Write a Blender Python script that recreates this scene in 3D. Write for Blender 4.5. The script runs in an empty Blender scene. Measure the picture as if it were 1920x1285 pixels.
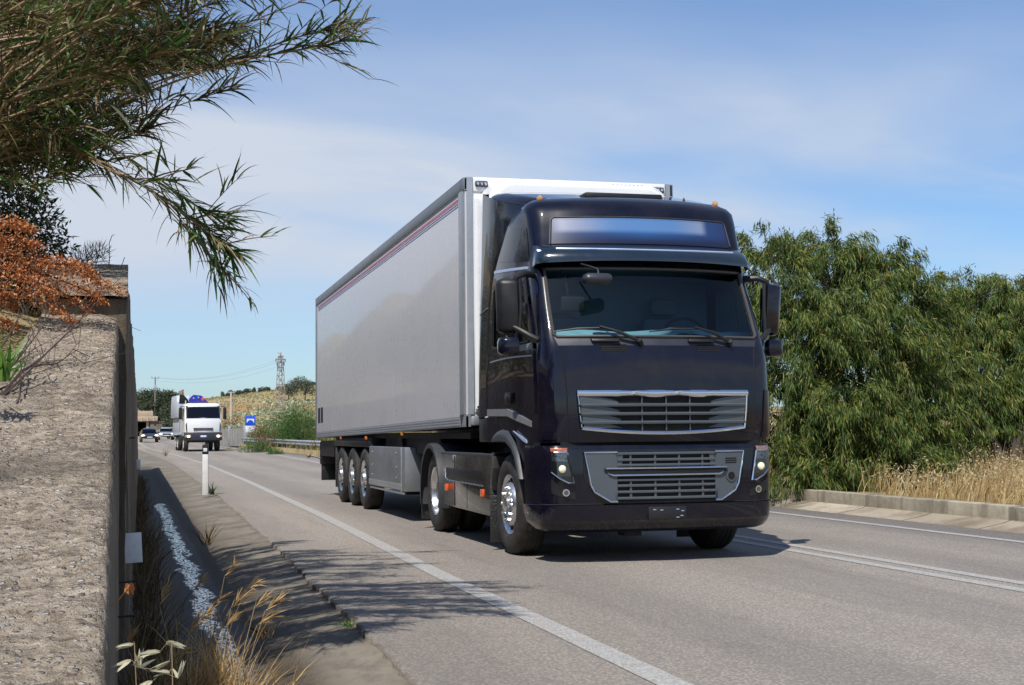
import bpy, bmesh, math, random
import numpy as np
from mathutils import Vector, Matrix

random.seed(7)
RNG = np.random.default_rng(7)
scene = bpy.context.scene
COL = scene.collection
R = math.radians
PI = math.pi

# ------------------------------------------------------------------ camera
# world axes: x = across the road (to the right in the photo), y = along the road (away), z = up
CAM = np.array([-4.937, -14.169, 1.229])
YAW, PITCH, ROLL, FPX = 0.26017, 0.06247, -0.00953, 2696.45


def _cam_dir(px, py):
    x, y = px - 960.0, py - 642.5
    c, s = math.cos(-ROLL), math.sin(-ROLL)
    x, y = c * x - s * y, s * x + c * y
    a, b = x / FPX, -y / FPX
    cp, sp = math.cos(PITCH), math.sin(PITCH)
    d = (a, cp - sp * b, sp + cp * b)
    cy, sy = math.cos(YAW), math.sin(YAW)
    return np.array([cy * d[0] + sy * d[1], -sy * d[0] + cy * d[1], d[2]])


FWD = np.array([math.sin(YAW), math.cos(YAW), 0.0])


def at(px, py, depth):
    """world point seen in the photo's pixel at a given depth in metres"""
    d = _cam_dir(px, py)
    return CAM + d * depth / d.dot(FWD)


cam_data = bpy.data.cameras.new("camera")
cam = bpy.data.objects.new("camera", cam_data)
COL.objects.link(cam)
cam_data.sensor_width = 36.0
cam_data.lens = FPX / 1920.0 * 36.0
cam_data.clip_start = 0.05
cam_data.clip_end = 6000.0
_f = Vector(_cam_dir(960, 642.5)).normalized()
_r = (Vector(_cam_dir(961, 642.5)) - Vector(_cam_dir(960, 642.5))).normalized()
_u = _r.cross(_f).normalized()
cam.matrix_world = Matrix(((_r.x, _u.x, -_f.x, CAM[0]), (_r.y, _u.y, -_f.y, CAM[1]), (_r.z, _u.z, -_f.z, CAM[2]), (0, 0, 0, 1)))
scene.camera = cam

# ------------------------------------------------------------------ light
SUN_DIR = Vector((-0.38, -0.55, 1.0)).normalized()      # towards the sun
SUN_EL = math.asin(SUN_DIR.z)
SUN_AZ = math.atan2(SUN_DIR.x, SUN_DIR.y)
sun_data = bpy.data.lights.new("sun", 'SUN')
sun_data.energy = 4.9
sun_data.angle = R(0.5)
sun_data.color = (1.0, 0.955, 0.88)
sun = bpy.data.objects.new("sun", sun_data)
COL.objects.link(sun)
sun.rotation_euler = (-SUN_DIR).to_track_quat('-Z', 'Y').to_euler()
sun.location = (0, 0, 60)

world = bpy.data.worlds.new("World")
scene.world = world
world.use_nodes = True


def build_world():
    nt = world.node_tree
    N, L = nt.nodes, nt.links
    N.clear()
    out = N.new('ShaderNodeOutputWorld')
    bg = N.new('ShaderNodeBackground')
    sky = N.new('ShaderNodeTexSky')
    sky.sky_type = 'NISHITA'
    sky.sun_disc = False
    sky.sun_elevation = SUN_EL
    sky.sun_rotation = SUN_AZ
    sky.altitude = 100.0
    sky.air_density = 1.0
    sky.dust_density = 0.6
    sky.ozone_density = 2.2
    geo = N.new('ShaderNodeTexCoord')
    sep = N.new('ShaderNodeSeparateXYZ')
    L.new(geo.outputs['Generated'], sep.inputs[0])
    # flat cloud layer: direction projected on a plane high above
    zc = N.new('ShaderNodeMath'); zc.operation = 'MAXIMUM'; zc.inputs[1].default_value = 0.03
    L.new(sep.outputs['Z'], zc.inputs[0])
    za = N.new('ShaderNodeMath'); za.operation = 'ADD'; za.inputs[1].default_value = 0.12
    L.new(zc.outputs[0], za.inputs[0])
    dx = N.new('ShaderNodeMath'); dx.operation = 'DIVIDE'
    dy = N.new('ShaderNodeMath'); dy.operation = 'DIVIDE'
    L.new(sep.outputs['X'], dx.inputs[0]); L.new(za.outputs[0], dx.inputs[1])
    L.new(sep.outputs['Y'], dy.inputs[0]); L.new(za.outputs[0], dy.inputs[1])
    cb = N.new('ShaderNodeCombineXYZ')
    L.new(dx.outputs[0], cb.inputs['X']); L.new(dy.outputs[0], cb.inputs['Y'])

    def layer(rot, scale, loc, nscale, detail, rough, lo, hi):
        mp = N.new('ShaderNodeMapping')
        mp.inputs['Rotation'].default_value = (0, 0, rot)
        mp.inputs['Scale'].default_value = scale
        mp.inputs['Location'].default_value = loc
        L.new(cb.outputs[0], mp.inputs['Vector'])
        nz = N.new('ShaderNodeTexNoise')
        nz.inputs['Scale'].default_value = nscale
        nz.inputs['Detail'].default_value = detail
        nz.inputs['Roughness'].default_value = rough
        nz.inputs['Distortion'].default_value = 0.5
        L.new(mp.outputs[0], nz.inputs['Vector'])
        rp = N.new('ShaderNodeMapRange')
        rp.interpolation_type = 'SMOOTHSTEP'
        rp.inputs['From Min'].default_value = lo
        rp.inputs['From Max'].default_value = hi
        L.new(nz.outputs['Fac'], rp.inputs['Value'])
        return rp.outputs['Result']
    a = layer(R(35), (0.8, 0.9, 1), (2.3, 0.9, 0), 0.40, 5, 0.5, 0.32, 0.60)
    b = layer(R(-20), (0.7, 1.1, 1), (0.3, 2.1, 0), 1.3, 8, 0.62, 0.42, 0.80)
    mx = N.new('ShaderNodeMath'); mx.operation = 'MULTIPLY_ADD'
    mx.inputs[1].default_value = 0.22
    L.new(b, mx.inputs[0]); L.new(a, mx.inputs[2])
    fade = N.new('ShaderNodeMapRange'); fade.interpolation_type = 'SMOOTHSTEP'
    for k, x in zip(('From Min', 'From Max', 'To Min', 'To Max'), (0.19, 0.29, CLOUD_AMOUNT, CLOUD_AMOUNT * 0.22)): fade.inputs[k].default_value = x
    L.new(sep.outputs['Z'], fade.inputs['Value'])
    mul = N.new('ShaderNodeMath'); mul.operation = 'MULTIPLY'; mul.use_clamp = True
    low = N.new('ShaderNodeMapRange'); low.interpolation_type = 'SMOOTHSTEP'
    for k, x in zip(('From Min', 'From Max', 'To Min', 'To Max'), (0.04, 0.16, 0.12, 1.0)): low.inputs[k].default_value = x
    L.new(sep.outputs['Z'], low.inputs['Value'])
    fl = N.new('ShaderNodeMath'); fl.operation = 'MULTIPLY'
    L.new(fade.outputs[0], fl.inputs[0]); L.new(low.outputs[0], fl.inputs[1])
    L.new(fl.outputs[0], mul.inputs[1])
    L.new(mx.outputs[0], mul.inputs[0])
    mix = N.new('ShaderNodeMix'); mix.data_type = 'RGBA'
    L.new(mul.outputs[0], mix.inputs['Factor'])
    tint = N.new('ShaderNodeMix'); tint.data_type = 'RGBA'; tint.blend_type = 'MULTIPLY'
    tint.inputs['Factor'].default_value = 1.0
    tint.inputs['B'].default_value = SKY_TINT
    L.new(sky.outputs[0], tint.inputs['A'])
    L.new(tint.outputs['Result'], mix.inputs['A'])
    mix.inputs['B'].default_value = CLOUD_COL
    L.new(mix.outputs['Result'], bg.inputs['Color'])
    bg.inputs['Strength'].default_value = SKY_STRENGTH
    L.new(bg.outputs[0], out.inputs[0])


CLOUD_AMOUNT = 1.3
CLOUD_COL = (5.4, 5.95, 6.9, 1)
SKY_TINT = (0.77, 0.97, 1.20, 1)
SKY_STRENGTH = 0.115
build_world()
scene.view_settings.view_transform = 'Standard'
scene.view_settings.look = 'None'
scene.view_settings.exposure = 0.0
scene.view_settings.gamma = 1.0
scene.view_settings.use_curve_mapping = False
scene.cycles.max_bounces = 8
scene.cycles.transparent_max_bounces = 16
scene.cycles.caustics_reflective = False
scene.cycles.caustics_refractive = False


# ------------------------------------------------------------------ mesh helpers
class MB:
    """collects polygons of one mesh"""

    def __init__(self):
        self.v, self.f, self.m = [], [], []

    def add(self, vs, fs, mat=0):
        o = len(self.v)
        self.v.extend([tuple(map(float, p)) for p in vs])
        for f in fs:
            self.f.append(tuple(i + o for i in f))
            self.m.append(mat)
        return self

    def box(self, x0, x1, y0, y1, z0, z1, bevel=0.0, mat=0):
        if x0 > x1: x0, x1 = x1, x0
        if y0 > y1: y0, y1 = y1, y0
        if z0 > z1: z0, z1 = z1, z0
        if bevel <= 0:
            vs = [(x0, y0, z0), (x1, y0, z0), (x1, y1, z0), (x0, y1, z0), (x0, y0, z1), (x1, y0, z1), (x1, y1, z1), (x0, y1, z1)]
            return self.add(vs, [(0, 3, 2, 1), (4, 5, 6, 7), (0, 1, 5, 4), (1, 2, 6, 5), (2, 3, 7, 6), (3, 0, 4, 7)], mat)
        bm = bmesh.new()
        bmesh.ops.create_cube(bm, size=1.0)
        for v in bm.verts:
            v.co = Vector(((x0 + x1) / 2 + v.co.x * (x1 - x0), (y0 + y1) / 2 + v.co.y * (y1 - y0), (z0 + z1) / 2 + v.co.z * (z1 - z0)))
        b = min(bevel, 0.45 * min(x1 - x0, y1 - y0, z1 - z0))
        bmesh.ops.bevel(bm, geom=bm.edges[:], offset=b, segments=2, affect='EDGES', profile=0.5)
        return self.from_bm(bm, mat)

    def from_bm(self, bm, mat=0):
        bm.verts.index_update()
        vs = [v.co[:] for v in bm.verts]
        fs = [tuple(v.index for v in f.verts) for f in bm.faces]
        bm.free()
        return self.add(vs, fs, mat)

    def tube(self, pts, r, n=8, mat=0, caps=True, closed=False):
        pts = [Vector(p) for p in pts]
        rs = r if isinstance(r, (list, tuple)) else [r] * len(pts)
        k = len(pts)
        vs, fs = [], []
        prev = None
        for i, p in enumerate(pts):
            if closed:
                t = (pts[(i + 1) % k] - pts[i - 1])
            else:
                t = pts[min(i + 1, k - 1)] - pts[max(i - 1, 0)]
            if t.length < 1e-9: t = Vector((0, 0, 1))
            t.normalize()
            if prev is None:
                a = Vector((0, 0, 1)) if abs(t.z) < 0.9 else Vector((1, 0, 0))
                u = t.cross(a).normalized()
            else:
                u = (prev - t * prev.dot(t))
                u = u.normalized() if u.length > 1e-6 else t.orthogonal().normalized()
            prev = u
            w = t.cross(u)
            for j in range(n):
                an = 2 * PI * j / n
                vs.append(p + (u * math.cos(an) + w * math.sin(an)) * rs[i])
        for i in range(k if closed else k - 1):
            a, b = i * n, ((i + 1) % k) * n
            for j in range(n):
                fs.append((a + j, a + (j + 1) % n, b + (j + 1) % n, b + j))
        if caps and not closed:
            fs.append(tuple(range(n - 1, -1, -1)))
            fs.append(tuple((k - 1) * n + j for j in range(n)))
        return self.add(vs, fs, mat)

    def lathe_x(self, prof, cx, cy, cz, n=32, mat=0, sx=1.0):
        """profile of (x offset, radius) turned about an axis along x"""
        vs, fs = [], []
        for (x, r) in prof:
            for j in range(n):
                a = 2 * PI * j / n
                vs.append((cx + sx * x, cy + r * math.cos(a), cz + r * math.sin(a)))
        for i in range(len(prof) - 1):
            for j in range(n):
                fs.append((i * n + j, i * n + (j + 1) % n, (i + 1) * n + (j + 1) % n, (i + 1) * n + j))
        return self.add(vs, fs, mat)

    def disc_x(self, x, cy, cz, r, n=24, mat=0):
        return self.add([(x, cy + r * math.cos(2 * PI * j / n), cz + r * math.sin(2 * PI * j / n)) for j in range(n)], [tuple(range(n))], mat)

    def prism(self, poly, axis, d0, d1, bevel=0.0, mat=0):
        """polygon extruded along axis; poly holds the two other coordinates in x,y,z order"""
        def P(a, b, d):
            return {'x': (d, a, b), 'y': (a, d, b), 'z': (a, b, d)}[axis]
        if bevel <= 0:
            n = len(poly)
            vs = [P(a, b, d0) for a, b in poly] + [P(a, b, d1) for a, b in poly]
            fs = [tuple(range(n)), tuple(range(2 * n - 1, n - 1, -1))]
            fs += [(i, i + n, (i + 1) % n + n, (i + 1) % n) for i in range(n)]
            return self.add(vs, fs, mat)
        bm = bmesh.new()
        a = [bm.verts.new(P(p, q, d0)) for p, q in poly]
        b = [bm.verts.new(P(p, q, d1)) for p, q in poly]
        n = len(poly)
        bm.faces.new(a); bm.faces.new(b[::-1])
        for i in range(n):
            bm.faces.new((a[i], b[i], b[(i + 1) % n], a[(i + 1) % n]))
        bmesh.ops.bevel(bm, geom=bm.edges[:], offset=bevel, segments=2, affect='EDGES', profile=0.5)
        return self.from_bm(bm, mat)

    def grid(self, rows, mat=0, close=False):
        """rows of points, all of one length"""
        n = len(rows[0])
        vs = [p for r in rows for p in r]
        fs = []
        for i in range(len(rows) - 1):
            for j in range(n if close else n - 1):
                fs.append((i * n + j, i * n + (j + 1) % n, (i + 1) * n + (j + 1) % n, (i + 1) * n + j))
        return self.add(vs, fs, mat)

    def sphere(self, c, r, n=12, m=8, mat=0):
        rx, ry, rz = r if isinstance(r, (tuple, list)) else (r, r, r)
        rows = []
        for i in range(m + 1):
            th = PI * i / m
            rows.append([(c[0] + rx * math.sin(th) * math.cos(2 * PI * j / n), c[1] + ry * math.sin(th) * math.sin(2 * PI * j / n), c[2] + rz * math.cos(th)) for j in range(n)])
        return self.grid(rows, mat, close=True)

    def map(self, fn):
        self.v = [tuple(fn(*p)) for p in self.v]
        return self

    def build(self, name, mats, parent=None, smooth=35, loc=None):
        me = bpy.data.meshes.new(name)
        me.from_pydata(self.v, [], self.f)
        if not isinstance(mats, (list, tuple)): mats = [mats]
        for m in mats: me.materials.append(m)
        if len(mats) > 1:
            me.polygons.foreach_set('material_index', self.m)
        bm = bmesh.new(); bm.from_mesh(me)
        bmesh.ops.remove_doubles(bm, verts=bm.verts[:], dist=1e-5)
        bmesh.ops.recalc_face_normals(bm, faces=bm.faces[:])
        bm.to_mesh(me); bm.free()
        if smooth:
            me.polygons.foreach_set('use_smooth', [True] * len(me.polygons))
            me.set_sharp_from_angle(angle=R(smooth))
        o = bpy.data.objects.new(name, me)
        COL.objects.link(o)
        if parent is not None: o.parent = parent
        if loc is not None: o.location = loc
        return o


def build_each(mb, name, mats, parent=None, smooth=35):
    """every loose piece becomes a part of its own"""
    n = len(mb.v); par = list(range(n))
    def find(a):
        while par[a] != a: par[a] = par[par[a]]; a = par[a]
        return a
    for f in mb.f:
        for i in f[1:]: par[find(i)] = find(f[0])
    groups = {}
    for k, f in enumerate(mb.f): groups.setdefault(find(f[0]), []).append(k)
    out = []
    for fs in groups.values():
        ids = sorted({i for k in fs for i in mb.f[k]}); mp = {a: b for b, a in enumerate(ids)}
        m = MB(); m.v = [mb.v[i] for i in ids]; m.f = [tuple(mp[i] for i in mb.f[k]) for k in fs]; m.m = [mb.m[k] for k in fs]
        out.append(m.build(name, mats, parent, smooth))
    return out


def np_mesh(name, verts, faces, mats, parent=None, mat_idx=None, smooth=False, loc=None):
    """fast mesh from numpy arrays; faces is (n,k)"""
    me = bpy.data.meshes.new(name)
    verts = np.asarray(verts, dtype=np.float32); faces = np.asarray(faces, dtype=np.int32)
    n, k = faces.shape
    me.vertices.add(len(verts)); me.vertices.foreach_set('co', verts.ravel())
    me.loops.add(n * k); me.loops.foreach_set('vertex_index', faces.ravel())
    me.polygons.add(n)
    me.polygons.foreach_set('loop_start', np.arange(n, dtype=np.int32) * k)
    me.polygons.foreach_set('loop_total', np.full(n, k, dtype=np.int32))
    if not isinstance(mats, (list, tuple)): mats = [mats]
    for m in mats: me.materials.append(m)
    if mat_idx is not None: me.polygons.foreach_set('material_index', np.asarray(mat_idx, dtype=np.int32))
    if smooth: me.polygons.foreach_set('use_smooth', np.ones(n, dtype=bool))
    me.update(calc_edges=True); me.validate()
    o = bpy.data.objects.new(name, me); COL.objects.link(o)
    if parent is not None: o.parent = parent
    if loc is not None: o.location = loc
    return o


def tag(o, label, cat, group=None, kind=None):
    o['label'] = label; o['category'] = cat
    if group: o['group'] = group
    if kind: o['kind'] = kind
    return o


def struct(o, kind='structure'):
    o['kind'] = kind
    return o


def thing(name, label, cat, loc=(0, 0, 0), rotz=0.0, group=None):
    o = bpy.data.objects.new(name, None)
    COL.objects.link(o)
    o.empty_display_size = 0.3
    o.location = loc; o.rotation_euler = (0, 0, rotz)
    return tag(o, label, cat, group)


def dup(o, parent=None):
    c = o.copy(); COL.objects.link(c)
    if parent is not None: c.parent = parent
    for ch in list(o.children): dup(ch, c)
    return c


def lerp_tab(tab, x):
    xs = [t[0] for t in tab]
    return np.array([np.interp(x, xs, [t[i] for t in tab]) for i in range(1, len(tab[0]))])


def sstep(a, b, x):
    t = np.clip((np.asarray(x, dtype=float) - a) / (b - a), 0, 1)
    return t * t * (3 - 2 * t)


# ------------------------------------------------------------------ materials
def _nm(name):
    m = bpy.data.materials.new(name); m.use_nodes = True
    return m, m.node_tree.nodes, m.node_tree.links


def pbr(name, col, rough=0.5, metal=0.0, coat=0.0, var=0.12, scale=6.0, bump=0.0, bscale=80.0, spec=0.5, emit=None, estr=0.0, rvar=0.08, coat_rough=0.03, dirt=None):
    """principled material whose colour and gloss are broken up by noise; dirt = (colour, amount, scale)"""
    m, N, L = _nm(name)
    b = N['Principled BSDF']
    tc = N.new('ShaderNodeTexCoord')
    nz = N.new('ShaderNodeTexNoise'); nz.inputs['Scale'].default_value = scale; nz.inputs['Detail'].default_value = 8; nz.inputs['Roughness'].default_value = 0.62
    L.new(tc.outputs['Object'], nz.inputs['Vector'])
    mr = N.new('ShaderNodeMapRange'); mr.inputs['From Min'].default_value = 0.25; mr.inputs['From Max'].default_value = 0.75
    mr.inputs['To Min'].default_value = 1 - var; mr.inputs['To Max'].default_value = 1 + var
    L.new(nz.outputs['Fac'], mr.inputs['Value'])
    mu = N.new('ShaderNodeVectorMath'); mu.operation = 'SCALE'
    mu.inputs[0].default_value = col[:3]
    L.new(mr.outputs[0], mu.inputs['Scale'])
    src = mu.outputs[0]
    if dirt:
        n2 = N.new('ShaderNodeTexNoise'); n2.inputs['Scale'].default_value = dirt[2]; n2.inputs['Detail'].default_value = 10; n2.inputs['Roughness'].default_value = 0.7
        L.new(tc.outputs['Object'], n2.inputs['Vector'])
        r2 = N.new('ShaderNodeMapRange'); r2.interpolation_type = 'SMOOTHSTEP'
        r2.inputs['From Min'].default_value = 0.42; r2.inputs['From Max'].default_value = 0.72; r2.inputs['To Max'].default_value = dirt[1]
        L.new(n2.outputs['Fac'], r2.inputs['Value'])
        mx = N.new('ShaderNodeMix'); mx.data_type = 'RGBA'
        L.new(r2.outputs[0], mx.inputs['Factor']); L.new(src, mx.inputs['A']); mx.inputs['B'].default_value = (*dirt[0], 1)
        src = mx.outputs['Result']
    L.new(src, b.inputs['Base Color'])
    rr = N.new('ShaderNodeMapRange'); rr.inputs['From Min'].default_value = 0.3; rr.inputs['From Max'].default_value = 0.7
    rr.inputs['To Min'].default_value = max(0.0, rough - rvar); rr.inputs['To Max'].default_value = min(1.0, rough + rvar)
    L.new(nz.outputs['Fac'], rr.inputs['Value']); L.new(rr.outputs[0], b.inputs['Roughness'])
    b.inputs['Metallic'].default_value = metal
    b.inputs['Coat Weight'].default_value = coat
    b.inputs['Coat Roughness'].default_value = coat_rough
    b.inputs['Specular IOR Level'].default_value = spec
    if emit:
        b.inputs['Emission Color'].default_value = (*emit, 1); b.inputs['Emission Strength'].default_value = estr
    if bump > 0:
        n3 = N.new('ShaderNodeTexNoise'); n3.inputs['Scale'].default_value = bscale; n3.inputs['Detail'].default_value = 6
        L.new(tc.outputs['Object'], n3.inputs['Vector'])
        bp = N.new('ShaderNodeBump'); bp.inputs['Strength'].default_value = bump; bp.inputs['Distance'].default_value = 0.02
        L.new(n3.outputs['Fac'], bp.inputs['Height']); L.new(bp.outputs[0], b.inputs['Normal'])
    return m


def leaf_mat(name, stops, rough=0.5, trans=0.25, spec=0.4):
    """foliage: one colour per leaf drawn from a ramp, some light through the blade"""
    m, N, L = _nm(name)
    b = N['Principled BSDF']; out = N['Material Output']
    g = N.new('ShaderNodeNewGeometry')
    rp = N.new('ShaderNodeValToRGB')
    while len(rp.color_ramp.elements) < len(stops): rp.color_ramp.elements.new(0.5)
    for e, (p, c) in zip(rp.color_ramp.elements, stops):
        e.position = p; e.color = (*c, 1)
    L.new(g.outputs['Random Per Island'], rp.inputs['Fac'])
    L.new(rp.outputs[0], b.inputs['Base Color'])
    b.inputs['Roughness'].default_value = rough
    b.inputs['Specular IOR Level'].default_value = spec
    tr = N.new('ShaderNodeBsdfTranslucent')
    L.new(rp.outputs[0], tr.inputs['Color'])
    mx = N.new('ShaderNodeMixShader'); mx.inputs[0].default_value = trans
    L.new(b.outputs[0], mx.inputs[1]); L.new(tr.outputs[0], mx.inputs[2])
    L.new(mx.outputs[0], out.inputs['Surface'])
    return m


def glass_mat(name, tint, refl_rough=0.02, ior=1.5):
    """thin tinted pane: fresnel reflection over a coloured transparency"""
    m, N, L = _nm(name)
    out = N['Material Output']; N.remove(N['Principled BSDF'])
    t = N.new('ShaderNodeBsdfTransparent'); t.inputs[0].default_value = (*tint, 1)
    gl = N.new('ShaderNodeBsdfGlossy'); gl.inputs['Roughness'].default_value = refl_rough
    fr = N.new('ShaderNodeFresnel'); fr.inputs['IOR'].default_value = ior
    mx = N.new('ShaderNodeMixShader')
    L.new(fr.outputs[0], mx.inputs[0]); L.new(t.outputs[0], mx.inputs[1]); L.new(gl.outputs[0], mx.inputs[2])
    L.new(mx.outputs[0], out.inputs['Surface'])
    return m


class NT:
    """small helper to write node graphs"""

    def __init__(self, name):
        self.m, self.N, self.L = _nm(name)
        self.b = self.N['Principled BSDF']
        self.tc = self.N.new('ShaderNodeTexCoord')

    def noise(self, scale, detail=6, rough=0.6, vec=None, stretch=None, dist=0.0):
        n = self.N.new('ShaderNodeTexNoise'); n.inputs['Scale'].default_value = scale; n.inputs['Detail'].default_value = detail
        n.inputs['Roughness'].default_value = rough; n.inputs['Distortion'].default_value = dist
        v = vec or self.tc.outputs['Object']
        if stretch:
            mp = self.N.new('ShaderNodeMapping'); mp.inputs['Scale'].default_value = stretch
            self.L.new(v, mp.inputs['Vector']); v = mp.outputs[0]
        self.L.new(v, n.inputs['Vector'])
        return n.outputs['Fac']

    def voro(self, scale, feature='F1', stretch=None, out='Distance'):
        n = self.N.new('ShaderNodeTexVoronoi'); n.inputs['Scale'].default_value = scale; n.feature = feature
        v = self.tc.outputs['Object']
        if stretch:
            mp = self.N.new('ShaderNodeMapping'); mp.inputs['Scale'].default_value = stretch
            self.L.new(v, mp.inputs['Vector']); v = mp.outputs[0]
        self.L.new(v, n.inputs['Vector'])
        return n.outputs[out]

    def rng(self, val, a, b, c=0.0, d=1.0, smooth=True):
        r = self.N.new('ShaderNodeMapRange')
        if smooth: r.interpolation_type = 'SMOOTHSTEP'
        for k, x in zip(('From Min', 'From Max', 'To Min', 'To Max'), (a, b, c, d)): r.inputs[k].default_value = x
        self.L.new(val, r.inputs['Value'])
        return r.outputs['Result']

    def mix(self, fac, A, B, mode='MIX'):
        x = self.N.new('ShaderNodeMix'); x.data_type = 'RGBA'; x.blend_type = mode
        for s, v in (('Factor', fac), ('A', A), ('B', B)):
            if isinstance(v, (int, float)): x.inputs[s].default_value = v
            elif isinstance(v, tuple): x.inputs[s].default_value = (*v[:3], 1)
            else: self.L.new(v, x.inputs[s])
        return x.outputs['Result']

    def math(self, op, a, b=None, clamp=False):
        x = self.N.new('ShaderNodeMath'); x.operation = op; x.use_clamp = clamp
        for i, v in enumerate((a, b)):
            if v is None: continue
            if isinstance(v, (int, float)): x.inputs[i].default_value = v
            else: self.L.new(v, x.inputs[i])
        return x.outputs[0]

    def ramp(self, val, stops):
        rp = self.N.new('ShaderNodeValToRGB')
        while len(rp.color_ramp.elements) < len(stops): rp.color_ramp.elements.new(0.5)
        for e, (p, c) in zip(rp.color_ramp.elements, stops): e.position = p; e.color = (*c, 1)
        self.L.new(val, rp.inputs['Fac'])
        return rp.outputs[0]

    def xyz(self):
        s = self.N.new('ShaderNodeSeparateXYZ'); self.L.new(self.tc.outputs['Object'], s.inputs[0])
        return s.outputs

    def bump(self, h, strength=0.3, dist=0.02):
        bp = self.N.new('ShaderNodeBump'); bp.inputs['Strength'].default_value = strength; bp.inputs['Distance'].default_value = dist
        self.L.new(h, bp.inputs['Height']); self.L.new(bp.outputs[0], self.b.inputs['Normal'])

    def done(self, col, rough=0.8, spec=0.5):
        if isinstance(col, tuple): self.b.inputs['Base Color'].default_value = (*col[:3], 1)
        else: self.L.new(col, self.b.inputs['Base Color'])
        if isinstance(rough, (int, float)): self.b.inputs['Roughness'].default_value = rough
        else: self.L.new(rough, self.b.inputs['Roughness'])
        self.b.inputs['Specular IOR Level'].default_value = spec
        return self.m

# ------------------------------------------------------------------ setting: road corridor
def rz(s):
    s = np.asarray(s, dtype=float)
    q = np.clip(s, 30, 150) - 30
    return 5e-5 * q * q + np.clip(s - 150, 0, 60) * 0.008


def shift(s):
    return np.interp(s, [50, 71, 85, 103, 138, 165, 220, 300], [0, -0.45, -0.95, -1.7, -2.3, -2.2, -2.6, -6])


def left_line(s): return np.interp(s, [-8, -2, 8, 26, 47], [-2.38, -2.32, -2.1, -1.88, -1.8]) + shift(s)
def pave_edge(s): return np.interp(s, [-8, 0, 6, 17, 46], [-3.58, -3.4, -3.3, -3.16, -3.1]) + shift(s) * 0.8
def right_edge(s): return np.interp(s, [10, 40, 66, 82, 114, 200], [5.1, 5.05, 5.3, 5.2, 4.75, 4.8]) + shift(s)


S_ROAD = np.concatenate([np.arange(-40, 30, 0.5), np.arange(30, 80, 1.0), np.arange(80, 231, 3.0)])


def asphalt_mat():
    t = NT('asphalt')
    big = t.noise(0.35, 5, 0.6, stretch=(1.0, 0.22, 1))
    mid = t.noise(3.0, 6, 0.7, stretch=(1, 0.35, 1))
    fine = t.voro(46)
    fine2 = t.noise(75, 5, 0.8)
    x = t.xyz()
    # worn wheel tracks run along the road
    w = t.math('ABSOLUTE', t.math('SUBTRACT', t.math('FRACT', t.math('MULTIPLY', t.math('ADD', x[0], 3.3), 0.52)), 0.5))
    tr = t.rng(w, 0.15, 0.45)
    big2 = t.noise(0.9, 7, 0.7, stretch=(1.6, 0.12, 1))
    col = t.mix(t.rng(big, 0.3, 0.7), (0.36, 0.310, 0.258), (0.445, 0.390, 0.328))
    col = t.mix(t.math('MULTIPLY', tr, 0.30), col, (0.165, 0.15, 0.14))
    col = t.mix(t.math('MULTIPLY', t.rng(mid, 0.52, 0.8), 0.40), col, (0.15, 0.14, 0.13))
    col = t.mix(t.math('MULTIPLY', t.rng(fine, 0.15, 0.60), 0.58), col, (0.115, 0.105, 0.097))
    col = t.mix(t.math('MULTIPLY', t.rng(fine2, 0.54, 0.68), 0.6), col, (0.58, 0.53, 0.48))
    col = t.mix(t.math('MULTIPLY', t.rng(big2, 0.50, 0.72), 0.38), col, (0.13, 0.118, 0.108))
    cr = t.voro(0.23, 'DISTANCE_TO_EDGE', stretch=(1.2, 0.5, 1))
    crk = t.math('MULTIPLY', t.math('LESS_THAN', cr, 0.0016), t.rng(mid, 0.45, 0.55))
    t.bump(t.math('ADD', fine, t.math('MULTIPLY', fine2, 0.8)), 0.8, 0.010)
    return t.done(col, 0.88, 0.3)


def concrete_ditch_mat():
    t = NT('ditch_concrete')
    big = t.noise(0.9, 6, 0.65)
    mid = t.noise(6, 8, 0.7, stretch=(1, 0.4, 1))
    fine = t.noise(90, 6, 0.75)
    x = t.xyz()
    col = t.mix(t.rng(big, 0.35, 0.65), (0.15, 0.132, 0.108), (0.25, 0.222, 0.18))
    col = t.mix(t.math('MULTIPLY', t.rng(mid, 0.45, 0.7), 0.7), col, (0.10, 0.09, 0.075))
    # silt and damp near the channel
    wet = t.rng(t.math('ADD', x[2], t.math('MULTIPLY', mid, 0.12)), -0.12, -0.005)
    col = t.mix(wet, t.mix(t.rng(fine, 0.4, 0.65), (0.045, 0.034, 0.022), (0.11, 0.085, 0.055)), col)
    col = t.mix(t.math('MULTIPLY', t.rng(fine, 0.55, 0.75), 0.5), col, (0.38, 0.35, 0.30))
    jn = t.math('FRACT', t.math('MULTIPLY', x[1], 0.22))
    col = t.mix(t.math('MULTIPLY', t.math('LESS_THAN', jn, 0.006), 0.7), col, (0.05, 0.045, 0.04))
    t.bump(t.math('ADD', fine, mid), 0.5, 0.015)
    return t.done(col, t.rng(wet, 0, 1, 0.7, 0.92), 0.25)


def paint_mat():
    t = NT('road_paint')
    n = t.noise(9, 8, 0.75); f = t.noise(60, 6, 0.8)
    wear = t.math('MULTIPLY', t.rng(f, 0.36, 0.58), t.rng(n, 0.22, 0.55))
    col = t.mix(t.rng(n, 0.3, 0.7), (0.46, 0.45, 0.42), (0.60, 0.59, 0.56))
    col = t.mix(t.math('MULTIPLY', wear, 0.95), col, (0.22, 0.20, 0.18))
    t.bump(f, 0.3, 0.004)
    return t.done(col, 0.75, 0.3)


M_ASPHALT = asphalt_mat()
M_DITCH = concrete_ditch_mat()
M_PAINT = paint_mat()


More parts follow.
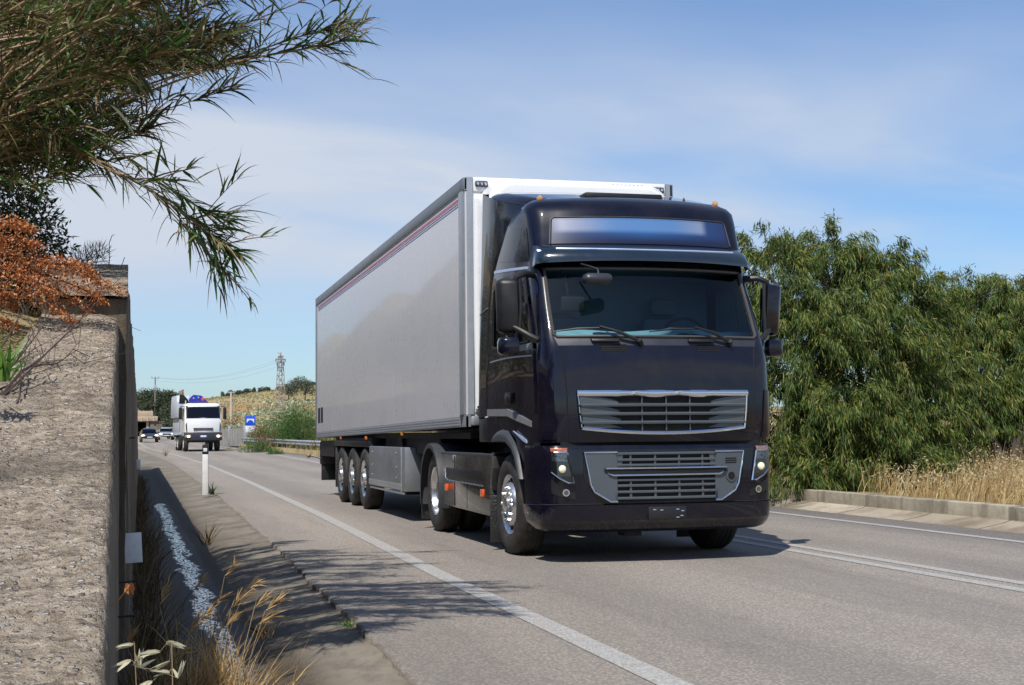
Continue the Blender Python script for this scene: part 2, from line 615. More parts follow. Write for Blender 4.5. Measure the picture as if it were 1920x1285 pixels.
def strip(name, cols, s_arr, mat, jitter=0.0, zoff=0.0):
    """cols: list of (v function or number, z offset); one strip following the road"""
    rows = []
    n = len(s_arr)
    jit = RNG.normal(0, 1, n)
    jit = np.convolve(jit, np.ones(3) / 3, 'same') * jitter
    P = np.zeros((n, len(cols), 3))
    for i, (vf, z) in enumerate(cols):
        P[:, i, 0] = vf(s_arr) if callable(vf) else vf
        if i == 0: P[:, i, 0] += jit
        P[:, i, 1] = s_arr
        P[:, i, 2] = rz(s_arr) + (z(s_arr) if callable(z) else z) + zoff
    m = len(cols)
    idx = np.arange(n * m).reshape(n, m)
    F = np.stack([idx[:-1, :-1].ravel(), idx[:-1, 1:].ravel(), idx[1:, 1:].ravel(), idx[1:, :-1].ravel()], 1)
    return np_mesh(name, P.reshape(-1, 3), F, mat, smooth=False)


S_FINE = np.concatenate([np.arange(-12, 12, 0.12), np.arange(12, 60, 0.4), np.arange(60, 231, 3.0)])
S_ALL = np.concatenate([np.arange(-40, -12, 0.5), S_FINE])
road = struct(strip('road', [(lambda s: pave_edge(s) + 0.01, -0.09), (pave_edge, -0.006), (lambda s: pave_edge(s) + 0.03, 0.0), (lambda s: pave_edge(s) * 0.5, 0.0), (lambda s: 0.8 + shift(s), 0.0), (lambda s: 3.0 + shift(s), 0.0), (right_edge, 0.0), (lambda s: right_edge(s) + 0.01, -0.09)], S_ALL, M_ASPHALT, jitter=0.0))
# rough broken edge of the asphalt along the ditch
_me = road.data
_co = np.empty(len(_me.vertices) * 3, dtype=np.float32); _me.vertices.foreach_get('co', _co)
_co = _co.reshape(-1, 8, 3)
_j = RNG.normal(0, 0.010, _co.shape[0]) + 0.012 * np.sin(_co[:, 0, 1] * 0.9) + 0.007 * np.sin(_co[:, 0, 1] * 4.1 + 1)
for k in (0, 1, 2): _co[:, k, 0] += _j
_me.vertices.foreach_set('co', _co.ravel())


def marking(vf, w, s0, s1, name='road_marking', step=1.0):
    sa = np.arange(s0, s1 + 0.01, step)
    o = strip(name, [(lambda s: vf(s) - w / 2, 0.004), (lambda s: vf(s) + w / 2, 0.004)], sa, M_PAINT)
    return struct(o)


marking(left_line, 0.17, -39, 200)
marking(lambda s: np.interp(s, [-40, 0, 20], [1.56, 1.60, 1.66]), 0.14, -39, 24)
marking(lambda s: np.interp(s, [-40, 0, 20], [1.86, 1.90, 1.96]), 0.14, -39, 24)
marking(lambda s: np.interp(s, [24, 49, 77, 100, 120, 200], [1.9, 2.93, 3.35, 2.6, 2.3, 2.3]), 0.17, 24.5, 190)
marking(lambda s: np.interp(s, [-40, 6, 40], [4.27, 4.36, 4.36]), 0.14, -39, 46)


def skid_mat():
    t = NT('tyre_mark')
    n = t.noise(14, 6, 0.7, stretch=(1, 0.15, 1))
    col = t.mix(t.rng(n, 0.35, 0.7), (0.075, 0.07, 0.066), (0.15, 0.135, 0.12))
    return t.done(col, 0.85, 0.3)


# ditch beside the road: apron, channel, overgrown foot of the wall
def ditch_x(k):
    base = [-5.35, -4.98, -4.62, -4.44, -4.10, -3.86, None][k]
    if base is None: return lambda s: pave_edge(s) + 0.02
    return lambda s: base + shift(s) * 0.8


def flat(z):      # the channel fades out where the wall ends
    return lambda s: z * (1 - sstep(44, 60, s)) - 0.035


struct(strip('ditch', [(ditch_x(0), flat(-0.02)), (ditch_x(1), flat(-0.06)), (ditch_x(2), flat(-0.12)), (ditch_x(3), flat(-0.165)), (ditch_x(4), flat(-0.160)), (ditch_x(5), flat(-0.075)), (ditch_x(6), flat(0.0))], S_ALL, M_DITCH))


def water_mat():
    t = NT('ditch_water')
    n = t.noise(14, 4, 0.6, stretch=(1, 0.5, 1)); f = t.noise(60, 3, 0.6)
    t.bump(t.math('ADD', n, t.math('MULTIPLY', f, 0.5)), 0.07, 0.01)
    silt = t.rng(t.noise(55, 6, 0.75, stretch=(0.8, 0.25, 1)), 0.46, 0.56)
    silt = t.math('MAXIMUM', silt, t.rng(t.noise(5.0, 5, 0.65, stretch=(1.8, 0.30, 1)), 0.54, 0.64))
    ed = t.math('ABSOLUTE', t.math('SUBTRACT', t.math('ADD', t.xyz()[0], t.math('MULTIPLY', t.noise(2.2, 6, 0.7, stretch=(1, 0.5, 1)), 0.36)), -4.14))
    silt = t.math('MAXIMUM', silt, t.rng(ed, 0.055, 0.11))
    col = t.mix(silt, (0.02, 0.022, 0.02), (0.024, 0.019, 0.013))
    return t.done(col, t.rng(silt, 0, 1, 0.05, 0.75), 0.9)


M_WATER = water_mat()


def ditch_water():
    sa = np.arange(-9.5, 17, 0.07)
    n = len(sa)
    wob = 0.04 * np.sin(sa * 0.9) + 0.02 * np.sin(sa * 2.3 + 2)
    wob2 = 0.04 * np.sin(sa * 0.8 + 4) + 0.02 * np.sin(sa * 2.9)
    cols = np.linspace(0, 1, 7)
    P = np.zeros((n, 7, 3))
    L_, R_ = -4.53 + wob * 0.4, -4.14 + wob2 * 0.4
    for i, c in enumerate(cols): P[:, i, 0] = L_ * (1 - c) + R_ * c
    P[:, :, 1] = sa[:, None]; P[:, :, 2] = -0.186
    idx = np.arange(n * 7).reshape(n, 7)
    F = np.stack([idx[:-1, :-1].ravel(), idx[:-1, 1:].ravel(), idx[1:, 1:].ravel(), idx[1:, :-1].ravel()], 1)
    return struct(np_mesh('water', P.reshape(-1, 3), F, M_WATER, smooth=True))


ditch_water()

# sloped concrete gutter on the far side of the road
def gutter_mat():
    t = NT('gutter_concrete')
    big = t.noise(0.8, 7, 0.68); mid = t.noise(7, 8, 0.7); fine = t.noise(80, 5, 0.7)
    x = t.xyz()
    jn = t.math('MULTIPLY', t.math('ADD', x[1], 40.3), 0.55)
    slab = t.N.new('ShaderNodeTexWhiteNoise'); slab.noise_dimensions = '1D'
    t.L.new(t.math('FLOOR', jn), slab.inputs['W'])
    col = t.mix(slab.outputs[0], (0.27, 0.225, 0.165), (0.50, 0.44, 0.345))
    col = t.mix(t.math('MULTIPLY', t.rng(big, 0.40, 0.62), 0.85), col, (0.17, 0.135, 0.095))
    col = t.mix(t.math('MULTIPLY', t.rng(mid, 0.5, 0.75), 0.5), col, (0.12, 0.10, 0.075))
    col = t.mix(t.math('LESS_THAN', t.math('FRACT', jn), 0.02), col, (0.09, 0.08, 0.06))
    t.bump(t.math('ADD', fine, mid), 0.4, 0.01)
    return t.done(col, 0.9, 0.3)


M_GUTTER = gutter_mat()
S_G = np.arange(-40, 62, 0.5)
struct(strip('gutter', [(lambda s: right_edge(s) - 0.01, -0.05), (lambda s: right_edge(s) + 0.02, -0.012), (lambda s: right_edge(s) + 0.40, 0.055), (lambda s: right_edge(s) + 0.50, 0.085)], S_G, M_GUTTER))


def wallish(name, col_a, col_b, stain, vstain=0.6, fine_scale=70):
    t = NT(name)
    big = t.noise(1.1, 8, 0.66); mid = t.noise(8, 8, 0.72); fine = t.noise(fine_scale, 6, 0.75)
    run = t.noise(3.0, 6, 0.65, stretch=(1, 1, 0.08))
    col = t.mix(t.rng(big, 0.3, 0.7), col_a, col_b)
    col = t.mix(t.math('MULTIPLY', t.rng(run, 0.45, 0.7), vstain), col, stain)
    col = t.mix(t.math('MULTIPLY', t.rng(mid, 0.5, 0.75), 0.5), col, stain)
    col = t.mix(t.math('MULTIPLY', t.rng(fine, 0.55, 0.75), 0.4), col, tuple(min(1, c * 1.7) for c in col_b))
    t.bump(t.math('ADD', fine, mid), 0.5, 0.015)
    return t.done(col, 0.92, 0.3)


M_KERB = wallish('kerb_concrete', (0.25, 0.22, 0.165), (0.44, 0.395, 0.305), (0.10, 0.085, 0.058), 0.8, 28)
mb = MB()
for i in range(27):
    s0 = -38 + i * 3.6
    x0 = float(right_edge(s0 + 1.8)) + 0.50
    z0 = float(rz(s0 + 1.8))
    mb.box(x0, x0 + 0.22, s0, s0 + 3.595, z0 - 0.3, z0 + 0.262 + 0.006 * math.sin(i * 2.3), bevel=0.022)
tag(mb.build('kerb_wall', M_KERB), 'low weathered concrete kerb wall edging the dry grass across the road', 'kerb wall')

# ------------------------------------------------------------------ terrain
_rs = np.random.default_rng(3)
_NP = [(_rs.uniform(0.02, 0.35), _rs.uniform(0, 2 * PI), _rs.uniform(0, 2 * PI)) for _ in range(14)]


def wob(x, y):
    z = np.zeros_like(np.asarray(x, dtype=float) + np.asarray(y, dtype=float))
    for k, ang, ph in _NP:
        z = z + np.sin(k * (np.cos(ang) * x + np.sin(ang) * y) + ph) * (0.045 / (k + 0.06))
    return z / 4.0


def ground_z(v, s):
    v = np.asarray(v, dtype=float); s = np.asarray(s, dtype=float)
    c = shift(s)
    base = rz(s)
    # far hillside
    t = np.clip((s - 112) / 245.0, 0, 1); t = t * t * (3 - 2 * t)
    hill = t * (8.3 + 0.13 * np.clip(v - 20, -60, 24) - 0.10 * np.clip(v - 60, 0, 140)) - np.clip(s - 372, 0, 400) * 0.05
    hill = hill + wob(v, s) * (0.25 + 1.0 * t)
    right = 0.22 + base + hill * sstep(4.9, 12, v - c) + 0.3 * sstep(6, 10, v - c) * sstep(55, 80, s) + 0.06 * np.clip(v - c - 6, 0, 12) * sstep(55, 90, s)
    lw = np.clip(0.55 + 0.27 * (s + 10.84), -0.25, 2.05) * (1 - sstep(44, 58, s)) + (0.02 + base) * sstep(44, 58, s)
    bank = np.clip(-5.4 - (v - c), 0, 60)
    left = lw + np.minimum(bank * (0.28 + 0.95 * sstep(38, 54, s) * (1 - sstep(120, 150, s))), 2.2 + bank * 0.03 + (6.5 + 1.6 * np.sin(s * 0.21 + v * 0.3) + 1.2 * np.sin(s * 0.53 + 1.0)) * sstep(38, 58, s) * (1 - sstep(110, 150, s))) * sstep(-14, -8, s) + wob(v * 1.3, s) * 0.5 * sstep(0.5, 5, bank) + hill * sstep(1, 14, bank)
    left = left + sstep(120, 175, s) * np.clip(bank - 2, 0, 14) * 0.25
    mid = base - 0.75
    tunnel = sstep(221, 233, s)
    mid = mid * (1 - tunnel) + (base + hill * 0.8 + 2.0) * tunnel
    z = np.where(v - c > right_edge(s) - c + 0.62, right, np.where(v - c < -5.28, left, mid))
    return z


def terrain_mat():
    t = NT('dry_ground')
    x = t.xyz()
    big = t.noise(0.06, 6, 0.6); mid = t.noise(0.5, 8, 0.7); fine = t.noise(6, 8, 0.75)
    col = t.mix(t.rng(big, 0.35, 0.62), (0.30, 0.235, 0.12), (0.38, 0.305, 0.175))
    col = t.mix(t.math('MULTIPLY', t.rng(mid, 0.45, 0.68), 0.8), col, (0.16, 0.15, 0.055))
    col = t.mix(t.math('MULTIPLY', t.rng(fine, 0.5, 0.75), 0.5), col, (0.20, 0.13, 0.06))
    soil = t.math('MULTIPLY', t.rng(t.noise(0.035, 4, 0.6), 0.5, 0.62), t.rng(x[1], 120, 200))
    col = t.mix(t.math('MULTIPLY', soil, 0.75), col, (0.36, 0.19, 0.075))
    # brown stony bank behind the wall
    lb = t.math('MULTIPLY', t.rng(x[0], -7.0, -5.5, 1, 0), t.rng(x[1], 60, 90, 1, 0))
    col = t.mix(t.math('MULTIPLY', lb, 0.7), col, t.mix(mid, (0.13, 0.095, 0.06), (0.27, 0.20, 0.12)))
    t.bump(t.math('ADD', fine, t.math('MULTIPLY', mid, 2.0)), 0.6, 0.12)
    return t.done(col, 0.95, 0.2)


M_TERRAIN = terrain_mat()


def build_terrain():
    s = np.concatenate([np.arange(-60, 60, 1.5), np.arange(60, 230, 3.0), np.arange(230, 420, 5.0), np.arange(420, 900, 30.0), [1200, 2000, 3500]])
    rel_l = np.concatenate([-np.array([3500, 1800, 900, 500, 320, 220, 160, 120, 90, 70]), np.arange(-60, -20, 3.0), np.arange(-20, -6, 1.0), [-5.8, -5.45, -5.30]])
    rel_r = np.concatenate([[0.63, 0.75, 1.2], np.arange(2, 16, 1.0), np.arange(16, 60, 3.0), [64, 72, 85, 100, 130, 170, 230, 320, 500, 900, 1800, 3500]])
    c = shift(s)
    V = np.concatenate([rel_l[None, :] + c[:, None], np.stack([c - 5.27, c - 1, right_edge(s) + 0.61], 1), right_edge(s)[:, None] + rel_r[None, :]], 1)
    S = np.repeat(s[:, None], V.shape[1], 1)
    Z = ground_z(V, S)
    P = np.stack([V, S, Z], 2)
    n, m = V.shape
    idx = np.arange(n * m).reshape(n, m)
    F = np.stack([idx[:-1, :-1].ravel(), idx[:-1, 1:].ravel(), idx[1:, 1:].ravel(), idx[1:, :-1].ravel()], 1)
    struct(np_mesh('ground', P.reshape(-1, 3), F, M_TERRAIN, smooth=True))


build_terrain()

# ------------------------------------------------------------------ retaining wall on the left
from mathutils import noise as mnoise


def aggregate_mat():
    t = NT('exposed_aggregate')
    big = t.noise(2.2, 6, 0.65); mid = t.noise(14, 8, 0.75, stretch=(0.6, 1.4, 1))
    peb = t.voro(55, stretch=(0.75, 1.25, 1.0)); pebc = t.voro(55, stretch=(0.75, 1.25, 1.0), out='Color')
    peb2 = t.voro(120); fine = t.noise(160, 5, 0.75)
    sep = t.N.new('ShaderNodeSeparateColor'); t.L.new(pebc, sep.inputs[0])
    flake = t.noise(24, 11, 0.82, stretch=(0.55, 1.25, 1), dist=0.4)
    mort = t.mix(t.rng(big, 0.35, 0.65), (0.29, 0.225, 0.158), (0.46, 0.37, 0.27))
    mort = t.mix(t.math('MULTIPLY', t.rng(mid, 0.45, 0.7), 0.85), mort, (0.10, 0.085, 0.07))
    stone = t.ramp(sep.outputs[0], [(0.0, (0.17, 0.15, 0.13)), (0.35, (0.42, 0.355, 0.28)), (0.7, (0.60, 0.54, 0.46)), (1.0, (0.80, 0.77, 0.71))])
    mort = t.mix(0.70, mort, t.ramp(flake, [(0.36, (0.060, 0.046, 0.034)), (0.44, (0.25, 0.190, 0.135)), (0.50, (0.46, 0.37, 0.27)), (0.56, (0.64, 0.53, 0.40)), (0.64, (0.85, 0.76, 0.63))]))
    show = t.math('MULTIPLY', t.rng(peb, 0.25, 0.46, 1, 0), t.rng(sep.outputs[1], 0.42, 0.52))
    show = t.math('MULTIPLY', show, t.rng(t.noise(7, 5, 0.7), 0.30, 0.48))
    col = t.mix(show, mort, stone)
    blot = t.noise(1.3, 8, 0.7, stretch=(0.7, 1.6, 1))
    col = t.mix(t.math('MULTIPLY', t.rng(blot, 0.50, 0.66), 0.62), col, (0.13, 0.105, 0.082))
    col = t.mix(t.math('MULTIPLY', t.rng(blot, 0.28, 0.42, 1, 0), 0.35), col, (0.58, 0.50, 0.40))
    col = t.mix(t.math('MULTIPLY', t.rng(fine, 0.55, 0.72), 0.5), col, (0.42, 0.38, 0.32))
    col = t.mix(t.math('MULTIPLY', t.rng(t.noise(3.4, 7, 0.75), 0.56, 0.7), 0.75), col, (0.075, 0.065, 0.055))
    h = t.math('ADD', t.math('ADD', t.math('MULTIPLY', show, 0.9), t.math('MULTIPLY', flake, 0.9)), t.math('ADD', t.math('MULTIPLY', mid, 0.8), t.math('MULTIPLY', t.rng(peb2, 0, 0.5, 1, 0), 0.35)))
    t.bump(h, 1.0, 0.022)
    return t.done(col, 0.9, 0.3)


M_AGG = aggregate_mat()
M_WALLFACE = wallish('wall_concrete', (0.15, 0.118, 0.082), (0.23, 0.185, 0.135), (0.050, 0.040, 0.030), 0.8)
wall = thing('retaining_wall', 'weathered concrete retaining wall with a sloping pebbly top beside the ditch', 'wall', (-5.2, -6.0, 0))


def wing():
    ss = np.concatenate([np.arange(-13.2, -6.2, 0.018), [-6.19]])
    top = np.interp(ss, [-13.2, -10.84, -9.81, -8.67, -7.74, -6.39, -6.1], [0.12, 0.68, 0.97, 1.25, 1.50, 1.83, 1.90])
    lx = np.interp(ss, [-13.2, -8.0, -7.46, -6.19], [-5.50, -5.46, -5.455, -5.385])
    rx = np.interp(ss, [-13.2, -10.8, -6.19], [-4.995, -4.998, -5.012])
    nu = 26
    rows = []
    V = []
    for i, s in enumerate(ss):
        r = []
        r.append((lx[i], s, -0.4))
        for j in range(nu + 1):
            u = j / nu
            x = lx[i] * (1 - u) + rx[i] * u
            p = Vector((x * 1.0, s, 0))
            n = mnoise.noise(p * 9) * 0.012 + mnoise.noise(p * 31) * 0.011 + mnoise.noise(p * 75) * 0.007
            edge = max(0.0, (u - 0.90) / 0.10)
            n -= 0.016 * edge * (0.4 + 2.2 * abs(mnoise.noise(Vector((s * 9, 3, 0)))))
            ex = 0.017 * mnoise.noise(Vector((s * 14, u * 4, 7))) if u > 0.85 else 0
            r.append((x + ex, s, top[i] + n))
        for zf in (0.97, 0.9, 0.6, 0.3, 0.0):
            z = -0.4 + (top[i] - 0.03 + 0.4) * zf
            bx = rx[i] + 0.012 + 0.02 * (1 - zf) + 0.012 * mnoise.noise(Vector((s * 11, z * 2.5, 2)))
            r.append((bx, s, z))
        V.append(r)
    V = np.array(V)
    n, m, _ = V.shape
    idx = np.arange(n * m).reshape(n, m)
    F = np.stack([idx[:-1, :-1].ravel(), idx[:-1, 1:].ravel(), idx[1:, 1:].ravel(), idx[1:, :-1].ravel()], 1)
    mi = np.zeros((n - 1, m - 1), dtype=np.int32); mi[:, nu + 2:] = 1; mi[:, 0] = 1
    P = V.reshape(-1, 3) - np.array([-5.2, -6.0, 0])
    np_mesh('sloping_wall', P, F, [M_AGG, M_WALLFACE], wall, mi.ravel(), smooth=True)


wing()
W0 = (-5.2, -6.0, 0)


def rough_map(amp):
    def fn(x, y, z):
        p = Vector((x, y, z))
        a = mnoise.noise(p * 7) * amp + mnoise.noise(p * 23) * amp * 0.5
        return (x + a, y + mnoise.noise(p * 7 + Vector((9, 0, 0))) * amp, z + mnoise.noise(p * 9 + Vector((0, 7, 0))) * amp)
    return fn


def fine_box(mb, x0, x1, y0, y1, z0f, z1f, nx, ny, nz):
    """subdivided box, top and bottom heights functions of y"""
    def P(a, b, c):
        y = y0 + (y1 - y0) * b
        return (x0 + (x1 - x0) * a, y, z0f(y) + (z1f(y) - z0f(y)) * c)
    L = lambda n: [i / n for i in range(n + 1)]
    for c in (0, 1): mb.grid([[P(a, b, c) for a in L(nx)] for b in L(ny)])
    for a in (0, 1): mb.grid([[P(a, b, c) for b in L(ny)] for c in L(nz)])
    for b in (0, 1): mb.grid([[P(a, b, c) for a in L(nx)] for c in L(nz)])


mb = MB()
fine_box(mb, -5.40, -4.957, -6.19, -5.4, lambda y: -0.4, lambda y: 1.96 + 0.22 * (y + 6.19), 6, 12, 30)
mb.map(rough_map(0.010)).map(lambda x, y, z: (x - W0[0], y - W0[1], z))
mb.build('pillar', M_WALLFACE, wall, smooth=60)
mb = MB()
fine_box(mb, -5.385, -4.952, -6.24, -5.42, lambda y: 1.985 + 0.22 * (y + 6.19), lambda y: 2.062 + 0.23 * (y + 6.19), 12, 24, 4)
mb.map(rough_map(0.008)).map(lambda x, y, z: (x - W0[0], y - W0[1], z))
mb.build('coping', M_AGG, wall, smooth=60)


def high_wall():
    ss = np.concatenate([np.arange(-5.4, 10, 0.15), np.arange(10, 46.1, 0.4)])
    fx = np.interp(ss, [-5.4, 27, 46], [-4.957, -4.74, -4.62])
    rows = []
    for i, s in enumerate(ss):
        r = [(fx[i] - 0.42, s, -0.3), (fx[i] - 0.42, s, 2.235)]
        for z in (2.24, 2.0, 1.5, 1.0, 0.5, 0.1, -0.4):
            a = 0.012 * mnoise.noise(Vector((s * 5, z * 3, 0))) + 0.02 * mnoise.noise(Vector((s * 0.8, z, 5)))
            r.append((fx[i] + a + (2.24 - z) * 0.012, s, z + (0.02 * mnoise.noise(Vector((s * 3, 0, 1))) if z > 2.2 else 0)))
        rows.append([(p[0] - W0[0], p[1] - W0[1], p[2]) for p in r])
    m = MB().grid(rows)
    m.add(rows[0], [tuple(range(len(rows[0])))])
    m.add([rows[-1][k] for k in range(len(rows[-1]))], [tuple(range(len(rows[-1])))])
    m.build('level_wall', M_WALLFACE, wall, smooth=60)


high_wall()
M_BLACKIRON = pbr('black_iron', (0.02, 0.018, 0.016), 0.7)
mb = MB()
for px, py, d in [(530, 270, 10), (540, 388, 14), (530, 425, 16), (555, 863, 7.6), (565, 1005, 6.6)]:
    q = at(px / 2.197, 700 + py / 2.197, d)
    mb.tube([(-5.06, q[1], q[2]), (-4.90, q[1] + 0.02, q[2] + 0.006)], 0.006, 6)
mb.map(lambda x, y, z: (x - W0[0], y - W0[1], z))
mb.build('iron_peg', M_BLACKIRON, wall)


# small white delineator plates sticking out of the wall
M_PLATE = pbr('white_plate', (0.72, 0.74, 0.78), 0.35, var=0.05, dirt=((0.4, 0.38, 0.34), 0.4, 12))


def plate(y, z, label, w=0.105, h=0.165):
    t = thing('delineator_plate', label, 'reflector', (-4.97, y, z), 0, 'reflector plates on the wall')
    MB().box(0.0, w, -0.004, 0.004, -h / 2, h / 2, bevel=0.003).build('plate', M_PLATE, t)
    MB().box(-0.05, 0.012, 0.004, 0.012, -h / 2 + 0.01, h / 2 - 0.01, bevel=0.002).build('bracket', M_BLACKIRON, t)
    return t


p1 = plate(-5.9, 0.61, 'white rectangular reflector plate on the wall nearest the dry grass tuft')
p1.rotation_euler = (0, R(-3), 0)
plate(13.73, 0.70, 'tiny pale reflector plate far along the dark wall beside the ditch', 0.11, 0.18).location.x = -4.84

# ------------------------------------------------------------------ tractor unit
M_PAINT_D = pbr('dark_blue_paint', (0.0045, 0.0044, 0.0125), 0.3, metal=0.0, coat=0.9, var=0.2, scale=3, rvar=0.05, coat_rough=0.03, spec=0.05, dirt=((0.022, 0.019, 0.018), 0.5, 2.2))
M_BLACKPL = pbr('black_plastic', (0.012, 0.012, 0.013), 0.45, var=0.3, scale=9)
M_GREYPL = pbr('grey_plastic', (0.045, 0.047, 0.052), 0.5, var=0.15, scale=9)
M_COWL = pbr('cowl_grey', (0.030, 0.032, 0.042), 0.42, var=0.15)
M_GRILLE = pbr('grille_grey', (0.072, 0.085, 0.098), 0.38, var=0.06, coat=0.3)
M_CHROME = pbr('chrome', (0.72, 0.74, 0.77), 0.09, metal=1.0, var=0.03, rvar=0.03)
M_DARK = pbr('void_black', (0.004, 0.004, 0.004), 0.8, var=0.2)
M_TYRE = pbr('tyre_rubber', (0.022, 0.021, 0.020), 0.72, var=0.35, scale=14, bump=0.2, bscale=160, dirt=((0.09, 0.08, 0.065), 0.5, 7))
M_RIM = pbr('alloy_rim', (0.66, 0.67, 0.69), 0.27, metal=0.9, var=0.1, scale=12, dirt=((0.25, 0.23, 0.20), 0.35, 9))
M_WS = glass_mat('windscreen_glass', (0.78, 0.94, 0.98), ior=1.5)
M_SIDEGL = glass_mat('side_glass', (0.62, 0.68, 0.70), ior=1.55)
M_AMBER = pbr('amber_lens', (0.75, 0.17, 0.02), 0.25, coat=0.6, var=0.1)
M_CLEAR = pbr('clear_lens', (0.55, 0.57, 0.60), 0.12, metal=0.6, coat=1.0, var=0.3, scale=60)
M_LAMPON = pbr('lit_lamp', (0.85, 0.78, 0.58), 0.15, coat=1.0, emit=(1.0, 0.80, 0.42), estr=0.2, var=0.35, scale=40)
M_TREAD = pbr('chequer_plate', (0.05, 0.05, 0.052), 0.4, metal=0.5, bump=0.7, bscale=60)
M_SKIRT = pbr('skirt_paint', (0.030, 0.029, 0.029), 0.28, coat=0.7, var=0.35, scale=4, dirt=((0.12, 0.105, 0.085), 0.35, 3))
M_INT = pbr('cab_interior', (0.20, 0.34, 0.38), 0.7, var=0.2)
M_SEAT = pbr('seat_cloth', (0.06, 0.09, 0.12), 0.9, var=0.2)
M_RUBBER = pbr('window_seal', (0.012, 0.012, 0.013), 0.5)
M_STRIPE = pbr('grey_stripe', (0.27, 0.27, 0.28), 0.4, metal=0.3, var=0.2, scale=25)
M_BLUESTRIPE = pbr('silver_blue_stripe', (0.42, 0.50, 0.68), 0.3, metal=0.3, var=0.05)

TX = -0.05
tractor = thing('tractor_unit', 'dark blue high-roof lorry tractor with grey grilles and glowing headlamps', 'lorry', (TX, 0, 0))

#        z     f      xe    ye     w      yc     r
CABTAB = [(1.13, -1.385, 0.94, -1.3, 1.205, -1.100, 0.62),
          (1.25, -1.41, 0.95, -1.32, 1.215, -1.120, 0.62),
          (1.61, -1.415, 0.96, -1.325, 1.222, -1.125, 0.64),
          (1.9, -1.4, 0.98, -1.295, 1.222, -1.095, 0.64),
          (2.04, -1.375, 1.0, -1.255, 1.222, -1.055, 0.62),
          (2.13, -1.335, 1.03, -1.205, 1.222, -1.005, 0.58),
          (2.45, -1.2, 1.025, -1.035, 1.222, -0.835, 0.53),
          (2.8, -1.045, 1.012, -0.855, 1.215, -0.655, 0.41),
          (2.86, -1.025, 1.005, -0.845, 1.21, -0.645, 0.38),
          (3.04, -0.985, 0.975, -0.815, 1.19, -0.625, 0.29),
          (3.33, -0.905, 0.935, -0.725, 1.15, -0.535, 0.0),
          (3.44, -0.85, 0.915, -0.675, 1.115, -0.485, -0.08),
          (3.5, -0.79, 0.89, -0.62, 1.075, -0.430, -0.12),
          (3.545, -0.7, 0.855, -0.53, 1.01, -0.340, -0.13)]
NF, NCN, NS = 20, 9, 12


def ring_pt(z, t, off=0.0):
    """t in [-1,1] front, [1,2] corner, [2,3] side (negative = image-left side)"""
    f, xe, ye, w, yc, r = lerp_tab(CABTAB, z)
    sg = 1 if t >= 0 else -1
    a = abs(t)
    wf = min(w, max(xe + 0.11, 1.17 if z < 1.9 else 1.17 - 0.06 * min(1.0, (z - 1.9) / 0.5)))   # the cab tapers towards its front in plan
    if a <= 1:
        x = xe * a; y = f + (ye - f) * a ** 2.2
    elif a <= 2:
        u = (a - 1)
        # quadratic bezier round the corner
        m0 = np.array([xe, ye]); slope = 2.2 * (ye - f) / xe
        k = (wf - xe)
        m1 = np.array([xe + k * 0.97, ye + slope * k * 0.55]); m2 = np.array([wf, yc])
        p = m0 * (1 - u) ** 2 + m1 * 2 * u * (1 - u) + m2 * u * u
        x, y = p
    else:
        u = a - 2
        x = wf + (w - wf) * (1 - (1 - min(1.0, u * 1.25)) ** 2); y = yc + (r - yc) * u
    return np.array([sg * x, y, z])


def surf(t, z, off=0.0):
    p = ring_pt(z, t)
    if off == 0: return tuple(p)
    e = 0.01
    dt = ring_pt(z, t + e) - ring_pt(z, t - e)
    dz = ring_pt(min(z + 0.01, 3.545), t) - ring_pt(max(z - 0.01, 1.13), t)
    n = np.cross(dt, dz); n /= (np.linalg.norm(n) + 1e-9)
    return tuple(p + n * off)


def t_side(y, z):
    f, xe, ye, w, yc, r = lerp_tab(CABTAB, z)
    return 2 + (y - yc) / (r - yc)


def patch(mb, c00, c10, c11, c01, off, nu=8, nv=6, mat=0, fn=surf, thick=0.0):
    """bilinear patch on the cab surface between four (t,z) corners; thick adds an edge skirt"""
    rows = []
    for j in range(nv + 1):
        v = j / nv
        row = []
        for i in range(nu + 1):
            u = i / nu
            t = (c00[0] * (1 - u) + c10[0] * u) * (1 - v) + (c01[0] * (1 - u) + c11[0] * u) * v
            z = (c00[1] * (1 - u) + c10[1] * u) * (1 - v) + (c01[1] * (1 - u) + c11[1] * u) * v
            row.append(fn(t, z, off))
        rows.append(row)
    mb.grid(rows, mat)
    if thick:
        b = [(0, i) for i in range(nu + 1)] + [(j, nu) for j in range(1, nv + 1)] + [(nv, i) for i in range(nu - 1, -1, -1)] + [(j, 0) for j in range(nv - 1, 0, -1)]
        outer = [rows[j][i] for j, i in b]
        inner = []
        for j, i in b:
            u, v = i / nu, j / nv
            t = (c00[0] * (1 - u) + c10[0] * u) * (1 - v) + (c01[0] * (1 - u) + c11[0] * u) * v
            z = (c00[1] * (1 - u) + c10[1] * u) * (1 - v) + (c01[1] * (1 - u) + c11[1] * u) * v
            inner.append(fn(t, z, off - thick))
        mb.grid([outer + [outer[0]], inner + [inner[0]]], mat)


ZROWS = [1.13, 1.25, 1.4, 1.61, 1.76, 1.90, 1.98, 2.04, 2.09, 2.13, 2.24, 2.34, 2.45, 2.56, 2.68, 2.74, 2.80, 2.86, 2.95, 3.04, 3.14, 3.24, 3.33, 3.39, 3.44, 3.47, 3.50, 3.525, 3.545]
TCOLS = [-3 + i / NS for i in range(NS)] + [-2 + i / NCN for i in range(NCN)] + [-1 + 2 * i / NF for i in range(NF)] + [1 + i / NCN for i in range(NCN)] + [2 + i / NS for i in range(NS + 1)]


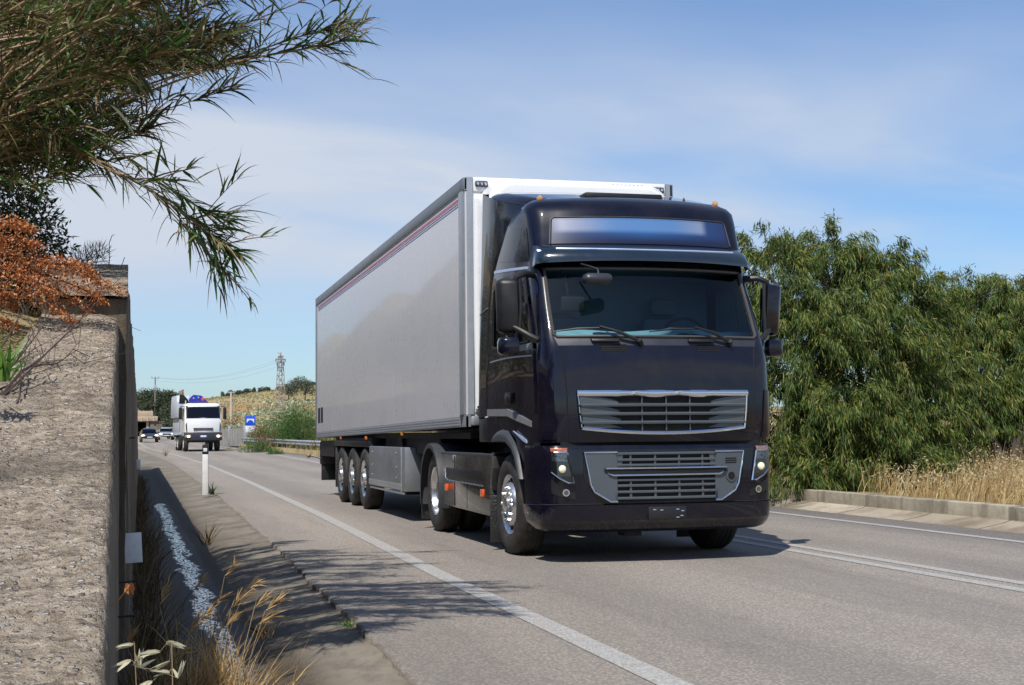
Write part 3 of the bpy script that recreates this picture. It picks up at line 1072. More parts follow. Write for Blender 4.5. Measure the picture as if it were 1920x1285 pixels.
def cab_shell():
    mb = MB()
    door_m = {-1: MB(), 1: MB()}
    n = len(TCOLS)
    for j in range(len(ZROWS) - 1):
        z0, z1 = ZROWS[j], ZROWS[j + 1]
        zc = (z0 + z1) / 2
        for i in range(n - 1):
            t0, t1 = TCOLS[i], TCOLS[i + 1]
            tc = (t0 + t1) / 2
            if abs(tc) < 1 and 2.13 < zc < 2.80: continue          # windscreen opening
            side = abs(tc) > 2
            if side:
                y = ring_pt(zc, tc)[1]
                q = abs(tc) - 2
                if 0.04 < q < 0.93 and 1.40 < zc < 2.80:               # door aperture (door panel is a mesh of its own)
                    continue
            mat = 0
            if abs(tc) < 1.0 and 2.04 < zc < 2.13: mat = 1
            elif 1.0 < abs(tc) < 1.2 and 2.10 < zc < 2.80: mat = 2
            mb.add([surf(t0, z0), surf(t1, z0), surf(t1, z1), surf(t0, z1)], [(0, 1, 2, 3)], mat)
    # roof
    top = [ring_pt(3.545, t) for t in TCOLS]
    rows = [[tuple(p) for p in top]]
    for k, (s, h) in enumerate(((0.9, 3.565), (0.6, 3.58), (0.3, 3.585), (0.0, 3.585))):
        rows.append([(p[0] * s, -0.13 + (p[1] + 0.13) * s, h) for p in top])
    mb.grid(rows, 0)
    # back wall
    L_ = [surf(-3, z) for z in ZROWS]; R_ = [surf(3, z) for z in ZROWS]
    mb.grid([L_, R_], 0)
    # floor
    mb.add([surf(t, 1.13) for t in TCOLS], [tuple(range(n))], 3)
    o = mb.build('cab', [M_PAINT_D, M_COWL, M_PAINT_D, M_DARK], tractor, smooth=40)
    return o


cab_shell()


def ring_path(ts, z, off):
    return [surf(t, z if not callable(z) else z(t), off) for t in ts]


def lin(a, b, n): return [a + (b - a) * i / (n - 1) for i in range(n)]


def doors():
    for sg in (-1, 1):
        # outer skin with a window opening
        def T(q): return sg * (2 + q)
        zr = [1.40, 1.55, 1.7, 1.9, 2.0, 2.06, 2.10, 2.25, 2.4, 2.55, 2.66, 2.71, 2.76, 2.80]
        qs = [0.047, 0.09, 0.13, 0.25, 0.4, 0.55, 0.7, 0.80, 0.86, 0.92]
        mb = MB()
        for j in range(len(zr) - 1):
            for i in range(len(qs) - 1):
                zc = (zr[j] + zr[j + 1]) / 2; qc = (qs[i] + qs[i + 1]) / 2
                if 2.10 < zc < 2.71 and 0.09 < qc < 0.86: continue
                mat = 1 if (2.06 < zc < 2.76 and (qc < 0.09)) else 0
                mb.add([surf(T(qs[i]), zr[j], 0.004), surf(T(qs[i + 1]), zr[j], 0.004), surf(T(qs[i + 1]), zr[j + 1], 0.004), surf(T(qs[i]), zr[j + 1], 0.004)], [(0, 1, 2, 3)], mat)
        # edge return of the door skin
        loop = [(q, 1.40) for q in qs] + [(0.92, z) for z in zr[1:]] + [(q, 2.80) for q in qs[::-1][1:]] + [(0.047, z) for z in zr[::-1][1:-1]]
        a = [surf(T(q), z, 0.004) for q, z in loop]; b = [surf(T(q), z, -0.03) for q, z in loop]
        mb.grid([a + [a[0]], b + [b[0]]])
        # raised feature line
        mb.tube([surf(T(q), 1.955 + 0.018 * math.sin(q * 3.1), 0.006) for q in lin(0.05, 0.9, 12)], 0.009, 6)
        d = mb.build('door', [M_PAINT_D, M_BLACKPL], tractor, smooth=40)
        w = MB()
        patch(w, (T(0.085), 2.095), (T(0.865), 2.095), (T(0.865), 2.715), (T(0.085), 2.715), -0.012, 8, 6)
        w.build('side_window', M_SIDEGL, d)
        s = MB()
        fr = [(0.09, 2.10), (0.86, 2.10), (0.86, 2.71), (0.09, 2.71)]
        pts = []
        for k in range(4):
            a, b = fr[k], fr[(k + 1) % 4]
            for u in (0.04, 0.35, 0.65, 0.96): pts.append(surf(T(a[0] + (b[0] - a[0]) * u), a[1] + (b[1] - a[1]) * u, 0.004))
        s.tube(pts, 0.014, 6, closed=True)
        s.tube([surf(T(0.30), 2.10, 0), surf(T(0.30), 2.71, 0)], 0.016, 6)
        s.build('window_seal', M_RUBBER, d)
        sl = MB()
        patch(sl, (T(0.06), 2.02), (T(0.40), 2.02), (T(0.36), 2.075), (T(0.05), 2.085), 0.011, 6, 2, thick=0.01)
        sl.build('window_sill', M_STRIPE, d)
        h = MB()
        h.box(-0.08, 0.08, -0.012, 0.012, -0.03, 0.03, bevel=0.01)
        h.box(-0.10, 0.10, 0.0, 0.008, -0.055, 0.055, bevel=0.006)
        h.map(lambda x, y, z: (sg * (1.243 - y), -0.28 + x, 1.57 + z))
        h.build('handle', M_BLACKPL, d)


doors()
mb = MB()
patch(mb, (-1.0, 2.125), (1.0, 2.125), (1.0, 2.805), (-1.0, 2.805), -0.006, 24, 10)
ws = mb.build('windscreen', M_WS, tractor)
mb = MB()
pts = [surf(t, 2.125, 0.004) for t in lin(-0.97, 0.97, 21)] + [surf(1.0, z, 0.004) for z in lin(2.15, 2.80, 8)] + [surf(t, 2.805, 0.004) for t in lin(0.97, -0.97, 21)] + [surf(-1.0, z, 0.004) for z in lin(2.80, 2.15, 8)]
mb.tube(pts, 0.016, 6, closed=True)
mb.build('seal', pbr('screen_seal', (0.06, 0.055, 0.05), 0.45), ws)

# upper blank side panels, blue-silver line, stripes
for sg in (-1, 1):
    mb = MB()
    patch(mb, (sg * t_side(0.17, 2.985), 2.985), (sg * 1.92, 2.90), (sg * 1.94, 3.24), (sg * t_side(-0.05, 3.335), 3.335), 0.007, 10, 6, thick=0.008)
    mb.build('side_panel', M_PAINT_D, tractor)
    mb = MB()
    patch(mb, (sg * t_side(0.33, 2.88), 2.882), (sg * 1.95, 2.825), (sg * 1.95, 2.85), (sg * t_side(0.33, 2.91), 2.912), 0.008, 10, 1, thick=0.006)
    mb.build('trim_strip', M_BLUESTRIPE, tractor)

# sign board over the visor
def sign_mat():
    t = NT('sign_board')
    x = t.xyz()
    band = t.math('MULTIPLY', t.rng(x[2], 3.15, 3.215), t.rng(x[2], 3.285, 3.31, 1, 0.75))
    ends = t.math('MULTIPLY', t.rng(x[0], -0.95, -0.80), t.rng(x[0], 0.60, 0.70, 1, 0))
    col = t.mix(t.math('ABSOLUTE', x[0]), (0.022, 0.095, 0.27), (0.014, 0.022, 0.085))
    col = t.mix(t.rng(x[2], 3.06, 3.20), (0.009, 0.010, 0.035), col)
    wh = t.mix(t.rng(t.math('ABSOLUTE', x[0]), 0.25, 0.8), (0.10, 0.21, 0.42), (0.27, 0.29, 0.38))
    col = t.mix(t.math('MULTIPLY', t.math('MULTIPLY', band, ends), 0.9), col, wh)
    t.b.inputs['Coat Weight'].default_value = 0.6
    return t.done(col, 0.3, 0.4)


mb = MB()
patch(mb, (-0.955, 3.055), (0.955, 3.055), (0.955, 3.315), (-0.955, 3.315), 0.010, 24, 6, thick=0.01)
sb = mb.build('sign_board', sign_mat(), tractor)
mb = MB()
zc = [(-0.97, 3.05), (-0.97, 3.30), (-0.945, 3.325), (0.945, 3.325), (0.97, 3.30), (0.97, 3.05)]
pts = []
for a, b in zip(zc[:-1], zc[1:]):
    for u in lin(0, 0.92, 8): pts.append(surf(a[0] + (b[0] - a[0]) * u, a[1] + (b[1] - a[1]) * u, 0.010))
mb.tube(pts, 0.009, 6)
mb.build('frame', pbr('sign_frame', (0.05, 0.05, 0.055), 0.35, metal=0.3), sb)

# sun visor
def visor():
    ts = lin(-1.62, 1.62, 53)
    prof = [(3.045, 0.004), (3.03, 0.04), (2.99, 0.085), (2.955, 0.12), (2.90, 0.143), (2.855, 0.150), (2.825, 0.142), (2.835, 0.12), (2.90, 0.10), (2.96, 0.02)]
    rows = []
    for t in ts:
        k = 1 - 0.80 * sstep(1.0, 1.55, abs(t))
        rows.append([surf(t, z, o * float(k)) for z, o in prof])
    mb = MB().grid(rows)
    for r in (rows[0], rows[-1]): mb.add(r, [tuple(range(len(r)))])
    v = mb.build('sun_visor', pbr('visor_paint', (0.008, 0.016, 0.026), 0.16, coat=1.0, var=0.15), tractor, smooth=50)
    m2 = MB()
    m2.tube([surf(t, 2.967 - 0.012 * (1 - (t / 0.9) ** 2), 0.118) for t in lin(-0.90, 0.88, 30)], 0.011, 6)
    m2.build('trim_strip', pbr('visor_strip', (0.55, 0.66, 0.92), 0.25, metal=0.5, var=0.02), v)
    m3 = MB()
    for t in (-1.22, -1.16, -1.10, 1.10, 1.16, 1.22):
        p = surf(t, 2.96, 0.085); m3.sphere(p, 0.009, 8, 5)
    build_each(m3, 'bolt', M_CHROME, v)


visor()

# marker lamps on the roof edge, roof spoiler, side fairings
for sg in (-1, 1):
    mb = MB()
    mb.sphere((sg * 0.94, -0.47, 3.555), (0.032, 0.05, 0.04), 10, 7)
    l = mb.build('roof_lamp', pbr('roof_lamp_lens', (0.42, 0.22, 0.10), 0.15, coat=1.0, emit=(1, 0.5, 0.1), estr=0.12), tractor)
    MB().box(sg * 0.94 - 0.036, sg * 0.94 + 0.036, -0.53, -0.40, 3.47, 3.532, bevel=0.012).build('lamp_base', M_BLACKPL, l)
mb = MB()
mb.tube([(0.62, -0.42, 3.56), (0.62, -0.42, 3.60), (0.62, -0.42, 3.625)], [0.02, 0.014, 0.006], 8)
mb.build('aerial', M_BLACKPL, tractor)


def spoiler():
    rows = []
    for y, zt, w, rad in [(-0.52, 3.585, 0.80, 0.03), (-0.25, 3.635, 0.97, 0.07), (0.1, 3.715, 1.06, 0.10), (0.5, 3.80, 1.12, 0.12), (0.76, 3.845, 1.15, 0.13), (0.80, 3.84, 1.155, 0.13)]:
        zb = 3.50
        r = [(-w, y, zb), (-w, y, zt - rad - 0.03)]
        for k in range(7):
            a = PI * (1 - k / 12); r.append((-w + rad + rad * math.cos(a), y, zt - rad - 0.03 + rad * math.sin(a)))
        for x in lin(-w + rad + 0.12, w - rad - 0.12, 9): r.append((x, y, zt - 0.03 + 0.03 * (1 - (x / w) ** 2)))
        for k in range(6, -1, -1):
            a = PI * (1 - k / 12); r.append((w - rad - rad * math.cos(a), y, zt - rad - 0.03 + rad * math.sin(a)))
        r += [(w, y, zt - rad - 0.03), (w, y, zb)]
        rows.append(r)
    mb = MB().grid(rows)
    mb.add(rows[-1], [tuple(range(len(rows[-1])))])
    o = mb.build('roof_spoiler', M_PAINT_D, tractor, smooth=40)
    m = MB()
    m.box(-0.42, 0.42, -0.34, 0.0, 3.60, 3.668, bevel=0.02)
    m.build('roof_hatch', M_BLACKPL, tractor)


spoiler()
for sg in (-1, 1):
    mb = MB()
    front = [(-0.20, 3.53), (-0.08, 3.38), (0.24, 3.02), (0.35, 2.86), (0.46, 2.6), (0.55, 2.2), (0.61, 1.9), (0.61, 1.41)]
    back = [(0.79, 3.80), (0.82, 3.55), (0.88, 3.02), (0.91, 2.86), (0.95, 2.6), (1.0, 2.2), (1.03, 1.9), (1.07, 1.38)]
    ro, ri = [], []
    for (a, za), (b, zb_) in zip(front, back):
        wz = float(lerp_tab(CABTAB, min(za, 3.545))[3])
        ro.append([(sg * (wz - 0.03), a - 0.10, za), (sg * (wz + 0.004), a + 0.02, za), (sg * 1.215, a * 0.7 + b * 0.3, za * 0.7 + zb_ * 0.3), (sg * 1.225, a * 0.3 + b * 0.7, za * 0.3 + zb_ * 0.7), (sg * 1.215, b, zb_), (sg * 1.18, b + 0.01, zb_), (sg * 1.15, b - 0.02, zb_)])
    mb.grid(ro)
    mb.build('side_fairing', M_PAINT_D, tractor, smooth=50)
    mb = MB()
    mb.tube([(sg * 1.222, 0.93, 2.50), (sg * 1.226, 0.60, 2.545)], 0.008, 6)
    mb.build('fairing_trim', M_STRIPE, tractor)
    # chassis panel under the fairing
    mb = MB().box(sg * 1.14, sg * 1.215, 0.665, 1.05, 1.13, 1.385, bevel=0.015)
    mb.build('chassis_panel', M_BLACKPL, tractor)

# mirrors
for sg in (-1, 1):
    mb = MB()
    mb.box(-0.10, 0.10, -0.075, 0.075, -0.26, 0.26, bevel=0.05)
    mb.map(lambda x, y, z: (sg * (1.37 + x * 0.98 + 0.02 * (z > 0)), -0.84 + y + x * 0.3 * 1 + (0.03 if z < 0 else 0), 2.44 + z))
    m = mb.build('mirror', M_PAINT_D if sg > 0 else M_BLACKPL, tractor, smooth=45)
    a = MB()
    a.tube([(sg * 1.09, -0.78, 2.755), (sg * 1.22, -0.88, 2.755), (sg * 1.31, -0.90, 2.715), (sg * 1.33, -0.88, 2.66)], [0.035, 0.03, 0.026, 0.026], 8)
    a.tube([(sg * 1.12, -1.0, 2.10), (sg * 1.20, -0.99, 2.14), (sg * 1.28, -0.93, 2.20), (sg * 1.335, -0.87, 2.24)], [0.04, 0.035, 0.028, 0.026], 8)
    a.tube([(sg * 1.275, -0.90, 2.70), (sg * 1.265, -0.91, 2.45), (sg * 1.275, -0.90, 2.21)], [0.02, 0.018, 0.02], 8)
    a.tube([(sg * 1.38, -0.82, 2.17), (sg * 1.39, -0.84, 2.12)], 0.016, 6)
    a.build('arm', M_BLACKPL, m)
    b = MB()
    b.box(-0.095, 0.095, -0.08, 0.08, -0.09, 0.09, bevel=0.045)
    b.map(lambda x, y, z: (sg * (1.38 + x), -0.86 + y + x * 0.25, 2.055 + z))
    b.build('lower_mirror', M_PAINT_D, m, smooth=45)
    g = MB()
    g.box(-0.085, 0.085, 0.07, 0.074, -0.22, 0.22)
    g.map(lambda x, y, z: (sg * (1.37 + x), -0.835 + y + x * 0.3 + (0.03 if z < 0 else 0), 2.44 + z))
    g.build('mirror_glass', M_CHROME, m)

# kerb mirror on the windscreen side, its bracket
mb = MB()
mb.box(-0.145, 0.145, -0.075, 0.075, -0.055, 0.055, bevel=0.05)
mb.map(lambda x, y, z: (-0.63 + x, -1.33 + y, 2.665 + z))
fm = mb.build('front_mirror', M_COWL, tractor, smooth=50)
MB().tube([(-0.62, -1.34, 2.71), (-0.62, -1.32, 2.76), (-0.68, -1.22, 2.80), (-0.72, -1.12, 2.83)], 0.012, 6).build('arm', M_BLACKPL, fm)
mb = MB()
mb.box(-0.12, 0.12, -0.02, 0.02, -0.075, 0.075, bevel=0.018)
mb.map(lambda x, y, z: (-0.75 + x, -0.93 + y, 2.46 + z))
im = mb.build('inside_mirror', M_DARK, tractor, smooth=50)
MB().tube([(-0.79, -0.92, 2.53), (-0.82, -0.93, 2.68), (-0.86, -0.92, 2.80)], 0.012, 6).build('arm', M_DARK, im)

# wipers and cowl fittings
for tip, piv, knee in (((-1.02, 2.165), (-0.25, 2.07), (-0.60, 2.20)), ((-0.12, 2.165), (0.70, 2.07), (0.34, 2.20))):
    mb = MB()
    xe0 = 1.03
    def on(x, z, off): return surf(x / xe0, z, off)
    mb.tube([on(piv[0], piv[1], 0.03), on((piv[0] * 0.5 + knee[0] * 0.5), (piv[1] + knee[1]) / 2, 0.07), on(knee[0], knee[1], 0.05)], [0.02, 0.016, 0.010], 6)
    mb.tube([on(piv[0] + 0.03, piv[1] - 0.02, 0.0), on(piv[0], piv[1], 0.05)], 0.025, 8)
    w = mb.build('wiper', M_BLACKPL, tractor)
    mb = MB()
    mb.tube([on(knee[0] + 0.05, knee[1] - 0.005, 0.03), on((knee[0] + tip[0]) / 2, (knee[1] + tip[1]) / 2 + 0.005, 0.03), on(tip[0], tip[1], 0.02)], [0.009, 0.012, 0.006], 6)
    mb.build('blade', M_RUBBER, w)
for x in (-0.52, 0.44):
    mb = MB()
    mb.box(-0.16, 0.11, -0.02, 0.035, -0.012, 0.022, bevel=0.012)
    mb.map(lambda a, y, z: tuple(np.array(surf((x + a - 0.02) / 1.02, 2.085 + z, 0)) + np.array([0, -y - 0.01, 0])))
    mb.build('step_lip', M_BLACKPL, tractor, smooth=40)
    mb = MB()
    for k in range(4):
        zz = 2.045 - k * 0.018
        patch(mb, ((x - 0.09) / 1.0, zz - 0.005), ((x + 0.16) / 1.0, zz - 0.005), ((x + 0.16) / 1.0, zz + 0.005), ((x - 0.09) / 1.0, zz + 0.005), 0.004, 4, 1)
    mb.build('vent', M_DARK, tractor)

# hood panel seam lines
for sg in (-1, 1):
    mb = MB()
    mb.tube([surf(sg * (0.985 - 0.0 * u), 1.15 + 0.88 * u, 0.001) for u in lin(0, 1, 12)], 0.006, 4)
    mb.build('panel_gap', M_DARK, tractor)
    # corner air deflector
    mb = MB()
    patch(mb, (sg * 1.22, 1.16), (sg * 1.72, 1.16), (sg * 1.80, 1.60), (sg * 1.30, 1.62), 0.012, 8, 6, thick=0.012)
    mb.build('corner_deflector', M_PAINT_D, tractor, smooth=50)


# ---- grilles
def bow(x): return 0.09 * (min(abs(x), 0.95) / 0.95) ** 2.2


def upper_grille():
    F0 = -1.418
    def mp(x, y, z): return (x, F0 - y + bow(x), z)
    root_mb = MB()
    xs = lin(-0.85, 0.85, 29)
    def top(x): return 1.605
    def bot(x): return 1.205 + 0.05 * (abs(x) / 0.85) ** 2
    # dark backing
    root_mb.grid([[(x * (1 - 0.045 * (1 - v)), 0.004, bot(x) * (1 - v) + top(x) * v) for x in xs] for v in lin(0, 1, 5)], 1)
    # side cheeks with curved inner ends
    for sg in (-1, 1):
        for k, (za, zb) in enumerate(((1.475, 1.555), (1.395, 1.47), (1.315, 1.39), (1.26, 1.31))):
            n = 9
            a, b = [], []
            for i in range(n):
                u = i / (n - 1)
                x = 0.835 - 0.37 * u - 0.012 * k
                a.append((sg * x, 0.028 - 0.016 * u, za)); b.append((sg * x, 0.034 - 0.03 * u, zb - 0.045 * u ** 3))
            root_mb.grid([a, b], 0)
    # three full-width bars
    for z in (1.475, 1.393, 1.312):
        r = []
        for x in lin(-0.825, 0.825, 25):
            r.append([(x, 0.012, z - 0.016), (x, 0.040, z - 0.012), (x, 0.044, z + 0.004), (x, 0.030, z + 0.014), (x, 0.010, z + 0.016)])
        root_mb.grid(r, 0)
    # upright dividers
    for x in (-0.24, 0.0, 0.24): root_mb.box(x - 0.006, x + 0.006, 0.0, 0.02, 1.235, 1.56, mat=0)
    root_mb.map(mp)
    g = root_mb.build('upper_grille', [M_GRILLE, M_DARK], tractor, smooth=40)
    c = MB()
    rows = []
    for x in lin(-0.86, 0.86, 33):
        h = 0.004 * math.sin(x * 14) * (abs(x) < 0.5)
        rows.append([(x, 0.004, 1.618), (x, 0.034, 1.615), (x, 0.046, 1.60 + h), (x, 0.046, 1.575 + h), (x, 0.03, 1.556 + h * 2), (x, 0.008, 1.552)])
    c.grid(rows)
    rows = []
    for x in lin(-0.815, 0.815, 33):
        b = bot(x * 1.04) + 0.004
        rows.append([(x, 0.004, b + 0.022), (x, 0.03, b + 0.018), (x, 0.04, b + 0.004), (x, 0.03, b - 0.012), (x, 0.004, b - 0.016)])
    c.grid(rows)
    for sg in (-1, 1): c.tube([(sg * 0.853, 0.025, 1.60), (sg * 0.84, 0.027, 1.42), (sg * 0.82, 0.025, 1.25)], 0.009, 6)
    c.map(mp)
    c.build('chrome_trim', M_CHROME, g, smooth=45)


upper_grille()

# ---- bumper
BTAB = [(0.285, -1.260, 0.8, -1.200, 1.080, -0.980, -0.8),
        (0.315, -1.330, 0.86, -1.260, 1.140, -1.040, -0.8),
        (0.37, -1.370, 0.9, -1.290, 1.185, -1.070, -0.8),
        (0.385, -1.387, 0.9, -1.307, 1.198, -1.075, -0.8),
        (0.4, -1.407, 0.91, -1.322, 1.208, -1.090, -0.8),
        (0.5, -1.427, 0.93, -1.342, 1.228, -1.110, -0.8),
        (0.545, -1.432, 0.93, -1.347, 1.233, -1.115, -0.8),
        (0.55, -1.405, 0.93, -1.320, 1.210, -1.100, -0.8),
        (0.8, -1.415, 0.945, -1.335, 1.220, -1.115, -0.8),
        (1.06, -1.405, 0.95, -1.325, 1.220, -1.105, -0.8),
        (1.1, -1.385, 0.94, -1.305, 1.205, -1.085, -0.8)]


def bsurf(t, z, off=0.0):
    global CABTAB
    keep = CABTAB
    CABTAB = BTAB
    try:
        p = ring_pt(z, t)
        if off == 0: return tuple(p)
        e = 0.01
        dt = ring_pt(z, t + e) - ring_pt(z, t - e)
        n = np.cross(dt, np.array([0, 0, 1.0])); n /= (np.linalg.norm(n) + 1e-9)
        return tuple(p + n * off)
    finally:
        CABTAB = keep


def bumper():
    mb = MB()
    ts = [-3, -2.6, -2.3] + [-2 + i / NCN for i in range(NCN)] + [-1 + 2 * i / NF for i in range(NF)] + [1 + i / NCN for i in range(NCN)] + [2, 2.3, 2.6, 3]
    zr = [b[0] for b in BTAB[:-3]] + [0.62, 0.7, 0.80, 0.88, 0.96, 1.06, 1.10]
    mb.grid([[bsurf(t, z) for t in ts] for z in zr])
    mb.add([bsurf(t, 1.10) for t in ts], [tuple(range(len(ts)))])
    mb.add([bsurf(t, 0.285) for t in ts], [tuple(range(len(ts)))])
    o = mb.build('bumper', M_PAINT_D, tractor, smooth=22)
    for sg in (-1, 1):
        for t_, z0, z1 in ((1.0, 0.40, 0.60), (1.35, 0.56, 1.09)):
            MB().tube([bsurf(sg * t_, z, 0.0005) for z in lin(z0, z1, 10)], 0.0045, 4).build('panel_gap', M_DARK, o)
    MB().tube([bsurf(t_, 0.553, 0.001) for t_ in lin(-1.9, 1.9, 50)], 0.006, 4).build('bumper_seam', M_DARK, o)  # dark line for the horizontal bumper seam
    m = MB()
    m.box(-1.0, 1.0, -1.30, -0.9, 1.095, 1.14)
    m.build('gap_filler', M_DARK, tractor)
    # number plate holder, empty, with shiny clips
    h = MB()
    h.box(-0.19, 0.19, -1.432, -1.40, 0.40, 0.525, bevel=0.01)
    h.build('plate_holder', M_BLACKPL, o)
    h = MB()
    for x, z in ((-0.13, 0.495), (-0.06, 0.49), (0.10, 0.495), (0.15, 0.48), (0.14, 0.435), (0.10, 0.42)):
        h.box(x - 0.016, x + 0.016, -1.438, -1.43, z - 0.006, z + 0.006, bevel=0.003)
    build_each(h, 'plate_clip', M_CHROME, o)
    st = MB()
    for sg in (-1, 1):
        for i in range(2): st.box(sg * 1.22, sg * 1.04, -0.93 + i * 0.07, -0.875 + i * 0.07, 0.455, 0.485, bevel=0.008)
    build_each(st, 'step', pbr('step_alloy', (0.55, 0.55, 0.56), 0.3, metal=0.9), tractor)


bumper()


def lower_grille():
    F0 = -1.424
    def mp(x, y, z): return (x, F0 - y + bow(x), z)
    o = MB()
    # backing
    o.grid([[(x * (0.53 + 0.27 * sstep(0, 0.45, v)), 0.002, 0.575 + 0.465 * v) for x in lin(-1, 1, 21)] for v in lin(0, 1, 9)], 1)
    for sg in (-1, 1):
        outl = [(0.795, 1.032), (0.49, 1.032), (0.49, 0.585), (0.555, 0.585), (0.70, 0.675), (0.735, 0.735)]
        # panel as a strip so that it can follow the bow
        rows = []
        for u in lin(0, 1, 9):
            x = 0.49 + 0.305 * u
            if x <= 0.555: zb = 0.585
            elif x <= 0.70: zb = 0.585 + (x - 0.555) / 0.145 * 0.09
            elif x <= 0.735: zb = 0.675 + (x - 0.70) / 0.035 * 0.06
            else: zb = 0.735 + (x - 0.735) / 0.06 * 0.297
            zb = min(zb, 1.026)
            rows.append([(sg * x, 0.02, zb + (1.032 - zb) * v) for v in lin(0, 1, 5)])
        o.grid(rows, 0)
        o.grid([[(sg * 0.49, 0.02, z) for z in lin(0.585, 1.032, 4)], [(sg * 0.49, -0.03, z) for z in lin(0.585, 1.032, 4)]], 0)
    # slats
    for z in (1.02, 0.962, 0.912, 0.862, 0.775, 0.722, 0.664, 0.605):
        o.grid([[(x, 0.0, z - 0.008), (x, 0.022, z - 0.009), (x, 0.024, z + 0.004), (x, 0.006, z + 0.014)] for x in lin(-0.49, 0.49, 17)], 0)
    for x in (-0.36, -0.12, 0.12, 0.36):
        for (a, b) in ((0.862, 1.02), (0.605, 0.775)):
            o.prism([(x - 0.012, a), (x + 0.012, a), (x + 0.008, b), (x - 0.008, b)], 'y', 0.0, 0.014, mat=0)
    for sg in (-1, 1):
        o.prism([(sg * 0.49, 0.862), (sg * 0.45, 0.862), (sg * 0.43, 1.02), (sg * 0.49, 1.02)], 'y', 0.0, 0.013, mat=0)
    # dark slot across the middle
    o.grid([[(x, 0.027, 0.832 if abs(x) < 0.57 else 0.85), (x, 0.027, 0.885)] for x in lin(-0.615, 0.615, 19)], 1)
    # three slots and round cap on the right panel
    for z in (0.965, 0.945, 0.925): o.box(0.60, 0.72, 0.018, 0.0225, z - 0.006, z + 0.006, mat=1)
    o.map(mp)
    g = o.build('lower_grille', [M_GRILLE, M_DARK], tractor, smooth=40)
    c = MB()
    for sg in (-1, 1):
        c.tube([(sg * 0.49, 0.022, 1.036), (sg * 0.65, 0.022, 1.036), (sg * 0.80, 0.022, 1.036), (sg * 0.775, 0.022, 0.90), (sg * 0.742, 0.022, 0.735), (sg * 0.705, 0.022, 0.668), (sg * 0.555, 0.022, 0.578), (sg * 0.49, 0.022, 0.578)], 0.009, 6)
    c.tube([(-0.60, 0.034, 0.886), (-0.3, 0.034, 0.886), (0, 0.034, 0.886), (0.3, 0.034, 0.886), (0.61, 0.034, 0.886), (0.575, 0.034, 0.838), (0.53, 0.034, 0.822), (0.25, 0.034, 0.822), (0, 0.034, 0.822), (-0.25, 0.034, 0.822), (-0.53, 0.034, 0.822), (-0.575, 0.034, 0.838)], 0.0085, 6, closed=True)
    c.map(mp)
    c.build('chrome_trim', M_CHROME, g, smooth=45)
    k = MB()
    k.tube([(0.66, 0.03, 0.80), (0.66, 0.012, 0.80)], 0.055, 20, mat=0)
    k.tube([(0.66, 0.034, 0.80), (0.66, 0.02, 0.80)], 0.036, 20, mat=1)
    k.map(mp)
    k.build('tow_cap', [M_GRILLE, M_DARK], g)


lower_grille()

# ---- headlamps
for sg in (-1, 1):
    mb = MB()
    c00, c10, c11, c01 = (sg * 0.945, 0.745), (sg * 1.42, 0.86), (sg * 1.42, 1.085), (sg * 0.995, 1.085)
    patch(mb, c00, c10, c11, c01, 0.012, 10, 10, fn=bsurf, thick=0.02)
    h = mb.build('headlamp', pbr('headlamp_glass', (0.008, 0.008, 0.010), 0.05, coat=1.0, var=0.1), tractor, smooth=50)
    mb = MB()
    patch(mb, (sg * 1.0, 1.045), (sg * 1.40, 1.045), (sg * 1.41, 1.08), (sg * 1.0, 1.08), 0.018, 8, 2, fn=bsurf)
    mb.build('indicator', pbr('indicator_lens', (0.30, 0.17, 0.13) if sg > 0 else (0.45, 0.14, 0.08), 0.15, metal=0.3, coat=1.0, var=0.5, scale=50), h)
    mb = MB()
    patch(mb, (sg * 1.0, 0.955), (sg * 1.36, 0.955), (sg * 1.40, 1.038), (sg * 1.0, 1.038), 0.017, 8, 3, fn=bsurf)
    mb.build('reflector', pbr('lamp_reflector', (0.16, 0.17, 0.19), 0.15, metal=0.9, var=0.9, scale=45), h)
    mb = MB()
    p = bsurf(sg * 1.12, 0.885, 0.02)
    mb.sphere(p, (0.037, 0.024, 0.037), 16, 10)
    mb.build('main_beam', M_LAMPON, h)
    mb = MB()
    mb.tube([bsurf(sg * t, z, 0.016) for t, z in ((1.0, 1.035), (0.995, 1.0), (0.965, 0.85), (0.95, 0.755), (1.0, 0.757), (1.2, 0.80), (1.40, 0.857))], [0.008, 0.008, 0.008, 0.013, 0.008, 0.006, 0.005], 6)
    mb.tube([bsurf(sg * t, 1.04, 0.02) for t in (1.0, 1.1, 1.2, 1.3)], 0.007, 6)
    mb.build('chrome_trim', M_CHROME, h)
    mb = MB()
    patch(mb, (sg * 0.935, 0.60), (sg * 1.42, 0.66), (sg * 1.42, 0.79), (sg * 0.935, 0.66), 0.006, 8, 4, fn=bsurf, thick=0.01)
    fl = mb.build('fog_lamp_housing', M_BLACKPL, tractor, smooth=50)
    mb = MB()
    p = np.array(bsurf(sg * 1.06, 0.665, 0.0)); q = np.array(bsurf(sg * 1.06, 0.665, 0.025))
    mb.tube([tuple(p), tuple(q)], 0.034, 18, mat=0)
    q2 = np.array(bsurf(sg * 1.06, 0.665, 0.029))
    mb.tube([tuple(q), tuple(q2)], 0.022, 18, mat=1)
    mb.build('fog_lamp', [M_CHROME, pbr('fog_glass', (0.12, 0.13, 0.15), 0.08, metal=0.6, coat=1.0)], fl, smooth=35)

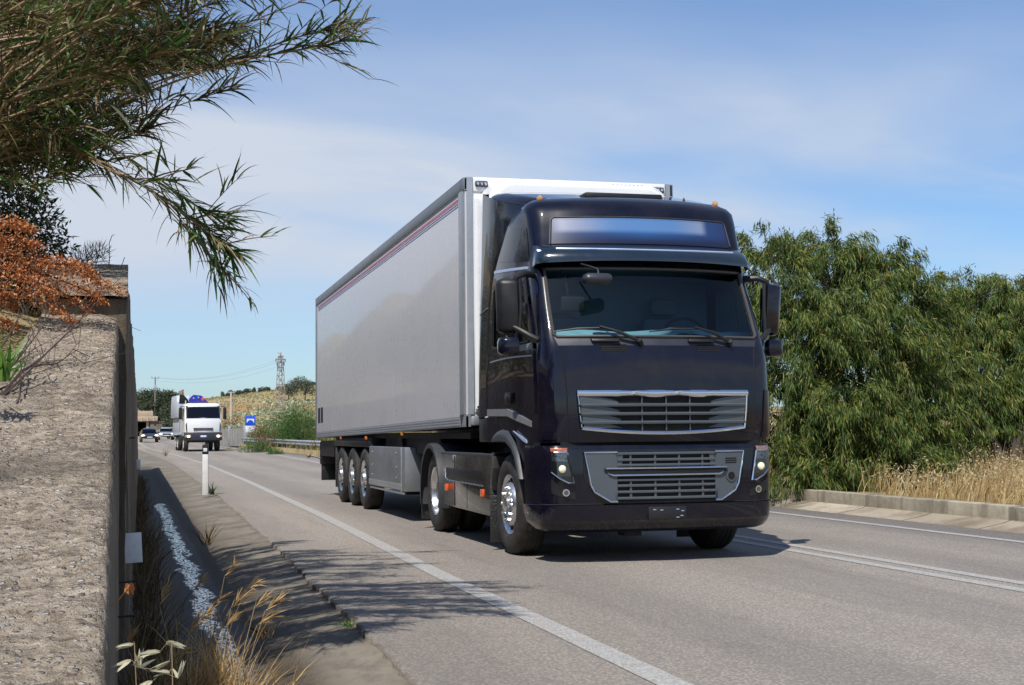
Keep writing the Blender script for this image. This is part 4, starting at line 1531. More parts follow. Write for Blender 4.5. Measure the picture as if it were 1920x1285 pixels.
# ---- lower side: skirt, stripes, wheel arches
for sg in (-1, 1):
    X = 1.225
    mb = MB()
    outl = [(-0.80, 1.10), (-0.80, 0.98), (-0.745, 0.79), (-0.70, 0.79)]
    arch = [(-0.66, 0.88), (-0.58, 0.99), (-0.44, 1.08), (-0.22, 1.145), (0.0, 1.16), (0.15, 1.155), (0.30, 1.13)]
    poly = outl + arch + [(0.655, 1.13), (0.655, 1.39), (-0.235, 1.375), (-0.95, 1.275), (-0.95, 1.10)]
    mb.prism(poly, 'x', sg * 1.10, sg * X, bevel=0.0)
    taper = lambda x, y, z: (x - sg * 0.055 * min(1.0, max(0.0, (-0.45 - y) / 0.5)), y, z)
    mb.map(taper)
    mb.build('lower_side', M_PAINT_D, tractor)
    mb = MB()
    o_ = [(-0.745, 0.78), (-0.68, 0.90), (-0.60, 1.02), (-0.46, 1.13), (-0.21, 1.245), (0.02, 1.26), (0.14, 1.25), (0.26, 1.215), (0.34, 1.165)]
    i_ = [(-0.69, 0.78), (-0.63, 0.88), (-0.555, 0.985), (-0.43, 1.07), (-0.21, 1.135), (0.02, 1.145), (0.13, 1.14), (0.24, 1.135), (0.34, 1.13)]
    rows = []
    for (a, b), (c, d) in zip(o_, i_):
        rows.append([(sg * (X - 0.01), a, b), (sg * (X + 0.022), a * 0.85 + c * 0.15, b * 0.85 + d * 0.15), (sg * (X + 0.035), (a + c) / 2, (b + d) / 2), (sg * (X + 0.03), c, d), (sg * (X - 0.35), c, d)])
    mb.grid(rows)
    mb.build('wheel_arch', M_GREYPL, tractor, smooth=60)
    mb = MB()
    pts_t = [(0.59, 1.475), (-0.235, 1.465), (-0.60, 1.40), (-0.97, 1.33)]
    pts_b = [(0.59, 1.402), (-0.235, 1.392), (-0.60, 1.335), (-0.97, 1.275)]
    rows = []
    for (a, b), (c, d) in zip(pts_t, pts_b): rows.append([(sg * (X + 0.014), a, b), (sg * (X + 0.014), c, d)])
    mb.grid(rows)
    mb.grid([[(sg * (X + 0.014), a, b), (sg * (X - 0.02), a, b)] for a, b in pts_t])
    mb.map(taper).build('stripe', M_STRIPE, tractor)
    mb = MB()
    mb.prism([(-0.42, 1.245), (-0.78, 1.155), (-0.79, 1.125), (-0.70, 1.145)], 'x', sg * (X - 0.01), sg * (X + 0.006))
    mb.map(taper).build('trim_blade', M_BLUESTRIPE, tractor)
    # dark entry step well
    mb = MB().box(sg * 0.75, sg * 1.12, -0.85, -0.72, 0.36, 1.10)
    mb.build('step_well', M_DARK, tractor)
    # side skirt / tank cover
    sk = MB()
    sk.prism([(0.60, 0.35), (2.90, 0.37), (3.00, 0.99), (0.50, 0.985)], 'x', sg * 1.215, sg * 1.05, bevel=0.012)
    so = sk.build('side_skirt', M_SKIRT, tractor)
    s2 = MB(); s2.box(sg * 1.218, sg * 1.10, 0.52, 3.03, 0.972, 1.005, bevel=0.006)
    s2.build('top_edge', M_GREYPL, so)
    s2 = MB(); s2.box(sg * 1.2225, sg * 1.20, 0.86, 2.72, 0.66, 0.82, bevel=0.004)
    s2.build('recess', M_BLACKPL, so)
    s2 = MB()
    s2.tube([(sg * 1.224, 2.76, 0.80), (sg * 1.226, 2.72, 0.70), (sg * 1.226, 2.60, 0.672), (sg * 1.226, 0.86, 0.66)], 0.007, 6)
    s2.build('trim_line', M_RIM, so)
    s2 = MB()
    for y in (2.30, 1.65): s2.box(sg * 1.2175, sg * 1.2, y - 0.003, y + 0.003, 0.38, 0.96)
    build_each(s2, 'panel_gap', M_DARK, so)
    for y in (2.68, 0.88):
        s2 = MB().box(sg * 1.212, sg * 1.24, y - 0.05, y + 0.05, 0.545, 0.625, bevel=0.008)
        s2.build('side_marker', pbr('orange_marker', (0.85, 0.12, 0.02), 0.3, coat=0.8), so)
    # flap behind the front wheel
    mb = MB().box(sg * 1.22, sg * 0.86, 0.55, 0.565, 0.08, 0.75, bevel=0.004)
    mb.build('mud_flap', M_TREAD, tractor)
    mb = MB().box(sg * 1.20, sg * 1.0, 0.52, 0.6, 0.62, 1.02, bevel=0.01)
    mb.build('flap_bracket', M_BLACKPL, tractor)
    # mudguard of the drive wheel
    mb = MB()
    rows = []
    for k in range(19):
        a = R(-18 + k * 12.0)
        ca, sa_ = math.cos(a), math.sin(a)
        y0, z0 = 3.665, 0.5
        rows.append([(sg * 0.62, y0 - ca * 0.60, z0 + sa_ * 0.60), (sg * 1.20, y0 - ca * 0.605, z0 + sa_ * 0.605), (sg * 1.235, y0 - ca * 0.60, z0 + sa_ * 0.60), (sg * 1.24, y0 - ca * 0.57, z0 + sa_ * 0.57), (sg * 1.235, y0 - ca * 0.545, z0 + sa_ * 0.545)])
    mb.grid(rows)
    mg = mb.build('mudguard', M_GREYPL, tractor, smooth=60)
    mb = MB().box(sg * 1.21, sg * 0.62, 4.29, 4.305, 0.12, 0.62, bevel=0.004)
    mb.build('mud_flap', M_TREAD, tractor)

# chassis
mb = MB()
for sg in (-1, 1): mb.box(sg * 0.36, sg * 0.46, -1.1, 4.6, 0.72, 1.0)
mb.box(-0.9, 0.9, 0.7, 1.2, 0.7, 1.06); mb.box(-0.55, 0.55, 3.0, 4.3, 1.0, 1.2)
mb.box(-0.75, 0.75, -1.0, 0.55, 0.72, 1.12)
mb.tube([(-1.0, 0, 0.5), (1.0, 0, 0.45)], 0.08, 8); mb.tube([(-1.0, 3.665, 0.5), (1.0, 3.665, 0.5)], 0.12, 8)
mb.sphere((0, 3.665, 0.5), 0.26, 12, 8)
mb.box(-0.35, -0.18, -1.20, -1.0, 0.24, 0.30)
mb.build('chassis', M_DARK, tractor)

# interior seen through the windscreen
mb = MB()
rows = []
for z, y in ((2.14, -1.10), (2.20, -0.98), (2.22, -0.80), (2.16, -0.70), (1.8, -0.62)):
    rows.append([(x, y + 0.10 * (x / 1.0) ** 2, z + 0.012 * math.sin(x * 7) + (0.03 if 0.2 < x < 0.8 else 0)) for x in lin(-1.1, 1.1, 23)])
mb.grid(rows)
mb.build('dashboard', M_INT, tractor)
mb = MB()
for x in (-0.62, 0.55):
    mb.box(x - 0.25, x + 0.25, -0.02, 0.16, 1.75, 2.42, bevel=0.07); mb.box(x - 0.15, x + 0.15, 0.0, 0.12, 2.44, 2.62, bevel=0.05)
    mb.box(x - 0.25, x + 0.25, -0.45, 0.1, 1.60, 1.78, bevel=0.05)
mb.build('seats', M_SEAT, tractor)
mb = MB()
rg = []
for k in range(24):
    a = 2 * PI * k / 24
    rg.append((0.55 + 0.23 * math.cos(a), -0.62 + 0.10 * math.sin(a), 2.17 + 0.20 * math.sin(a)))
mb.tube(rg, 0.016, 6, closed=True); mb.tube([(0.33, -0.62, 2.17), (0.77, -0.62, 2.17)], 0.02, 6); mb.tube([(0.55, -0.62, 2.17), (0.55, -0.72, 1.95)], 0.03, 6)
mb.build('steering_wheel', M_DARK, tractor)
mb = MB()
mb.box(-1.15, 1.15, 0.30, 0.34, 1.2, 2.95)
mb.box(-1.1, 1.1, -0.75, 0.3, 2.83, 2.90)
mb.build('cab_lining', pbr('cab_lining', (0.075, 0.14, 0.19), 0.9), tractor)


# ---- wheels
def tyre_prof(r=0.5, w=0.30):
    h = w / 2
    return [(-h + 0.035, r - 0.215), (-h + 0.008, r - 0.17), (-h, r - 0.11), (-h + 0.012, r - 0.045), (-h + 0.035, r - 0.012), (-h + 0.06, r), (h - 0.06, r), (h - 0.035, r - 0.012), (h - 0.012, r - 0.045), (h, r - 0.11), (h - 0.008, r - 0.17), (h - 0.035, r - 0.215)]


def make_wheel(parent, x, y, sg, kind, r=0.5, w=0.30, zoff=0.0):
    """sg: side (-1 = image left, outer face at x - w/2)"""
    cx = x
    mb = MB()
    mb.lathe_x(tyre_prof(r, w), cx, y, r + zoff, 48)
    for gx in (-0.075, -0.025, 0.025, 0.075):       # tread grooves as raised ribs between dark rings
        mb.lathe_x([(gx - 0.017, r + 0.0005), (gx - 0.015, r + 0.006), (gx + 0.015, r + 0.006), (gx + 0.017, r + 0.0005)], cx, y, r + zoff, 48)
    ty = mb.build('wheel', M_TYRE, parent, smooth=30)
    h = w / 2
    ro = r - 0.205
    m = MB()
    if kind == 'front':
        pr = [(0.035, ro + 0.012), (0.022, ro), (0.035, ro - 0.018), (0.075, ro - 0.045), (0.085, ro - 0.062), (0.02, ro - 0.085), (0.005, ro - 0.10), (0.012, ro - 0.165), (0.03, ro - 0.175), (0.03, 0.085), (-0.02, 0.08), (-0.03, 0.06), (-0.03, 0.001)]
        nut, hole = (0.01, 0.03, 0.165, 0.017), (0.05, ro - 0.058, 0.024)
    elif kind == 'drive':
        pr = [(0.03, ro + 0.012), (0.018, ro), (0.03, ro - 0.02), (0.14, ro - 0.05), (0.16, ro - 0.07), (0.19, 0.16), (0.12, 0.13), (0.05, 0.11), (0.04, 0.001)]
        nut, hole = None, (0.17, 0.21, 0.028)
    else:
        pr = [(0.03, ro + 0.012), (0.018, ro), (0.03, ro - 0.02), (0.06, ro - 0.05), (0.07, ro - 0.075), (0.06, 0.165), (0.05, 0.12), (-0.01, 0.11), (-0.02, 0.09), (-0.02, 0.001)]
        nut, hole = (0.06, 0.035, 0.145, 0.016), (0.062, ro - 0.072, 0.034)
    m.lathe_x([(-h + a, b) for a, b in pr], cx, y, r + zoff, 40, sx=-sg)
    for k in range(10):
        a = 2 * PI * (k + 0.5) / 10
        m.sphere((cx + sg * (h - hole[0]), y + hole[1] * math.cos(a), r + zoff + hole[1] * math.sin(a)), (0.014, hole[2], hole[2]), 8, 5, mat=1)
        if nut:
            a = 2 * PI * k / 10
            p = (cx + sg * (h - nut[0]), y + nut[2] * math.cos(a), r + zoff + nut[2] * math.sin(a))
            m.tube([p, (p[0] + sg * nut[1], p[1], p[2])], nut[3], 6)
    m.build('rim', [M_RIM, M_DARK], ty, smooth=35)
    return ty


for sg in (-1, 1):
    make_wheel(tractor, sg * 1.03, 0.0, sg, 'front', 0.505, 0.31)
    make_wheel(tractor, sg * 1.03, 3.665, sg, 'drive', 0.505, 0.29)
    make_wheel(tractor, sg * 0.71, 3.665, sg, 'drive', 0.505, 0.29)


# ------------------------------------------------------------------ semi-trailer
M_TRWHITE = pbr('trailer_white', (0.60, 0.59, 0.61), 0.28, coat=0.42, var=0.03, scale=1.5, rvar=0.02, coat_rough=0.04)
M_TRFRONT = pbr('trailer_front_white', (0.78, 0.79, 0.80), 0.3, coat=0.4, var=0.03)
M_ALU = pbr('alloy_profile', (0.42, 0.44, 0.47), 0.35, metal=0.55, var=0.08, scale=10)
M_ALU_D = pbr('alloy_rail', (0.20, 0.22, 0.24), 0.4, metal=0.4, var=0.1)
M_BOXSTEEL = pbr('galvanised_box', (0.24, 0.255, 0.275), 0.42, metal=0.45, var=0.12, scale=3, dirt=((0.18, 0.165, 0.15), 0.5, 4))
M_RED = pbr('red_stripe', (0.42, 0.05, 0.10), 0.35, var=0.05)
M_BLUE = pbr('blue_stripe', (0.06, 0.07, 0.24), 0.35, var=0.05)
M_CHASSIS = pbr('trailer_chassis', (0.012, 0.012, 0.012), 0.6, var=0.4, scale=4)
trailer = thing('semi_trailer', 'long white box semi-trailer with red and blue pinstripes coupled to the dark tractor', 'trailer', (0.018, 1.716, 0))
TL_ = 13.55
HW = 1.275
ZB, ZT = 1.30, 4.155


def tilt(x, y, z): return (x, y, z - 0.0109 * y)


def tb(mb, name, mat, parent=trailer, smooth=35): return mb.map(tilt).build(name, mat, parent, smooth)


mb = MB().box(-HW + 0.012, HW - 0.012, 0.02, TL_ - 0.01, ZB + 0.10, ZT - 0.012)
box = tb(mb, 'box_body', M_TRWHITE)
for sg in (-1, 1):
    mb = MB()
    for k in range(3): mb.box(sg * (HW - 0.02), sg * (HW + 0.002), 0.0, TL_, ZB + 0.012 + k * 0.032, ZB + 0.040 + k * 0.032, bevel=0.004)
    mb.box(sg * (HW - 0.03), sg * (HW - 0.003), 0.0, TL_, ZB, ZB + 0.118)
    tb(mb, 'bottom_rail', M_ALU)
    mb = MB().box(sg * (HW - 0.05), sg * (HW + 0.004), 0.02, TL_, ZT - 0.15, ZT, bevel=0.008)
    mb.box(sg * (HW - 0.05), sg * (HW - 0.004), 0.02, TL_, ZT - 0.165, ZT - 0.148)
    tb(mb, 'top_rail', M_ALU_D)
    mb = MB()
    mb.box(sg * (HW - 0.012), sg * (HW - 0.009), 0.30, TL_ - 0.30, ZT - 0.232, ZT - 0.197)
    tb(mb, 'red_pinstripe', M_RED)
    mb = MB()
    mb.box(sg * (HW - 0.012), sg * (HW - 0.009), 0.20, TL_ - 0.32, ZT - 0.262, ZT - 0.249)
    mb.box(sg * (HW - 0.012), sg * (HW - 0.009), 0.12, TL_ - 0.34, ZT - 0.292, ZT - 0.281)
    tb(mb, 'blue_pinstripe', M_BLUE)
    # corner post at the front, rounded
    mb = MB()
    prof = [(HW + 0.002, 0.30), (HW + 0.004, 0.16), (HW + 0.004, 0.15), (HW - 0.004, 0.06), (HW - 0.035, 0.012), (HW - 0.10, 0.0), (HW - 0.10, 0.02)]
    mb.grid([[(sg * a, b, z) for a, b in prof] for z in (ZB + 0.14, ZT)])
    mb.add([(sg * a, b, ZT) for a, b in prof], [tuple(range(len(prof)))])
    tb(mb, 'corner_post', M_ALU)
    mb = MB()
    for y in (0.302,): mb.box(sg * (HW - 0.02), sg * (HW - 0.002), y - 0.006, y + 0.006, ZB + 0.12, ZT - 0.15)
    tb(mb, 'panel_gap', M_DARK)
    # post foot with a gusset
    mb = MB()
    mb.prism([(0.0, ZB - 0.0), (0.30, ZB), (0.30, ZB + 0.118), (0.0, ZB + 0.138)], 'x', sg * (HW - 0.06), sg * (HW + 0.001))
    tb(mb, 'post_foot', M_ALU)
    mb = MB()
    mb.prism([(0.10, ZB + 0.135), (0.28, ZB + 0.14), (0.22, ZB + 0.004), (0.20, ZB + 0.004), (0.16, ZB + 0.07)], 'x', sg * (HW - 0.03), sg * (HW + 0.004))
    tb(mb, 'gusset', M_GREYPL)
    mb = MB().box(sg * (HW - 0.02), sg * (HW + 0.006), TL_ - 0.06, TL_ + 0.02, ZB, ZT, bevel=0.008)
    tb(mb, 'rear_post', M_ALU_D)
    mb = MB()
    for y in (TL_ - 0.42, TL_ - 0.85): mb.box(sg * (HW - 0.012), sg * (HW - 0.0085), y - 0.15, y + 0.15, ZB + 0.30, ZB + 0.60)
    tb(mb, 'black_label', M_DARK)
# front wall, roof lamps, cooling unit
mb = MB().box(-HW + 0.11, HW - 0.11, 0.004, 0.03, ZB + 0.16, ZT - 0.19, bevel=0.006)
mb.box(-HW + 0.105, HW - 0.105, -0.004, 0.03, ZT - 0.165, ZT, bevel=0.01)
tb(mb, 'front_wall', M_TRFRONT)
mb = MB()
for x in (-HW + 0.20, HW - 0.20): mb.box(x - 0.075, x + 0.075, -0.035, 0.0, ZT - 0.115, ZT - 0.045, bevel=0.028)
ml = tb(mb, 'marker_lamp', M_GREYPL)
mb = MB()
for x in (-HW + 0.20, HW - 0.20):
    for dx in (-0.045, 0.0, 0.045): mb.sphere((x + dx, -0.037, ZT - 0.08), (0.016, 0.008, 0.02), 8, 6)
tb(mb, 'lens', M_CLEAR, ml)
mb = MB()
rows = []
for y, w, z0, z1, rad in [(0.0, 1.12, 1.75, 4.10, 0.30), (-0.10, 1.12, 1.75, 4.09, 0.30), (-0.34, 1.09, 1.80, 4.055, 0.28), (-0.42, 1.02, 1.88, 3.99, 0.24), (-0.44, 0.9, 2.0, 3.88, 0.2)]:
    r = []
    for (cx_, cz_, a0) in ((w - rad, z1 - rad, 0), (-w + rad, z1 - rad, 90), (-w + rad, z0 + rad, 180), (w - rad, z0 + rad, 270)):
        for k in range(7):
            a = R(a0 + k * 15); x_ = cx_ + rad * math.cos(a); z_ = cz_ + rad * math.sin(a)
            r.append((x_, y, z_ + (0.03 * (1 - (x_ / w) ** 2) if z_ > 3 else 0)))
    rows.append(r)
mb.grid(rows, close=True); mb.add(rows[-1], [tuple(range(len(rows[-1])))])
cu = tb(mb, 'cooling_unit', M_TRFRONT)
mb = MB()
for i in range(8):
    for j in range(3): mb.sphere((0.40 + i * 0.05 - j * 0.02, -0.35 - j * 0.028, 4.05 - j * 0.025), 0.012, 6, 4)
tb(mb, 'vent_hole', M_DARK, cu)
mb = MB()
for x in (-0.55,): mb.box(x - 0.03, x + 0.03, 0.1, 0.16, ZT, ZT + 0.02)
tb(mb, 'roof_fitting', M_DARK)
# rounded lower corner tube beside the cab
mb = MB()
mb.tube([(-HW + 0.13, -0.03, 3.9), (-HW + 0.13, -0.03, 2.5), (-HW + 0.14, -0.03, ZB + 0.20)], 0.035, 10)
tb(mb, 'front_cover', M_TRFRONT)
mb = MB().tube([(-HW + 0.13, -0.07, ZB + 0.22), (-HW + 0.13, -0.055, ZB + 0.22)], 0.012, 8)
tb(mb, 'cover_bolt', M_DARK)
mb = MB()
mb.box(-HW + 0.06, -HW + 0.16, -0.02, 0.05, ZB + 0.01, ZB + 0.12, bevel=0.02)
tb(mb, 'coupling', M_ALU)

# chassis and running gear (heights on the road, not tilted)
AX = [7.63, 8.94, 10.25]         # axle positions along the trailer
mb = MB()
for sg in (-1, 1):
    mb.box(sg * 0.45, sg * 0.60, 0.6, TL_ - 0.1, 0.92, 1.24)
mb.box(-1.15, 1.15, 0.3, TL_ - 0.05, 1.16, 1.235)
mb.box(-1.1, 1.1, 2.2, 6.3, 0.95, 1.16)
for a in AX: mb.tube([(-1.0, a, 0.5), (1.0, a, 0.5)], 0.08, 8)
mb.box(-1.22, 1.22, 9.1 - 2.2, 11.0, 1.02, 1.16)
mb.prism([(4.65, 1.16), (5.0, 1.16), (4.6, 0.36), (4.30, 0.36)], 'x', -1.15, -0.95)
mb.prism([(4.65, 1.16), (5.0, 1.16), (4.6, 0.36), (4.30, 0.36)], 'x', 1.15, 0.95)
mb.build('chassis', M_CHASSIS, trailer)
for sg in (-1, 1):
    mb = MB()
    for y in (2.2, 2.5): mb.box(sg * 0.75, sg * 0.87, y, y + 0.12, 0.30, 1.0)
    mb.build('landing_leg', M_CHASSIS, trailer)
    # galvanised pallet box
    mb = MB()
    mb.box(sg * 0.95, sg * 1.255, 3.86, 6.93, 0.42, 1.035, bevel=0.012)
    bx = mb.build('storage_box', M_BOXSTEEL, trailer)
    m2 = MB()
    m2.box(sg * 1.252, sg * 1.264, 4.12, 6.93, 0.44, 0.52, bevel=0.003)
    m2.build('box_sill', M_ALU, bx)
    m2 = MB()
    for y in (4.1, 4.14): m2.box(sg * 1.25, sg * 1.262, y - 0.012, y + 0.012, 0.40, 1.035, bevel=0.003)
    for y, z in ((4.5, 0.95), (6.6, 0.95), (6.6, 0.75), (6.6, 0.6), (4.5, 0.6), (4.5, 0.75)): m2.sphere((sg * 1.256, y, z), 0.014, 6, 4)
    m2.box(sg * 1.22, sg * 1.25, 4.0, 6.9, 0.375, 0.405, bevel=0.008)
    m2.build('box_frame', M_ALU, bx)
    # wheel guard rail with mud flaps
    m2 = MB()
    m2.box(sg * 1.24, sg * 0.85, 7.05, 11.15, 1.015, 1.115, bevel=0.01)
    m2.build('mudguard', M_BLACKPL, trailer)
    m2 = MB(); m2.box(sg * 1.24, sg * 0.90, 10.92, 10.94, 0.25, 1.05, bevel=0.004)
    m2.build('mud_flap', M_TREAD, trailer)
    for y in (10.06, 7.21, 4.03):
        m2 = MB().box(sg * 1.245, sg * 1.275, y - 0.05, y + 0.05, 1.135 if y > 5 else 1.2, 1.19 if y > 5 else 1.255, bevel=0.01)
        m2.build('side_marker', M_AMBER, trailer)
    for a in AX: make_wheel(trailer, sg * 1.10, a, sg, 'trailer', 0.5, 0.30)
    # rear underrun bar, lamp cluster, flap and corner feeler
    m2 = MB(); m2.box(sg * 1.20, sg * 0.70, TL_ - 0.15, TL_ - 0.02, 0.62, 1.08, bevel=0.02)
    m2.box(sg * 1.20, sg * 0.95, 11.4, TL_ - 0.2, 0.80, 1.10)
    m2.build('lamp_board', M_BLACKPL, trailer)
    m2 = MB(); m2.box(sg * 1.18, sg * 0.75, TL_ - 0.12, TL_ - 0.105, 0.30, 0.64, bevel=0.004)
    m2.build('mud_flap', M_BLACKPL, trailer)
    m2 = MB()
    m2.tube([(sg * 1.18, TL_ - 0.08, 0.74), (sg * 1.30, TL_ - 0.02, 0.78), (sg * 1.40, TL_ + 0.02, 0.80)], 0.018, 6, mat=0)
    m2.sphere((sg * 1.42, TL_ + 0.02, 0.80), 0.05, 10, 7, mat=1)
    m2.build('width_marker', [M_BLACKPL, pbr('marker_lens', (0.3, 0.16, 0.1), 0.3)], trailer)
mb = MB().box(-1.15, 1.15, TL_ - 0.10, TL_ - 0.02, 0.50, 0.60, bevel=0.01)
mb.build('underrun_bar', M_BLACKPL, trailer)

# ------------------------------------------------------------------ vegetation helpers
def unit(a):
    return a / (np.linalg.norm(a, axis=-1, keepdims=True) + 1e-9)


def blade_quads(pos, d, ln, wd, sag=0.0, rng=RNG):
    """one kinked diamond per leaf: base, left, tip, right"""
    n = len(pos)
    d = unit(d)
    side = unit(np.cross(d, rng.normal(size=(n, 3))))
    mid = pos + d * ln[:, None] * 0.42
    tip = pos + d * ln[:, None]
    tip[:, 2] -= sag * ln
    mid[:, 2] -= sag * ln * 0.25
    V = np.stack([pos, mid + side * wd[:, None] / 2, tip, mid - side * wd[:, None] / 2], 1).reshape(-1, 3)
    F = np.arange(4 * n).reshape(n, 4)
    return V, F


def strips(pos, d, ln, wd, droop, nseg=5, rng=RNG, up=None):
    """long bending leaves: tapering ribbon of nseg quads that droops towards its tip"""
    n = len(pos)
    d = unit(d)
    if up is None: up = rng.normal(size=(n, 3))
    side = unit(np.cross(d, up))
    P = np.zeros((n, nseg + 1, 2, 3))
    cur = pos.copy(); dd = d.copy()
    prof = np.array([0.45, 1.0, 0.95, 0.75, 0.45, 0.04, 0.02, 0.02])
    prof = np.interp(np.linspace(0, 1, nseg + 1), np.linspace(0, 1, 6), prof[:6])
    for k in range(nseg + 1):
        w = wd[:, None] * prof[k] / 2
        P[:, k, 0] = cur - side * w; P[:, k, 1] = cur + side * w
        cur = cur + dd * (ln / nseg)[:, None]
        dd = dd.copy(); dd[:, 2] -= droop / nseg; dd = unit(dd)
    V = P.reshape(-1, 3)
    b = (np.arange(n) * (nseg + 1) * 2)[:, None] + (np.arange(nseg) * 2)[None, :]
    b = b.ravel()
    F = np.stack([b, b + 1, b + 3, b + 2], 1)
    return V, F


def merge(parts):
    V, F, M, o = [], [], [], 0
    for k, (v, f) in enumerate(parts):
        V.append(v); F.append(f + o); M.append(np.full(len(f), k)); o += len(v)
    return np.concatenate(V), np.concatenate(F), np.concatenate(M)


def dirs(n, rng): return unit(rng.normal(size=(n, 3)))


def limb_mb(mb, a, b, r0, r1, rng, bend=0.15, n=5):
    a, b = np.array(a, float), np.array(b, float)
    L = np.linalg.norm(b - a)
    off = rng.normal(size=3) * L * bend
    pts = [tuple(a + (b - a) * u + off * math.sin(PI * u)) for u in np.linspace(0, 1, n)]
    mb.tube(pts, [r0 + (r1 - r0) * u for u in np.linspace(0, 1, n)], 6)
    return pts


# ------------------------------------------------------------------ weeping wattles across the road
M_WATTLE = leaf_mat('wattle_leaf', [(0.0, (0.026, 0.054, 0.013)), (0.35, (0.056, 0.100, 0.021)), (0.7, (0.103, 0.150, 0.030)), (0.92, (0.175, 0.200, 0.046)), (1.0, (0.25, 0.19, 0.055))], 0.55, 0.2, 0.25)
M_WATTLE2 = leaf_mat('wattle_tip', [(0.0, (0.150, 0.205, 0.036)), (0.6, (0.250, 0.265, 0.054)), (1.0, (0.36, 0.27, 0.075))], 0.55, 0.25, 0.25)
M_BARK = pbr('bark', (0.075, 0.058, 0.042), 0.9, bump=0.6, bscale=30, var=0.3)


def wattle(name, label, base, lobes, n_sprays, seed, per=120, leaf=0.155):
    rng = np.random.default_rng(seed)
    base = np.array(base, float)
    t = thing(name, label, 'tree', tuple(base), 0, 'weeping wattle trees beyond the kerb')
    tb_ = MB()
    ends = []
    for (c, r) in lobes:
        c = np.array(c, float) - base
        pts = limb_mb(tb_, (rng.normal() * 0.12, rng.normal() * 0.12, 0), c + np.array([0, 0, 0.1]), 0.085, 0.03, rng, 0.10, 7)
        ends.append((c, r))
    tb_.tube([(0, 0, -0.3), (0.02, 0.02, 0.3), (0.05, 0.0, 0.8)], [0.17, 0.14, 0.09], 8)
    vol = np.array([r ** 2 for c, r in ends]); vol = vol / vol.sum()
    which = rng.choice(len(ends), n_sprays, p=vol)
    A, B = [], []
    cpos = np.array([c for c, r in ends]); crad = np.array([r for c, r in ends])
    for w in which:
        c, r = ends[w]
        d = dirs(1, rng)[0]
        if d[2] < -0.45: d[2] *= -0.6
        d = d / np.linalg.norm(d)
        p0 = c + d * r * rng.uniform(0.35, 0.8)
        # a spray: twig going outwards, then hanging
        L = rng.uniform(0.45, 0.95)
        out = d * 0.75 + rng.normal(size=3) * 0.3; out[2] += 0.25; out /= np.linalg.norm(out)
        ks = np.linspace(0, 1, 7)
        pts = np.array([p0 + out * L * k + np.array([0, 0, -0.62]) * L * k ** 2.2 for k in ks])
        if rng.random() < 0.5: tb_.tube([tuple(p) for p in pts[::2]], [0.012, 0.009, 0.006, 0.004], 4, caps=False)
        n = int(per * rng.uniform(0.6, 1.3))
        u = rng.random(n) ** 0.75
        base_p = np.stack([np.interp(u, ks, pts[:, i]) for i in range(3)], 1) + rng.normal(size=(n, 3)) * 0.055
        tang = np.stack([np.interp(u, ks, np.gradient(pts[:, i])) for i in range(3)], 1)
        dd = unit(tang) * 0.6 + rng.normal(size=(n, 3)) * 0.42 + np.array([0, 0, -0.75])
        ln = leaf * rng.uniform(0.6, 1.25, n); wd = rng.uniform(0.013, 0.022, n)
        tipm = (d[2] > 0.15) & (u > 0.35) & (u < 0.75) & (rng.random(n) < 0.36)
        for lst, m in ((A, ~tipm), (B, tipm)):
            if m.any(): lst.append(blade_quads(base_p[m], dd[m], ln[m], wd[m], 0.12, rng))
    VA, FA, _ = merge(A); VB, FB, _ = merge(B)
    V, F, M = merge([(VA, FA), (VB, FB)])
    tb_.build('trunk', M_BARK, t, smooth=60)
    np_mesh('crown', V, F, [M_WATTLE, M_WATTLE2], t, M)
    return t


def lob(px, py, d, r): return (at(px, py, d), r)


wattle('wattle_tree', 'broad dark green weeping tree overhanging the kerb beside the lorry cab', (7.6, 8.8, 0.2),
       [lob(1440, 525, 25.5, 1.0), lob(1545, 520, 26, 1.0), lob(1650, 555, 26.5, 1.0), lob(1700, 580, 26.5, 0.75), lob(1420, 640, 26, 1.1), lob(1520, 670, 25, 1.25), lob(1640, 690, 25.5, 1.25), lob(1735, 730, 26, 1.05), lob(1450, 790, 25, 1.1), lob(1570, 815, 24.6, 1.15), lob(1690, 830, 25.2, 1.0), lob(1770, 820, 26.2, 0.7), lob(1475, 890, 24.3, 0.7), lob(1560, 905, 24.0, 0.62), lob(1640, 880, 24.5, 0.7), lob(1535, 915, 23.7, 0.45), lob(1610, 905, 23.9, 0.5), lob(1680, 880, 24.2, 0.55), lob(1720, 870, 25.0, 0.6), lob(1590, 600, 25.2, 1.0)], 1150, 11, 140)
wattle('wattle_tree', 'looser weeping tree at the right edge with a thin leader poking up', (10.2, 8.2, 0.25),
       [lob(1800, 620, 27.5, 0.75), lob(1850, 590, 27.8, 0.72), lob(1915, 600, 27.5, 0.85), lob(1785, 545, 28, 0.30), lob(1850, 690, 27, 1.0), lob(1945, 690, 27.2, 1.1), lob(1990, 580, 28, 0.9), lob(2040, 660, 27.5, 1.2), lob(1900, 745, 26.8, 0.75), lob(2000, 760, 27, 1.0), lob(1790, 720, 26.8, 0.8), lob(1850, 770, 26.6, 0.75), lob(1930, 790, 26.8, 0.7), lob(1990, 820, 27, 0.8), lob(1895, 840, 26.4, 0.6), lob(1940, 850, 26.6, 0.6), lob(1850, 825, 26.2, 0.5)], 820, 12, 135)

